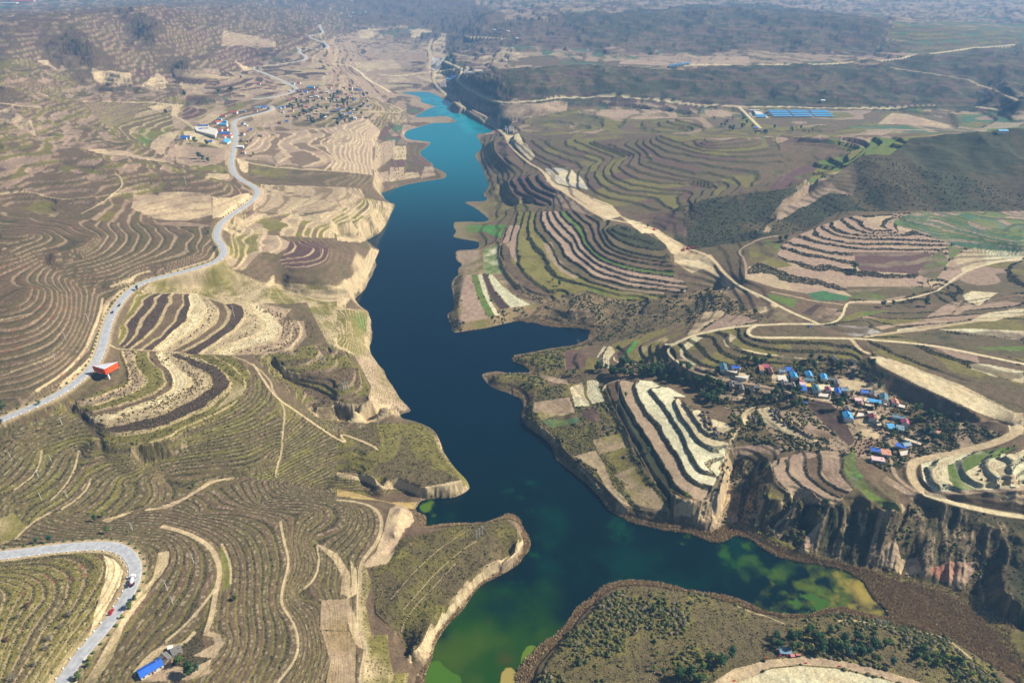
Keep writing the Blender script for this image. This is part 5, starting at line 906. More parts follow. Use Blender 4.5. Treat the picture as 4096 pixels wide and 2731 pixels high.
VIL = {
 'dam village': ('in the village below the dam', [
  ('P', 165, 225, 11, 6.5, 82, 'teal', 'gable'), ('P', 355, 222, 7, 4.5, -8, 'blue', 'gable'), ('P', 758, 240, 10, 3.2, 80, 'salmon', 'shed'), ('P', 832, 215, 6, 4, -8, 'magenta', 'shed'), ('P', 900, 270, 9, 3.6, 82, 'brown', 'gable'),
  ('P', 1080, 280, 5.5, 4.5, -8, 'slate', 'gable'), ('P', 1185, 262, 5, 5, -8, 'blue', 'shed'), ('P', 1275, 275, 5, 4, -8, 'grey', 'gable'), ('P', 1265, 350, 9, 5.8, 82, 'sky', 'gable'), ('P', 1500, 335, 8, 5.5, 82, 'sky', 'gable'),
  ('P', 1495, 415, 9, 5, -6, 'teal', 'gable'), ('P', 1388, 420, 7, 3, 76, 'salmon', 'shed'), ('P', 1410, 495, 6, 4, -5, 'pink', 'shed'), ('P', 1492, 505, 5, 5, -4, 'yellow', 'flat'), ('P', 1395, 560, 7, 6.5, -5, 'blue', 'shed'),
  ('P', 1735, 380, 9, 5.5, 75, 'sky', 'gable'), ('P', 1850, 405, 6.5, 5, -12, 'grey', 'gable'), ('P', 1935, 460, 8, 4, 75, 'grey', 'gable'), ('P', 1610, 560, 10, 6.2, 84, 'teal', 'gable'), ('P', 1800, 570, 5.5, 4.4, 84, 'magenta', 'gable'),
  ('P', 1955, 600, 8, 5, 75, 'blue', 'gable'), ('P', 2055, 570, 6.5, 5.5, -10, 'slate', 'gable'), ('P', 2105, 645, 5, 4, 80, 'brown', 'flat'), ('P', 290, 490, 9, 3.8, 80, 'grey', 'gable'), ('P', 385, 475, 6.5, 4, -8, 'grey', 'gable'), ('P', 450, 545, 8, 3.6, 80, 'grey', 'gable'),
  ('P', 1100, 470, 7.5, 3.6, 80, 'grey', 'gable'), ('P', 1185, 480, 5.5, 4, -8, 'grey', 'gable'), ('P', 1255, 500, 7.5, 3.2, 82, 'grey', 'gable'), ('P', 680, 530, 5.5, 3.6, -6, 'grey', 'gable'), ('P', 605, 570, 7, 2.8, 100, 'grey', 'gable'),
  ('P', 1905, 90, 8, 3.6, 100, 'grey', 'gable'), ('P', 2200, 130, 6, 3.2, 110, 'grey', 'gable'), ('P', 2105, 880, 5.5, 4, 80, 'grey', 'gable'), ('P', 2110, 990, 9.5, 7, 80, 'sky', 'gable'),
  ('Q', 490, 350, 5.8, 5.5, -10, 'blue', 'gable'), ('Q', 665, 395, 9, 5, 60, 'grey', 'gable'), ('Q', 855, 460, 10, 6.4, 65, 'teal', 'gable'), ('Q', 540, 510, 7, 4, 60, 'cream', 'flat'), ('Q', 685, 540, 10.5, 3.6, -20, 'sky', 'shed'), ('Q', 380, 500, 5, 6, 80, 'pink', 'flat'),
  ('Q', 425, 575, 4.4, 4, 60, 'brown', 'gable'), ('Q', 590, 610, 7, 3, -20, 'cream', 'flat'), ('Q', 1065, 545, 7.4, 5.4, 75, 'salmon', 'gable'), ('Q', 630, 750, 6.5, 3.6, -8, 'cream', 'flat'), ('Q', 645, 830, 6.5, 6, 75, 'maroon', 'gable'), ('Q', 765, 960, 4, 5, -5, 'cream', 'flat'),
  ('Q', 1135, 830, 10, 4, -20, 'slate', 'gable'), ('Q', 1255, 925, 6, 5.4, 70, 'magenta', 'gable'), ('Q', 990, 1020, 5.8, 5.4, -5, 'sky', 'shed'), ('Q', 1160, 1045, 6, 5, -22, 'slate', 'shed'), ('Q', 1680, 1060, 6, 5, -27, 'brown', 'gable'), ('Q', 1755, 1100, 6, 5, -27, 'grey', 'gable'),
  ('Q', 1860, 1130, 5, 3, -22, 'salmon', 'shed'), ('Q', 1400, 1290, 12, 3, -36, 'cream', 'flat'), ('Q', 1270, 1345, 7, 5, 15, 'teal', 'gable'), ('Q', 1175, 1380, 7.5, 3.2, -27, 'blue', 'shed'), ('Q', 690, 1450, 7, 4.4, -15, 'blue', 'gable'), ('Q', 895, 1510, 7, 5, -12, 'salmon', 'shed'), ('I', 1365, 78, 9.5, 5, -14, 'pink', 'flat')]),
 'roadside village': ('in the roadside village', [
  ('R', 1045, 905, 20, 15, 90, 'sky', 'gable'), ('R', 1035, 745, 24, 6, 3, 'blue', 'gable'), ('R', 1010, 805, 10, 8, 90, 'red', 'gable'), ('R', 1135, 795, 9, 7, 85, 'red', 'gable'), ('R', 950, 685, 8, 7, 0, 'red', 'gable'), ('R', 1065, 670, 8, 6, -20, 'red', 'gable'),
  ('R', 895, 535, 12, 8, 65, 'red', 'gable'), ('R', 950, 478, 6, 5, 0, 'sky', 'shed'), ('R', 1010, 575, 16, 9, 0, 'sky', 'gable'), ('R', 1050, 518, 6, 5, 0, 'sky', 'shed'), ('R', 1200, 350, 17, 9, 0, 'red', 'gable'), ('R', 1010, 408, 10, 6, 10, 'red', 'gable'),
  ('R', 635, 600, 20, 4, 6, 'blue', 'gable'), ('R', 660, 665, 15, 6, 5, 'brown', 'gable'), ('R', 580, 670, 6, 5, 0, 'blue', 'gable'), ('R', 785, 750, 11, 6, 8, 'grey', 'gable'), ('R', 305, 810, 19, 5, -5, 'blue', 'gable'), ('R', 160, 855, 9, 6, 30, 'grey', 'gable'), ('R', 270, 835, 10, 4, 0, 'blue', 'shed'),
  ('R', 765, 893, 8, 4, 12, 'blue', 'gable'), ('R', 1660, 250, 16, 5, 28, 'slate', 'gable'), ('R', 1775, 250, 10, 7, 40, 'blue', 'gable'), ('R', 1390, 325, 10, 4, 10, 'slate', 'gable'), ('R', 1620, 310, 6, 4, 0, 'red', 'gable'), ('R', 2060, 262, 8, 6, 0, 'sky', 'gable'), ('R', 2130, 245, 9, 5, 0, 'blue', 'gable'),
  ('R', 2110, 335, 8, 5, 0, 'pink', 'gable'), ('R', 2200, 508, 8, 3, 15, 'blue', 'gable'), ('R', 1385, 555, 8, 5, -35, 'sky', 'gable'), ('R', 1440, 585, 8, 4, -35, 'white', 'flat'), ('R', 1520, 668, 6, 4, 20, 'blue', 'gable'), ('R', 1470, 700, 6, 4, 20, 'magenta', 'gable'), ('R', 1370, 755, 9, 6, -20, 'maroon', 'gable'),
  ('R', 1700, 788, 9, 5, -5, 'grey', 'gable'), ('R', 1455, 885, 6, 4, 0, 'grey', 'flat'), ('R', 1330, 998, 12, 6, 0, 'white', 'shed'), ('R', 1395, 1100, 5, 5, 0, 'salmon', 'gable'), ('R', 1345, 872, 6, 4, 0, 'grey', 'gable'),
  ('A', 2090, 592, 20, 6, -10, 'sky', 'gable'), ('A', 1970, 568, 10, 5, -20, 'sky', 'gable'), ('A', 2010, 562, 9, 5, -20, 'red', 'gable'), ('A', 2055, 622, 9, 6, 0, 'blue', 'gable'), ('A', 2245, 752, 16, 6, 0, 'grey', 'gable'), ('B', 60, 640, 8, 5, 0, 'grey', 'gable'), ('B', 90, 655, 6, 5, 0, 'red', 'gable'),
  ('A', 2200, 625, 8, 5, 0, 'white', 'gable'), ('A', 2340, 655, 8, 5, 0, 'red', 'gable'), ('B', 40, 770, 9, 5, 0, 'white', 'flat'), ('B', 90, 800, 9, 5, 0, 'grey', 'gable'), ('B', 30, 800, 8, 5, 20, 'grey', 'gable'), ('A', 1735, 568, 12, 5, 0, 'red', 'gable'), ('A', 1880, 830, 8, 5, 0, 'brown', 'gable'), ('A', 2030, 640, 8, 5, 0, 'grey', 'gable'),
  ('A', 2110, 680, 8, 5, 0, 'brown', 'gable'), ('A', 2180, 780, 8, 5, 10, 'grey', 'gable'), ('A', 2300, 790, 9, 5, 10, 'brown', 'gable'), ('A', 2040, 770, 8, 5, 0, 'brown', 'gable'), ('A', 1960, 750, 9, 5, 0, 'salmon', 'gable')]),
 'livestock farm': ('on the livestock farm', [('V', cx + dx, cy, 42, 5.2, -1.5, 'sky', 'gable') for cy, o in ((228, 0), (258, 33), (291, 66), (325, 100)) for dx, cx in ((o, 740), (o, 1125), (o, 1515))] +
  [('V', 430, 306, 27, 5, -3, 'sky', 'gable'), ('V', 440, 338, 20, 5, -3, 'sky', 'shed'), ('V', 315, 215, 24, 4, 0, 'white', 'flat'), ('V', 340, 548, 9, 5, 0, 'blue', 'gable'), ('V', 400, 590, 9, 5, 0, 'brown', 'gable'), ('V', 500, 612, 6, 4, 0, 'sky', 'gable'), ('C', 1000, 683, 10, 5, 0, 'white', 'shed'), ('C', 2205, 890, 16, 6, 0, 'sky', 'gable')]),
 'works yard': ('at the works yard by the head of the lake', [('U', 548, 285, 14, 8, 0, 'blue', 'gable'), ('U', 482, 325, 28, 6, 0, 'sky', 'gable'), ('U', 1058, 200, 10, 10, 90, 'slate', 'gable'), ('U', 860, 205, 34, 4, 0, 'white', 'flat'), ('U', 450, 362, 9, 4, 0, 'white', 'flat')]),
 'plateau sheds': ('on the far plateau', [('C', x, 450 - k * 3, 17, 8, 80, 'sky', 'gable') for k, x in enumerate((-25, -5, 15, 35, 55, 75, 95))]),
 'hill farm': ('on the hill farm beside the hairpin road', [('G', 1018, 1482, 12.5, 6, 42, 'blue', 'gable'), ('G', 1118, 1418, 6.5, 5, -35, 'grey', 'gable'), ('G', 1193, 1368, 5.5, 4, 40, 'grey', 'shed'), ('G', 1150, 1345, 2.4, 2, 20, 'white', 'flat')]),
 'site hut': ('among the trees above the round pad', [('T', 890, 520, 7, 4.5, -6, 'slate', 'flat')]),
 'lakeside hamlet': ('in the hamlet above the lake', [('A' if x < 2352 else 'B', x if x < 2352 else x - 2265, y, rnd.uniform(7, 11), rnd.uniform(4, 6), rnd.uniform(-20, 20), rnd.choice(['grey', 'grey', 'brown', 'white', 'cream', 'red', 'blue', 'salmon']), 'gable') for x, y in [(1950 + 37 * (k % 16) + rnd.uniform(-14, 14), 615 + 28 * (k // 16) * 2.0 + rnd.uniform(-20, 20)) for k in range(64)] if x < 2480]),
 'far works': ('on the far spur at the top left', [('A', 160, 12, 120, 22, 5, 'red', 'gable'), ('A', 60, 22, 90, 30, 5, 'white', 'flat')]),
 'far village': ('in the distant valley village', [('B', x, y, 11, 7, rnd.uniform(-15, 15), c, 'gable') for x, y, c in ((30, 95, 'white'), (70, 100, 'grey'), (110, 90, 'white'), (150, 95, 'sky'), (190, 85, 'white'), (230, 90, 'grey'), (20, 110, 'grey'), (90, 115, 'white'), (1060, 205, 'white'), (1110, 200, 'grey'), (1150, 215, 'white'), (1190, 235, 'red'), (1210, 262, 'white'), (1100, 225, 'grey'), (1240, 265, 'red'), (1080, 190, 'grey'))]),
}
HOUSES = []
for grp, (where, lst) in VIL.items():
    cnt = {}; pts = [spot('%s %f,%f' % (h[0], h[1], h[2]))[0] for h in lst]
    sxs = [v.x / (v.y * cP - (v.z - CAMZ) * sP) for v in pts]
    for i, h in enumerate(lst): cnt.setdefault(h[6], []).append(i)
    for c in cnt: cnt[c].sort(key=lambda i: sxs[i])
    for i, (tl, px, py, L, W, yaw, col, kd) in enumerate(lst):
        k = cnt[col].index(i); n = len(cnt[col]); what = 'shed' if grp in ('livestock farm', 'plateau sheds') else 'house'
        if n == 1: lb = 'the only %s roof %s' % (CNAME[col], where)
        elif k == n - 1: lb = 'rightmost %s roof %s' % (CNAME[col], where)
        else: lb = '%s %s roof from the left %s' % (ordn(k), CNAME[col], where)
        p = pts[i]; near = p.y < 1100; H = (3.0 if kd != 'flat' else 2.6) if what == 'house' else 3.2
        rz = R(yaw) + (math.pi if (yaw > 45) else 0)
        house(p, L, W, rz, col, None, H, kd, lb, 'houses of the ' + grp, 'farmhouse' if what == 'house' else 'livestock_shed', what, near or grp == 'roadside village')
        HOUSES.append((p.x, p.y, max(L, W) * .6))
# courtyards: concrete yards and their walls
for k, (s, lb) in enumerate((("P 215,210 430,240 400,330 200,300", 'white concrete yard beside the teal roofed house at the village edge'), ("P 350,350 570,320 530,410 350,380", 'earth yard with a pale diagonal path at the village edge'), ("P 1670,590 1860,600 1830,690 1650,670", 'pale yard between the teal house and the magenta one'),
        ("Q 870,490 1000,480 950,610 850,570", 'white yard between the teal and the salmon roofed houses'), ("Q 1130,520 1320,570 1290,660 1100,610", 'striped vegetable yard beside the salmon roofed house'), ("P 1010,310 1200,330 1180,430 1020,410", 'yellow earth yard right of the slate roofed house'), ("Q 400,690 560,720 540,800 330,830", 'earth yard with a fenced pen'), ("Q 1140,1450 1380,1400 1350,1520 1180,1560", 'cream yard below the lowest teal roofed house'), ("R 760,640 900,700 860,830 500,700 450,590 700,590", 'pale school yard left of the grey road'), ("V 300,230 420,240 580,330 380,320", 'concrete yard at the west end of the livestock farm'))):
    v = spot(s); zc = max(q.z for q in v) + .12; b = MB().prism([(q.x, q.y) for q in v], min(q.z for q in v) - 1.5, zc); o = b.obj('yard', conc_m); me_ = o.data
    tag(o, kind='structure')
    if k in (0, 2, 3, 4, 6, 7):
        b = MB()
        for q0, q1 in zip(v, v[1:] + v[:1]):
            d = q1 - q0; b.box((q0.x + q1.x) / 2, (q0.y + q1.y) / 2, min(q0.z, q1.z) - 1.5, math.hypot(d.x, d.y) + .3, .35, zc - min(q0.z, q1.z) + 3.2, math.atan2(d.y, d.x))
        tag(b.obj('courtyard_wall', wall_b), 'brick wall round the ' + lb, 'wall', 'courtyard walls of the village')
# ---------------------------------------------------------------- trees
def leaf_mat(name, c, c2):
    m = new_mat(name, c, .8, .15); noise_col(m, c, c2, .9, 4, .3, .7); return m
bark = noise_col(new_mat('bark'), (.10, .075, .05), (.17, .13, .09), 3)
LM = dict(dark=leaf_mat('leaf_dark', (.022, .055, .018), (.05, .10, .03)), mid=leaf_mat('leaf_mid', (.05, .09, .025), (.10, .14, .04)), lime=leaf_mat('leaf_yellow_green', (.11, .16, .02), (.21, .24, .04)),
          bare=leaf_mat('twigs_grey', (.13, .115, .095), (.21, .18, .15)), plum=leaf_mat('leaf_plum', (.10, .045, .035), (.17, .08, .05)), blue=leaf_mat('leaf_blue_green', (.035, .075, .045), (.07, .12, .07)))
def tree_meshes(kind, h, w, n, seed, leaf=.5, base=.18):
    r = random.Random(seed); b = MB(); t = MB()
    top = h * .8; t.tube((0, 0, -.8), (r.uniform(-.2, .2), r.uniform(-.2, .2), top * .55), w * .045 + .07, w * .03 + .04, 7, False)
    lobes = []
    for k in range(9):
        a = r.uniform(0, 6.28); q = r.uniform(.05, .62) * w * .5; z = h * (base + .25 + r.random() * .55); lobes.append((math.cos(a) * q, math.sin(a) * q, z, w * r.uniform(.2, .36), h * r.uniform(.13, .22)))
        if k < 6: t.tube((0, 0, top * (.25 + .05 * k)), (math.cos(a) * q, math.sin(a) * q, z), w * .02 + .03, .03, 5, False)
    for k in range(n):
        cx, cy, cz, rr, rh = r.choice(lobes); u = Vector((r.gauss(0, 1), r.gauss(0, 1), r.gauss(0, 1))).normalized() * (r.random() ** .4)
        p = Vector((cx + u.x * rr, cy + u.y * rr, cz + u.z * rh)); nn = (u + Vector((r.uniform(-.7, .7), r.uniform(-.7, .7), r.uniform(-.2, 1.0)))).normalized(); a = nn.orthogonal().normalized(); c = nn.cross(a); s = leaf * r.uniform(.6, 1.3)
        q = r.uniform(0, 3.1); a2 = a * math.cos(q) + c * math.sin(q); c2 = c * math.cos(q) - a * math.sin(q)
        b.add([p - a2 * s, p - c2 * s * .7, p + a2 * s + nn * s * .25, p + c2 * s * .7], [(0, 1, 2, 3)])
    return b.mesh('crown', LM[kind]), t.mesh('trunk', bark)
TK = {}
for kd, h, w, n, lf in (('dark', 9, 7.5, 520, .55), ('mid', 8, 6.5, 420, .52), ('lime', 8, 5, 320, .45), ('bare', 7, 6, 300, .28), ('plum', 4, 4, 220, .3), ('blue', 8, 6, 420, .5)):
    TK[kd] = [tree_meshes(kd, h, w, n, 100 + k * 7 + len(kd), lf) for k in range(3)]
NM = dict(dark='dark_green_tree', mid='leafy_tree', lime='yellow_green_tree', bare='bare_tree', plum='plum_leaved_bush', blue='blue_green_tree')
AD = dict(dark='dark green tree', mid='mid green tree', lime='yellow green tree', bare='grey leafless tree', plum='plum coloured bush', blue='blue green tree')
NT = [0]
def tree(kd, x, y, s, label, group):
    cm, tm = TK[kd][rnd.randrange(3)]; z = gz(x, y)
    if z < .25: return
    t = thing(NM[kd], label, 'tree' if kd != 'plum' else 'bush', (x, y, z), rnd.uniform(0, 6.28), group); t.scale = (s * rnd.uniform(.85, 1.15), s * rnd.uniform(.85, 1.15), s * rnd.uniform(.85, 1.15))
    link(bpy.data.objects.new('crown', cm), t); link(bpy.data.objects.new('trunk', tm), t); NT[0] += 1
GROVES = [  # polygon, number, kinds, scale range, where, group
 ("E 1700,960 1900,930 2060,930 2352,960 F 120,1000 350,1100 460,1190 300,1240 200,1190 0,1040 E 2150,1040 1900,1020 1730,1010", 52, 'dark dark dark mid blue', (.75, 1.15), 'in the creek grove', 'trees of the creek grove'),
 ("F 480,1110 830,1130 870,1200 800,1240 700,1180 560,1200 470,1170", 16, 'dark dark mid bare', (.7, 1.0), 'above the striped crescent field', 'trees below the lane'),
 ("F 410,890 980,900 990,960 850,1000 700,940 480,960", 16, 'dark dark mid lime', (.7, 1.0), 'behind the upper houses', 'trees behind the village'),
 ("F 1560,1240 1990,1320 1960,1440 1700,1480 1580,1360", 20, 'dark blue bare mid', (.65, 1.0), 'at the foot of the earth dam', 'trees below the dam'),
 ("F 1000,930 1400,950 1400,1060 1180,1000 1000,990", 7, 'dark mid bare', (.6, .9), 'between village and dam', 'trees by the dam'),
 ("F 1260,1210 1500,1230 1480,1480 1400,1540 1360,1380", 10, 'dark mid bare', (.6, .9), 'along the lower village lane', 'trees of the lower village'),
 ("I 620,1250 1000,1200 1340,1260 1500,1330 1500,1470 1250,1420 1000,1370 640,1340", 40, 'dark mid dark blue mid', (.6, 1.0), 'in the wood above the round pad', 'trees above the round pad'),
 ("I 150,1400 380,1380 330,1470 200,1560 0,1560", 11, 'mid dark lime', (.7, 1.0), 'left of the round pad', 'trees left of the pad'),
 ("I 1560,1270 1780,1310 2100,1520 1900,1560 1640,1450", 16, 'dark mid lime', (.55, .9), 'right of the round pad', 'trees right of the pad'),
 ("H 1650,1100 1950,1000 2352,1010 2352,1500 1700,1520", 18, 'mid bare lime bare', (.45, .7), 'on the scrubby southern point', 'trees of the southern point'),
 ("A 1930,640 2352,650 2352,830 2050,840 1950,760", 40, 'blue dark', (.9, 1.3), 'in the roadside village', 'trees of the roadside village'),
 ("B 0,600 200,620 230,700 150,850 0,850", 26, 'blue dark', (.9, 1.3), 'between the roadside village and lake', 'lakeside village trees'),
 ("C 210,800 480,790 600,860 950,860 900,910 300,900", 26, 'blue blue mid bare', (.9, 1.4), 'below the livestock farm', 'trees below the livestock farm'),
]
def scatter(s, n, md, used=None):
    x, y = world_poly(s); pi, pj = idx(x, y); out = []; tries = 0
    P = list(zip(x, y)); x0, x1, y0, y1 = x.min(), x.max(), y.min(), y.max()
    def ins(a, b):
        c = False; k = len(P) - 1
        for q in range(len(P)):
            (xa, ya), (xb, yb) = P[q], P[k]
            if (ya > b) != (yb > b) and a < (xb - xa) * (b - ya) / (yb - ya) + xa: c = not c
            k = q
        return c
    while len(out) < n and tries < n * 60:
        tries += 1; a, b = rnd.uniform(x0, x1), rnd.uniform(y0, y1)
        if not ins(a, b): continue
        if any((a - c) ** 2 + (b - d) ** 2 < md * md for c, d in out): continue
        if any((a - c) ** 2 + (b - d) ** 2 < r * r for c, d, r in HOUSES): continue
        out.append((a, b))
    return out
for s, n, kds, (s0, s1), where, grp in GROVES:
    ks = kds.split(); L_ = [(rnd.choice(ks), a, b) for a, b in scatter(s, n, 3.0)]; L_.sort(key=lambda q: q[1] / (q[2] * cP + 350 * sP)); seen = {}; tot = {}
    for k, a, b in L_: tot[k] = tot.get(k, 0) + 1
    for k, a, b in L_:
        i = seen.get(k, 0); seen[k] = i + 1; w = 'rightmost ' + AD[k] if i == tot[k] - 1 else '%s %s from the left' % (ordn(i), AD[k])
        tree(k, a, b, rnd.uniform(s0, s1), w + ' ' + where, grp)
for s, kd, sc_, lb in (
 ("F 1215,300", 'dark', 1.15, 'large dark tree pair alone among the amphitheatre fields'), ("F 1205,330", 'dark', .9, 'lower of two dark trees alone among the amphitheatre fields'), ("F 750,105", 'dark', 1.1, 'dark round tree at the top corner of the amphitheatre'), ("F 710,110", 'dark', .8, 'smaller dark tree left of the round one by the amphitheatre'),
 ("E 1450,380", 'lime', .8, 'yellow green tree at the foot of the domed field hill'), ("E 1490,410", 'dark', .8, 'dark tree beside the yellow green one below the domed hill'), ("E 1695,500", 'mid', .7, 'small green tree on the bank under the domed hill'), ("E 1365,848", 'blue', .6, 'small blue green tree on the creek mouth bank'), ("E 1425,835", 'bare', .5, 'small grey tree on the creek mouth bank'),
 ("E 1500,825", 'bare', .95, 'broad pale tree leaning over the creek mouth'), ("E 1545,822", 'bare', .85, 'second broad pale tree on the creek mouth bank'), ("E 1620,812", 'bare', .9, 'third pale tree nearer the head of the creek mouth'), ("E 1690,800", 'bare', .8, 'pale tree in the reeds at the head of the inlet'),
 ("E 1940,1155", 'lime', .8, 'yellow green tree at the top of the brown strip field'), ("E 1705,1410", 'lime', .6, 'round yellow green tree among the lakeside gardens'), ("E 1550,1000", 'lime', .6, 'yellow green tree on the small headland'), ("E 1590,1010", 'dark', .7, 'dark tree behind the small headland'), ("E 1485,1035", 'lime', .4, 'little yellow green bush on the headland slope'),
 ("E 2090,20 H 2110,30", 'blue', .8, 'blue green tree between the dark banks'), ("E 2090,1535", 'blue', .8, 'blue green tree between the dark banks of the triangle field'), ("G 720,560", 'mid', .7, 'green tree in the gully above the hairpin'), ("G 340,620", 'blue', .75, 'blue green tree beside the upper arm of the hairpin road'), ("G 250,625", 'blue', .6, 'smaller blue green tree left by the hairpin road'),
 ("G 865,570", 'lime', .5, 'small yellow green bush above the hairpin bend'), ("G 878,1062", 'mid', .8, 'green tree leaning over the hairpin road below the truck'), ("G 908,1005", 'mid', .5, 'small green tree above the leaning one by the hairpin'), ("G 820,1130", 'lime', .4, 'small yellow bush on the outer verge'), ("G 612,1420", 'lime', .55, 'yellow bush on the lower verge of the hairpin road'), ("G 600,1460", 'mid', .5, 'green bush below the yellow one on the verge'), ("G 530,1545", 'mid', .7, 'green tree on the verge at the bottom edge'),
 ("G 1280,1510", 'dark', 1.0, 'large dark tree below the hill farm'), ("G 1215,1440", 'mid', .9, 'olive green tree right of the hill farm'), ("G 1330,1480", 'blue', .7, 'blue green tree behind the large dark one at the hill farm'), ("G 640,480", 'dark', .55, 'dark bush in the gully floor'), ("G 705,450", 'lime', .5, 'yellow green bush on the gully rim'), ("G 1300,255", 'dark', .4, 'dark bush on the gully rim further up'), ("G 1580,1010", 'dark', .5, 'dark bush alone on the planted slope'),
 ("G 200,1055", 'plum', .9, 'plum bush inside the hairpin, nearest the left edge fields'), ("G 135,1135", 'bare', .6, 'grey bush inside the hairpin below the plum one'), ("G 470,1120", 'bare', .8, 'grey bush near the cut slope inside the hairpin'), ("G 405,1200", 'bare', .65, 'grey bush lower down inside the hairpin'), ("G 340,1285", 'bare', .75, 'grey bush halfway down the inner hairpin slope'), ("G 310,1350", 'bare', .7, 'grey bush below the halfway one inside the hairpin'), ("G 240,1455", 'bare', .7, 'grey bush low inside the hairpin'), ("G 45,1285", 'plum', .9, 'plum bush at the left edge inside the hairpin'), ("G 90,1555", 'bare', .8, 'grey bush at the bottom left corner'),
 ("A 1340,1068", 'blue', 1.5, 'large dark tree in the tan field below the village'), ("A 1370,1085", 'blue', 1.3, 'middle tree of the clump in the tan field'), ("A 1400,1092", 'blue', 1.2, 'right tree of the clump in the tan field'), ("A 1313,972", 'dark', 1.3, 'dark round tree beside the farm with blue roofs'), ("A 1392,978", 'dark', 1.3, 'dark round tree left of the farm lane'), ("A 1118,772", 'dark', 1.1, 'dark tree beside the plum field'), ("A 1340,700", 'blue', 1.0, 'tree behind the plum field'), ("A 1555,620", 'dark', 1.6, 'big dark tree under the terraced knoll'), ("A 1470,630", 'dark', 1.3, 'dark tree left of the big one under the knoll'), ("A 1705,1050", 'lime', 1.0, 'yellow green tree right of the grey road'), ("A 1620,530", 'blue', 1.0, 'lone tree on the knoll terraces'),
 ("D 925,440", 'blue', .8, 'blue green tree on the outer verge of the hillside road'), ("D 1405,60", 'dark', .6, 'dark tree on the inner side of the upper bend'), ("D 15,1245", 'dark', .9, 'dark tree above the hillside road at the left edge'), ("D 15,1345", 'blue', .8, 'blue green tree below the hillside road at the left edge'), ("D 265,1205", 'mid', .5, 'small green tree beside the hillside road culvert'),
 ("F 1365,1105", 'dark', .8, 'round dark tree on the cream terrace by the dam'), ("F 1095,1235", 'dark', 1.2, 'big dark tree beside the dark ploughed field'), ("F 1130,1180", 'dark', 1.0, 'dark tree above the big one at the ploughed field'), ("F 840,1205", 'lime', 1.0, 'bright yellow green tree at the end of the lane'), ("F 800,1160", 'mid', 1.1, 'green tree behind the bright one at the lane end'), ("F 435,1340", 'mid', 1.0, 'round green tree between the two threshing floors'),
 ("F 1640,1240", 'mid', .9, 'green tree beside the vegetable yard'), ("F 1035,905", 'lime', .7, 'yellow green tree beside the highest grey house'), ("F 560,1360", 'dark', .9, 'dark tree below the striped crescent field'), ("F 600,1370", 'mid', .8, 'olive tree below the striped crescent field'), ("F 730,1490", 'lime', .5, 'small lime tree above the pale strip field'), ("F 1185,1535", 'lime', .9, 'lime tree at the top of the green strip'), ("I 80,325", 'lime', .7, 'yellow green tree at the corner of the triangle field'), ("I 1015,372", 'mid', .9, 'round green tree on the cliff edge below the fields'), ("I 620,145", 'mid', .8, 'green tree at the top of the dark gully'), ("I 450,240", 'bare', .8, 'pale tree on the gully floor'), ("I 1295,420", 'lime', .5, 'small lime tree on the cliff slope'), ("F 1690,545", 'dark', .9, 'dark tree above the eastern lane'), ("F 1400,550", 'mid', .9, 'green tree of the hedge along the eastern lane'), ("F 1470,545", 'mid', .8, 'second green tree of the hedge along the eastern lane'), ("F 540,600", 'dark', .8, 'dark tree beside the works road'), ("F 50,470", 'dark', .9, 'dark tree above the stream cliffs'), ("F 460,390", 'dark', .7, 'dark tree by the junction of lane and works road')):
    for v in spot(s)[:1]: tree(kd, v.x, v.y, sc_, lb, None)
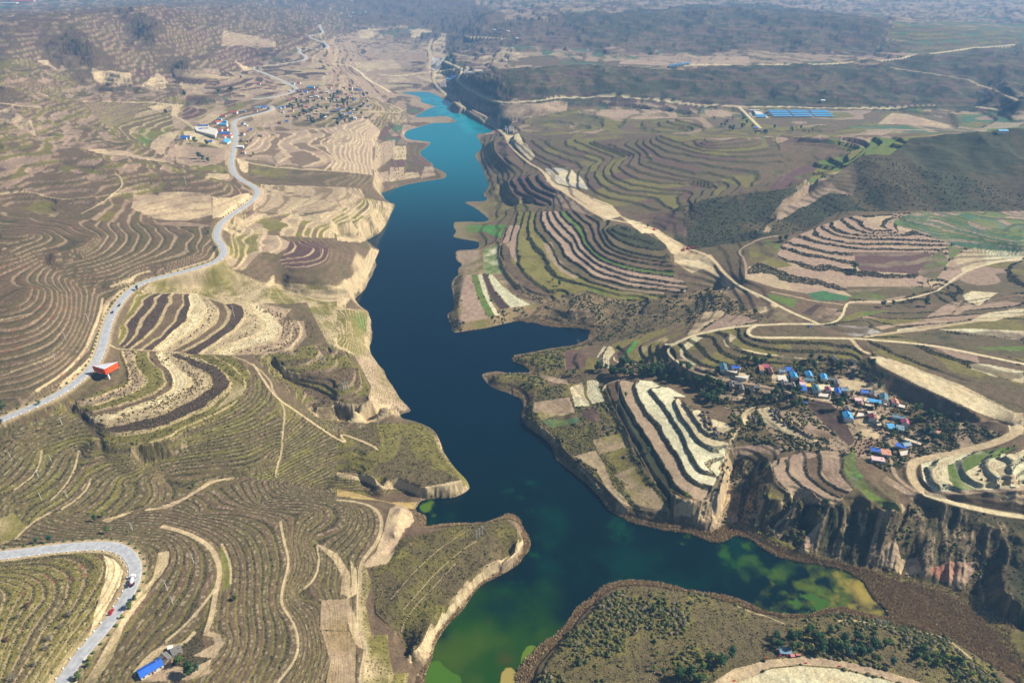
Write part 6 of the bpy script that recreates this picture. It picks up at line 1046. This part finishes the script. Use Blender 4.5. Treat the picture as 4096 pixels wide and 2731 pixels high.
# ---------------------------------------------------------------- corn stooks and haystacks
stook_m = noise_col(new_mat('corn_straw'), (.12, .075, .035), (.28, .19, .09), 4); hay_m = noise_col(new_mat('old_hay'), (.09, .075, .065), (.20, .17, .14), 1.5); hay2 = noise_col(new_mat('fresh_hay'), (.34, .24, .09), (.46, .34, .14), 1.5)
b = MB()
for k in range(14):
    a = k * .449; b.tube((math.cos(a) * .75, math.sin(a) * .75, -.1), (math.cos(a) * .14, math.sin(a) * .14, 1.75 + .25 * math.sin(k * 3)), .17, .03, 4, False)
STK = b.mesh('stook', stook_m)
for s, n, md, where in (("D 1730,545 1930,610 2010,700 1990,790 1850,845 1620,850 1560,850 1880,800 1900,700 1850,620 1720,560", 88, 2.4, 'in the brown field with crowded stooks'), ("D 1180,940 1290,990 1370,1040 1330,1120 1150,1190 950,1250 760,1300 1100,1180 1290,1080 1290,1020", 40, 3, 'in the curved cream field below the billboard'),
        ("D 1230,870 1370,895 1500,950 1600,1030 1560,1090 1480,980 1350,910 1240,885", 17, 4, 'in the outermost cream field of the spur'), ("D 800,860 870,930 930,1030 900,1080 800,1110 780,1120 870,1050 850,960", 22, 3.5, 'in the tan field nearest the billboard'), ("D 1370,490 1450,560 1420,650 1250,770 1160,830 1400,640", 18, 4, 'in the straw field of the northern lobe'),
        ("D 1620,545 1740,650 1700,730 1560,790 1480,800 1720,700", 12, 5, 'in the pale striped field of the northern lobe'), ("D 2020,590 2120,640 2120,720 2070,790", 14, 3, 'in the small field nearest the shore'), ("B 270,930 390,930 370,1060 255,1150", 12, 6, 'in the square fields of the lake point'), ("B 380,980 465,975 465,1060 375,1065", 10, 6, 'in the pale square of the lake point'), ("B 360,1130 450,1125 545,1160 400,1210", 16, 5, 'in the lower square of the lake point'),
        ("F 1220,1450 1370,1440 1370,1480 1250,1555 1190,1510", 26, 2.6, 'in the brown plot below the village'), ("I 2080,60 2300,-30 2120,80 2050,160 2180,235 2070,225 2010,160", 16, 4, 'in the striped ring field at the right edge'), ("E 1770,870 1820,830 1810,900 1790,930", 4, 5, 'in the white striped plot by the creek')):
    for a, c in scatter(s, n, md):
        o = link(bpy.data.objects.new('corn_stook', STK)); z = gz(a, c); o.location = (a, c, z); o.rotation_euler = (0, 0, rnd.uniform(0, 6)); k = rnd.uniform(.8, 1.25) * (1.25 if c > 900 else 1); o.scale = (k, k, k)
        tag(o, 'brown conical corn stook standing ' + where, 'corn stook', 'corn stooks ' + where)
b = MB(); b.dome(0, 0, -.4, 1.9, 1.6, 2.6, 10, 4, .12); HAY = b.mesh('haystack', hay_m, True); b = MB(); b.dome(0, 0, -.4, 1.8, 1.8, 2.9, 10, 4, .12); HAY2 = b.mesh('straw_heap', hay2, True)
for s, n, where in (("F 180,1260 240,1250 250,1330 330,1390 410,1390 400,1420 280,1410 180,1340", 20, 'round the left threshing floor'), ("F 650,1240 700,1225 720,1260 690,1290 800,1330 880,1330 870,1380 740,1340 660,1290", 22, 'round the right threshing floor'), ("F 500,1280 550,1290 560,1330 500,1310", 5, 'beside the lane between the threshing floors')):
    for i, (a, c) in enumerate(scatter(s, n, 2.6)):
        o = link(bpy.data.objects.new('haystack', HAY if i % 7 else HAY2)); o.location = (a, c, gz(a, c)); o.rotation_euler = (0, 0, rnd.uniform(0, 6)); k = rnd.uniform(.55, 1.2); o.scale = (k * 1.2, k, k)
        tag(o, ('dark grey' if i % 7 else 'golden') + ' domed haystack ' + where, 'haystack', 'haystacks ' + where)
# ---------------------------------------------------------------- poles
pole_m = noise_col(new_mat('concrete_pole'), (.50, .50, .46), (.62, .62, .58), 2); ins_m = new_mat('steel_arm', (.35, .38, .38), .5, .4)
def pole(s, h, lb, rz=.4, double=False):
    v = spot(s)[0]; t = thing('utility_pole', lb, 'utility pole', v, rz)
    for x in ((-1.3, 1.3) if double else (0,)): MB().tube((x, 0, -1), (x, 0, h), .24, .15, 8).obj('post', pole_m, t)
    for zz in ((h - .4, h - 1.3) if not double else (h - .5, h - 1.6)):
        a = MB().box(0, .18, zz, 2.2 if not double else 5.0, .12, .14).obj('crossarm', ins_m, t)
        for x in (-.95, 0, .95): MB().tube((x * (1 if not double else 2.3), .18, zz + .14), (x * (1 if not double else 2.3), .18, zz + .42), .06, .05, 6).obj('insulator', frame_m, a)
for s, h, lb, dbl in (("G 1125,945", 10, 'tall pale pole below the mixer truck on the planted slope', 0), ("G 1160,1030", 6, 'short pale pole downhill of the tall one below the truck', 0), ("G 1303,762", 9, 'pale pole near the curved path below the hairpin', 0), ("G 890,540", 7, 'pole in the gully above the hairpin bend', 0), ("G 258,180", 6, 'pole on the upper left planted slope beside the path', 0), ("G 280,338", 7, 'pole low on the left planted slope', 0), ("G 452,322", 6, 'pole right of the low one on the left planted slope', 0), ("G 345,77", 6, 'pole high on the left planted slope', 0), ("G 70,52", 5, 'pole at the far left of the planted slope', 0),
   ("H 940,600", 9, 'left pole of the three on the grassy peninsula', 0), ("H 958,585", 9, 'middle pole of the three on the grassy peninsula', 0), ("H 978,572", 9, 'right pole of the three on the grassy peninsula', 0), ("D 1575,617", 14, 'tall pole in the dark ploughed field', 0), ("D 2163,645", 9, 'twin pole above the shore slope', 1), ("D 2162,925", 9, 'pole on the terraced nose', 0), ("D 2157,205", 12, 'pole on the dark round knoll', 0), ("D 1687,112", 10, 'pole on the slope below the road bend', 0), ("D 417,1338", 8, 'pole under the hillside road culvert', 0), ("D 595,645", 8, 'pole on the slope left of the road', 0), ("D 442,770", 8, 'pole on the planted slope left of the road', 0), ("D 368,900", 6, 'pole lower on the planted slope left of the road', 0),
   ("E 45,1112", 9, 'left of three poles on the nose above the shore', 0), ("E 60,1108", 9, 'middle of three poles on the nose above the shore', 0), ("E 76,1104", 9, 'right of three poles on the nose above the shore', 0), ("I 1195,250", 9, 'twin pole at the edge of the green strip', 1), ("I 1378,1205", 9, 'twin pole beyond the southern wood', 1), ("F 912,695", 12, 'pole beside the junction of the works road', 0), ("A 1252,1245", 14, 'pole on the far slope left of the road', 0)):
    pole(s, h, lb, rnd.uniform(-.5, .5), bool(dbl))
pm = noise_col(new_mat('white_pier'), (.72, .72, .70), (.80, .80, .78), .5); pc = new_mat('pier_cap', (.6, .6, .58), .8)
for grp, lst in (('white piers by the works yard', ("U 295,465", "U 326,468", "U 357,465", "U 388,462", "U 272,392", "U 305,390", "U 335,388", "U 362,386")), ('white piers at the lake end of the works road', ("U 1520,1300", "U 1548,1340", "U 1590,1305", "U 1612,1312", "U 1634,1298", "U 1662,1312"))):
    for i, s in enumerate(lst):
        v = spot(s)[0]; h = 12 if not (grp.endswith('yard') and i > 3) else 5; t = thing('bridge_pier', '%s white pier from the left %s' % (ordn(i if i < 4 or h > 6 else i - 4) + (' tall' if h > 6 else ' short'), grp[13:]), 'bridge pier', v, 0, grp)
        MB().tube((0, 0, -2), (0, 0, h), .85, .85, 12).obj('column', pm, t); MB().box(0, 0, h, 2.2, 2.0, .6).obj('cap', pc, t)
# ---------------------------------------------------------------- billboard
v = spot("W 690,672")[0]; t = thing('billboard', 'red three sided billboard with yellow lettering on one white post', 'billboard', v)
white_m = new_mat('white_paint', (.74, .74, .72), .5); redm = new_mat('red_banner', (.62, .015, .02), .6); yel = new_mat('yellow_letters', (.85, .45, .02), .6)
MB().tube((0, 0, -1.5), (0, 0, 8), .85, .75, 16).obj('post', white_m, t)
zb, zt = 6.5, 12.5
P3 = [Vector((.6, -3.4, 0)), Vector((6.6, 8.5, 0)), Vector((-13.0, 2.4, 0))]
MB().prism([(p.x * .97, p.y * .97) for p in P3], zt - .5, zt - .2).obj('top_panel', noise_col(new_mat('sheet_metal'), (.42, .46, .50), (.58, .62, .66), .6), t)
for k in range(3):
    a, c = P3[k], P3[(k + 1) % 3]; d = c - a; L_ = d.length; n = Vector((d.y, -d.x, 0)).normalized(); u = d.normalized(); b = MB()
    b.add([a + Vector((0, 0, zb)), c + Vector((0, 0, zb)), c + Vector((0, 0, zt)), a + Vector((0, 0, zt)), a - n * .25 + Vector((0, 0, zb)), c - n * .25 + Vector((0, 0, zb)), c - n * .25 + Vector((0, 0, zt)), a - n * .25 + Vector((0, 0, zt))], [(0, 1, 2, 3), (7, 6, 5, 4), (0, 4, 5, 1), (3, 2, 6, 7), (0, 3, 7, 4), (1, 5, 6, 2)])
    f = b.obj('sign_face', redm, t); l = MB(); rr = random.Random(k)
    for row in range(3):
        z0 = zb + .7 + row * 1.75; nch = 9
        for q in range(nch):
            cx = L_ * (q + .7) / (nch + .4)
            for st in range(5):
                hw, hh = (rr.uniform(.3, .5), .09) if st % 2 else (.09, rr.uniform(.3, .55)); ox, oz = rr.uniform(-.35, .35), .6 + rr.uniform(-.45, .45)
                p = a + u * (cx + ox) + n * .03 + Vector((0, 0, z0 + oz)); l.add([p - u * hw - Vector((0, 0, hh)), p + u * hw - Vector((0, 0, hh)), p + u * hw + Vector((0, 0, hh)), p - u * hw + Vector((0, 0, hh))], [(0, 1, 2, 3)])
    l.obj('lettering', yel, f)
b = MB()
for k in range(3):
    a, c = P3[k], P3[(k + 1) % 3]
    b.tube(a * 1.01 + Vector((0, 0, zt)), c * 1.01 + Vector((0, 0, zt)), .18, .18, 6); b.tube((0, 0, 7.4), a + Vector((0, 0, zb + .2)), .2, .2, 6)
b.obj('frame', white_m, t)
# ---------------------------------------------------------------- vehicles
tyre = new_mat('tyre', (.015, .015, .016), .9); rim = new_mat('rim', (.4, .4, .4), .4, .5); lamp = new_mat('headlamp', (.7, .7, .65), .2, .6)
def paint(n, c): return new_mat('paint_' + n, c, .3, .5)
def wheels(t, xs, ys, r, w):
    for x in xs:
        for y in ys:
            o = MB().tube((x, y - w / 2, r), (x, y + w / 2, r), r, r, 14).obj('wheel', tyre, t); MB().tube((x, y - w / 2 - .02, r), (x, y + w / 2 + .02, r), r * .5, r * .5, 10).obj('rim', rim, o)
def car(v, rz, m, lb):
    t = thing('car', lb, 'car', v, rz)
    MB().side([(-.3, 0)], 0, 0) if 0 else None
    b = MB(); pr = [(-2.2, .35), (2.2, .35), (2.25, .8), (1.2, .98), (-1.9, 1.0), (-2.25, .85)]
    b.v = []; n = len(pr)
    for y, k in ((-.88, 1), (.88, 1)): b.v += [(x, y, z) for x, z in pr]
    b.f = [tuple(range(n)), tuple(range(2 * n - 1, n - 1, -1))] + [(k, n + k, n + (k + 1) % n, (k + 1) % n) for k in range(n)]; b.obj('body', m, t)
    MB().box(-.35, 0, .98, 2.5, 1.5, .5, 0, .78).obj('cabin_glass', glass_m, t); MB().box(-.4, 0, 1.47, 1.75, 1.12, .05).obj('roof', m, t)
    wheels(t, (-1.35, 1.35), (-.82, .82), .32, .22)
    for y in (-.6, .6): MB().box(2.22, y, .62, .1, .32, .16).obj('headlight', lamp, t)
    return t
def heading(s):
    a, b = spot(s); d = b - a; return a, math.atan2(d.y, d.x)
def on_road(s, off=0):
    a, h = heading(s); return Vector((a.x, a.y, max(a.z + .24, gz(a.x, a.y) + .24))), h
v, h = on_road("G 750,1094 775,1050"); car(v, h, paint('red', (.45, .01, .02)), 'red car driving on the hairpin road below the truck')
v, h = on_road("D 803,543 770,600"); car(v, h, paint('maroon', (.10, .02, .02)), 'dark red car ahead on the hillside road')
v, h = on_road("D 757,590 735,650"); car(v, h, paint('black', (.02, .02, .025)), 'black car behind the dark red one on the hillside road')
v, h = on_road("A 1562,1018 1560,1050"); car(v, h, paint('white', (.7, .7, .7)), 'white car on the grey road beside the tan field')
v = spot("F 912,682")[0]; car(v + Vector((0, 0, .1)), .3, paint('blue', (.02, .08, .35)), 'blue car beside the works road junction')
v = spot("P 1447,756")[0]; car(v + Vector((0, 0, .1)), -.4, paint('blue_van', (.03, .15, .5)), 'blue car at the corner of the dark ploughed field')
v, h = on_road("G 895,890 905,840"); t = thing('concrete_mixer_truck', 'white concrete mixer truck climbing round the hairpin bend', 'truck', v, h); wp = paint('white_truck', (.75, .74, .72))
MB().box(0, 0, .7, 9, 1.1, .35).obj('chassis', tyre, t); c_ = MB().box(3.6, 0, .75, 1.9, 2.4, 2.2, 0, .95).obj('cab', wp, t); MB().box(4.56, 0, 1.8, .06, 2.0, .85).obj('windscreen', glass_m, c_)
b = MB(); prof = [(-3.9, .55), (-3.0, .95), (-1.2, 1.25), (.6, 1.2), (2.0, .7)]
for (x0, r0), (x1, r1) in zip(prof[:-1], prof[1:]): b.tube((x0, 0, 2.55 - x0 * .08), (x1, 0, 2.55 - x1 * .08), r0, r1, 14)
b.obj('drum', wp, t, True); MB().box(-4.2, 0, 2.6, .9, 1.3, .9, 0, .7).obj('hopper', paint('red_hopper', (.5, .05, .05)), t); wheels(t, (3.4, -1.4, -2.8), (-1.05, 1.05), .52, .36)
def excavator(s, rz, c, lb):
    v = spot(s)[0]; t = thing('excavator', lb, 'excavator', v + Vector((0, 0, .05)), rz)
    for y in (-1.2, 1.2): MB().side([(y - .3, 0), (y + .3, 0), (y + .3, .9), (y - .3, .9)], -2.0, 2.0).obj('track', tyre, t)
    m = paint(c, dict(red=(.5, .05, .03), yellow=(.75, .45, .03), orange=(.65, .2, .03))[c]); MB().box(-.4, 0, .95, 3.2, 2.6, 1.3).obj('body', m, t); MB().box(.9, .75, 2.2, 1.2, 1.0, 1.0).obj('cab', glass_m, t)
    MB().tube((1.0, -.3, 1.8), (4.0, -.3, 4.4), .28, .22, 6).obj('boom', m, t); a = MB().tube((4.0, -.3, 4.4), (5.6, -.3, 1.6), .2, .16, 6).obj('arm', m, t); MB().box(5.5, -.3, .6, .9, 1.1, .9, 0, .7).obj('bucket', tyre, a)
for s, rz, c, lb in (("F 60,172", .4, 'red', 'left red excavator on the works bench below the dark embankment'), ("F 92,162", 2.6, 'red', 'middle red excavator on the works bench'), ("F 132,157", .1, 'red', 'right red excavator on the works bench'), ("E 2130,35", .6, 'red', 'red excavator at the foot of the dark embankment'), ("U 880,832", 2, 'red', 'red excavator on the bank beside the turquoise water'), ("U 1290,1085", .5, 'orange', 'orange excavator under the dark bluff'), ("T 1490,520", 2.2, 'yellow', 'yellow machine among trees above the round pad')): excavator(s, rz, c, lb)
v = spot("T 1125,580")[0]; t = thing('tractor', 'faded pink farm tractor parked above the round pad', 'tractor', v, .1); pk = paint('faded_red', (.55, .20, .18)); MB().box(.9, 0, .7, 2.0, .8, .8).obj('bonnet', pk, t); MB().box(-.6, 0, .8, 1.2, 1.2, 1.2).obj('cab', pk, t); MB().box(-3.2, 0, .8, 3.0, 1.7, .6).obj('trailer', pk, t); wheels(t, (-.7,), (-.8, .8), .7, .35); wheels(t, (1.3, -3.4), (-.7, .7), .42, .25)
for i, (s, w_) in enumerate((("T 552,620", 'leftmost, by the bushes'), ("T 795,578", 'left of the grey hut'), ("T 937,572", 'in front of the grey hut'), ("T 1286,712", 'on the inner rim of the pad track'), ("T 1916,772", 'on the inner rim towards the right'), ("I 405,1552", 'at the lower left end of the pad track'))):
    v = spot(s)[0]; tag(MB().box(0, 0, -.1, 1.6, .5, .95, 0, .8).obj('red_barrier', redm), 'small red barrier ' + w_, 'barrier', 'red barriers round the pad track').location = v
# ---------------------------------------------------------------- roadside stones and saplings
b = MB().box(0, 0, -.4, .9, .45, 1.1, 0, .9); STN = b.mesh('kerb_stone', white_m)
b = MB(); b.dome(0, 0, 0, .8, .8, 1.5, 7, 3, .25); b.tube((0, 0, -.4), (0, 0, .5), .08, .08, 5); SAP = b.mesh('sapling', LM['mid'])
cnt = [0, 0]
for nm, i0, i1, sd, st, what in (('valley_road', 60, 330, 1, 4, 0), ('hillside_road', 20, 330, 1, 4, 0), ('valley_road', 70, 400, -1, 4, 1), ('hillside_road', 20, 620, -1, 5, 1)):
    x, y, z, w = RD[nm]; dx = np.gradient(x); dy = np.gradient(y); l = np.hypot(dx, dy)
    ks = [k for k in range(0, len(x), st) if 170 < math.hypot(x[k], y[k]) < 1050 and abs(x[k]) < .82 * (y[k] * cP + 400 * sP)]
    for k in ks:
        if cnt[what] >= 290: break
        nx, ny = dy[k] / l[k], -dx[k] / l[k]; off = (w * .5 + (.2 if what == 0 else 2.0)) * sd
        px, py = x[k] + nx * off, y[k] + ny * off; o = link(bpy.data.objects.new('kerb_stone' if what == 0 else 'roadside_sapling', STN if what == 0 else SAP)); o.location = (px, py, gz(px, py) + (.1 if what == 0 else 0)); o.rotation_euler = (0, 0, math.atan2(dy[k], dx[k])); s_ = rnd.uniform(.8, 1.3); o.scale = (s_,) * 3 if what else (1, 1, 1)
        rn = 'hairpin road' if nm == 'valley_road' else 'hillside road'
        if what == 0: tag(o, 'white guard stone on the outer edge of the ' + rn, 'guard stone', 'white guard stones along the ' + rn)
        else: tag(o, 'small green sapling along the inner verge of the ' + rn, 'sapling', 'saplings along the ' + rn)
        cnt[what] += 1
# ---------------------------------------------------------------- reeds, scrub and tufts (nobody could count them)
_rs = np.random.RandomState(5)
area = (np.gradient(RR)[:, None] * DIST * (TH[1] - TH[0])); area = np.abs(area)
pxv = GX * 0 + 1; zc = GY * cP - (HZ - CAMZ) * sP; U_ = 1176 + FOC * GX / zc; V_ = 784 - FOC * (GY * sP + (HZ - CAMZ) * cP) / zc
inview = (U_ > -60) & (U_ < 2412) & (V_ > -40) & (V_ < 1640) & (zc > 10)
def pick(wt, n):
    p = (wt * area * inview).ravel(); p = p / p.sum(); i = _rs.choice(len(p), n, p=p); r, c = np.divmod(i, NA); r = np.clip(r + _rs.uniform(-.5, .5, n), 0, NR - 2); c = np.clip(c + _rs.uniform(-.5, .5, n), 0, NA - 2)
    rr = np.interp(r, np.arange(NR), RR); th = TH[0] + c * (TH[1] - TH[0]); x, y = rr * np.sin(th), rr * np.cos(th); return x, y, sample(HZ, x, y)
def blades(name, x, y, z, h, w, m, lean=.25, nb=3):
    n = len(x); vs = []; q = []
    for k in range(nb):
        a = _rs.uniform(0, np.pi, n); hh = h * _rs.uniform(.6, 1.2, n); ww = w * _rs.uniform(.6, 1.3, n); lx, ly = _rs.uniform(-lean, lean, n) * hh, _rs.uniform(-lean, lean, n) * hh; ox, oy = _rs.uniform(-w, w, n), _rs.uniform(-w, w, n)
        ca, sa = np.cos(a) * ww / 2, np.sin(a) * ww / 2
        vs.append(np.stack([np.stack([x + ox - ca, y + oy - sa, z - .2], -1), np.stack([x + ox + ca, y + oy + sa, z - .2], -1), np.stack([x + ox + lx + ca * .6, y + oy + ly + sa * .6, z + hh], -1), np.stack([x + ox + lx - ca * .6, y + oy + ly - sa * .6, z + hh], -1)], 1))
    co = np.concatenate(vs, 0).reshape(-1, 3); q = np.arange(len(co)).reshape(-1, 4); me = fast_mesh(name, co, q, False); me.materials.append(m); return link(bpy.data.objects.new(name, me))
def tufts(name, x, y, z, r, h, cols):
    """low bushy clumps: a five sided crown with a ragged outline"""
    n = len(x); k = 6; a = np.linspace(0, 2 * np.pi, k, endpoint=False)[None, :] + _rs.uniform(0, 6, (n, 1)); rr = (r[:, None] if hasattr(r, '__len__') else r) * _rs.uniform(.6, 1.25, (n, k)); hh = h * _rs.uniform(.6, 1.3, n) * (r / np.mean(r) if hasattr(r, '__len__') else 1)
    base = np.stack([x[:, None] + rr * np.cos(a), y[:, None] + rr * np.sin(a), np.repeat(z[:, None] - .15, k, 1)], -1); mid = np.stack([x[:, None] + rr * .95 * np.cos(a + .3), y[:, None] + rr * .95 * np.sin(a + .3), z[:, None] + hh[:, None] * _rs.uniform(.45, .8, (n, k))], -1); top = np.stack([x, y, z + hh], -1)[:, None, :]
    co = np.concatenate([base, mid, top], 1); f = []
    for j in range(k): f.append([j, (j + 1) % k, k + (j + 1) % k, k + j]); f.append([k + j, k + (j + 1) % k, 2 * k, 2 * k])
    tri = [g[:3] for g in f if g[2] == g[3]]; quad = [g for g in f if g[2] != g[3]]
    st = (np.arange(n) * (2 * k + 1))[:, None, None]; T_ = (st + np.array(tri)[None]).reshape(-1, 3); Q_ = (st + np.array(quad)[None]).reshape(-1, 4); T2_ = np.concatenate([Q_[:, [0, 1, 2]], Q_[:, [0, 2, 3]], T_], 0)
    me = fast_mesh(name, co.reshape(-1, 3), T2_, False); cc = np.array(cols)[_rs.randint(0, len(cols), n)] * _rs.uniform(.75, 1.25, (n, 1)); add_col(me, np.repeat(cc, 2 * k + 1, 0)); me.materials.append(tuft_m); return link(bpy.data.objects.new(name, me))
reed_m = noise_col(new_mat('dry_reed'), (.36, .26, .14), (.56, .43, .25), .6); tuft_m = attr_mat('tuft_leaf', .9, .1, 2.5, .4, 0)
DK = [(.045, .042, .022), (.06, .052, .028), (.085, .062, .035), (.05, .055, .022)]; OL = [(.085, .085, .03), (.06, .07, .025), (.12, .105, .05), (.14, .12, .075), (.05, .065, .025), (.10, .10, .03)]; GR = [(.16, .13, .05), (.24, .19, .085), (.12, .105, .04)]
fr = inview & ~LAKE & (ROADM < .05) & ~PAINT
wt = ((HZ > .1) & (HZ < 2.4) & (Z0 < 2.6) & ~LAKE & (DIST < 900) & ((U_ > 1180) | (V_ > 1170)) & (U_ > 880)) * np.minimum(1, 500 / DIST); x, y, z = pick(wt + .25 * inreg('reedbed') * (HZ < 4), 34000); tag(blades('reed_bed', x, y, z, 1.3, .45, reed_m, .6), 'dry brown reeds fringing the reservoir', 'reeds', kind='stuff')
wt = ((lip & ~inreg('shrubUp')) | (tus & veg & (DIST < 1250) & ~inreg('shrubUp', 'hill', 'shrubLow', 'shrubMid'))) * fr * np.minimum(1, (500 / DIST)) ** 1.5; x, y, z = pick(wt, 26000); tag(tufts('scrub', x, y, z, _rs.uniform(.18, .5, len(x)) * np.clip(np.hypot(x, y) / 500, .9, 1.8), .7, DK), 'dark low scrub on the terrace lips and slopes', 'scrub', kind='stuff')
wt = (RIS > .5) * fr * inreg('dome', 'tri', 'fieldsI', 'ringsI', 'amph', 'shelf', 'eastR', 'gardens', 'mound3', 'vill', 'spurR') * np.minimum(1, 700 / DIST); x, y, z = pick(wt, 30000); tag(tufts('bank_scrub', x, y, z, _rs.uniform(.25, .65, len(x)) * np.clip(np.hypot(x, y) / 700, .8, 1.5), .7, DK + OL[:2]), 'dark brush covering the terrace banks right of the lake', 'brush', kind='stuff')
wt = (inreg('south') * ss(-.1, .6, N_mid + .6 * N_lo + .05) + .4 * inreg('vill') * (N_mid > -.1) + .25 * inreg('cliffE', 'gullyW') * (N_mid > .15) + .35 * inreg('stream', 'bankS', 'gardens', 'flat') * (N_mid > .1)) * fr * np.minimum(1, 500 / DIST); x, y, z = pick(wt, 10000); tag(tufts('bushes', x, y, z, _rs.uniform(.2, 1.0, len(x)) ** 2 * 1.7, .9, OL), 'olive bushes scattered over the southern point and cliffs', 'bushes', kind='stuff')
wt = (inreg('pen', 'north_pen', 'spur', 'lobe', 'basin', 'slopeS', 'hair', 'south', 'gardens', 'ravine2')) * fr * np.minimum(1, 450 / DIST); x, y, z = pick(wt, 30000); tag(tufts('grass', x, y, z, _rs.uniform(.15, .5, len(x)), .35, GR), 'dry olive grass tussocks on the banks', 'grass', kind='stuff')
print('trees', NT, 'stones', cnt, 'objects', len(bpy.data.objects))
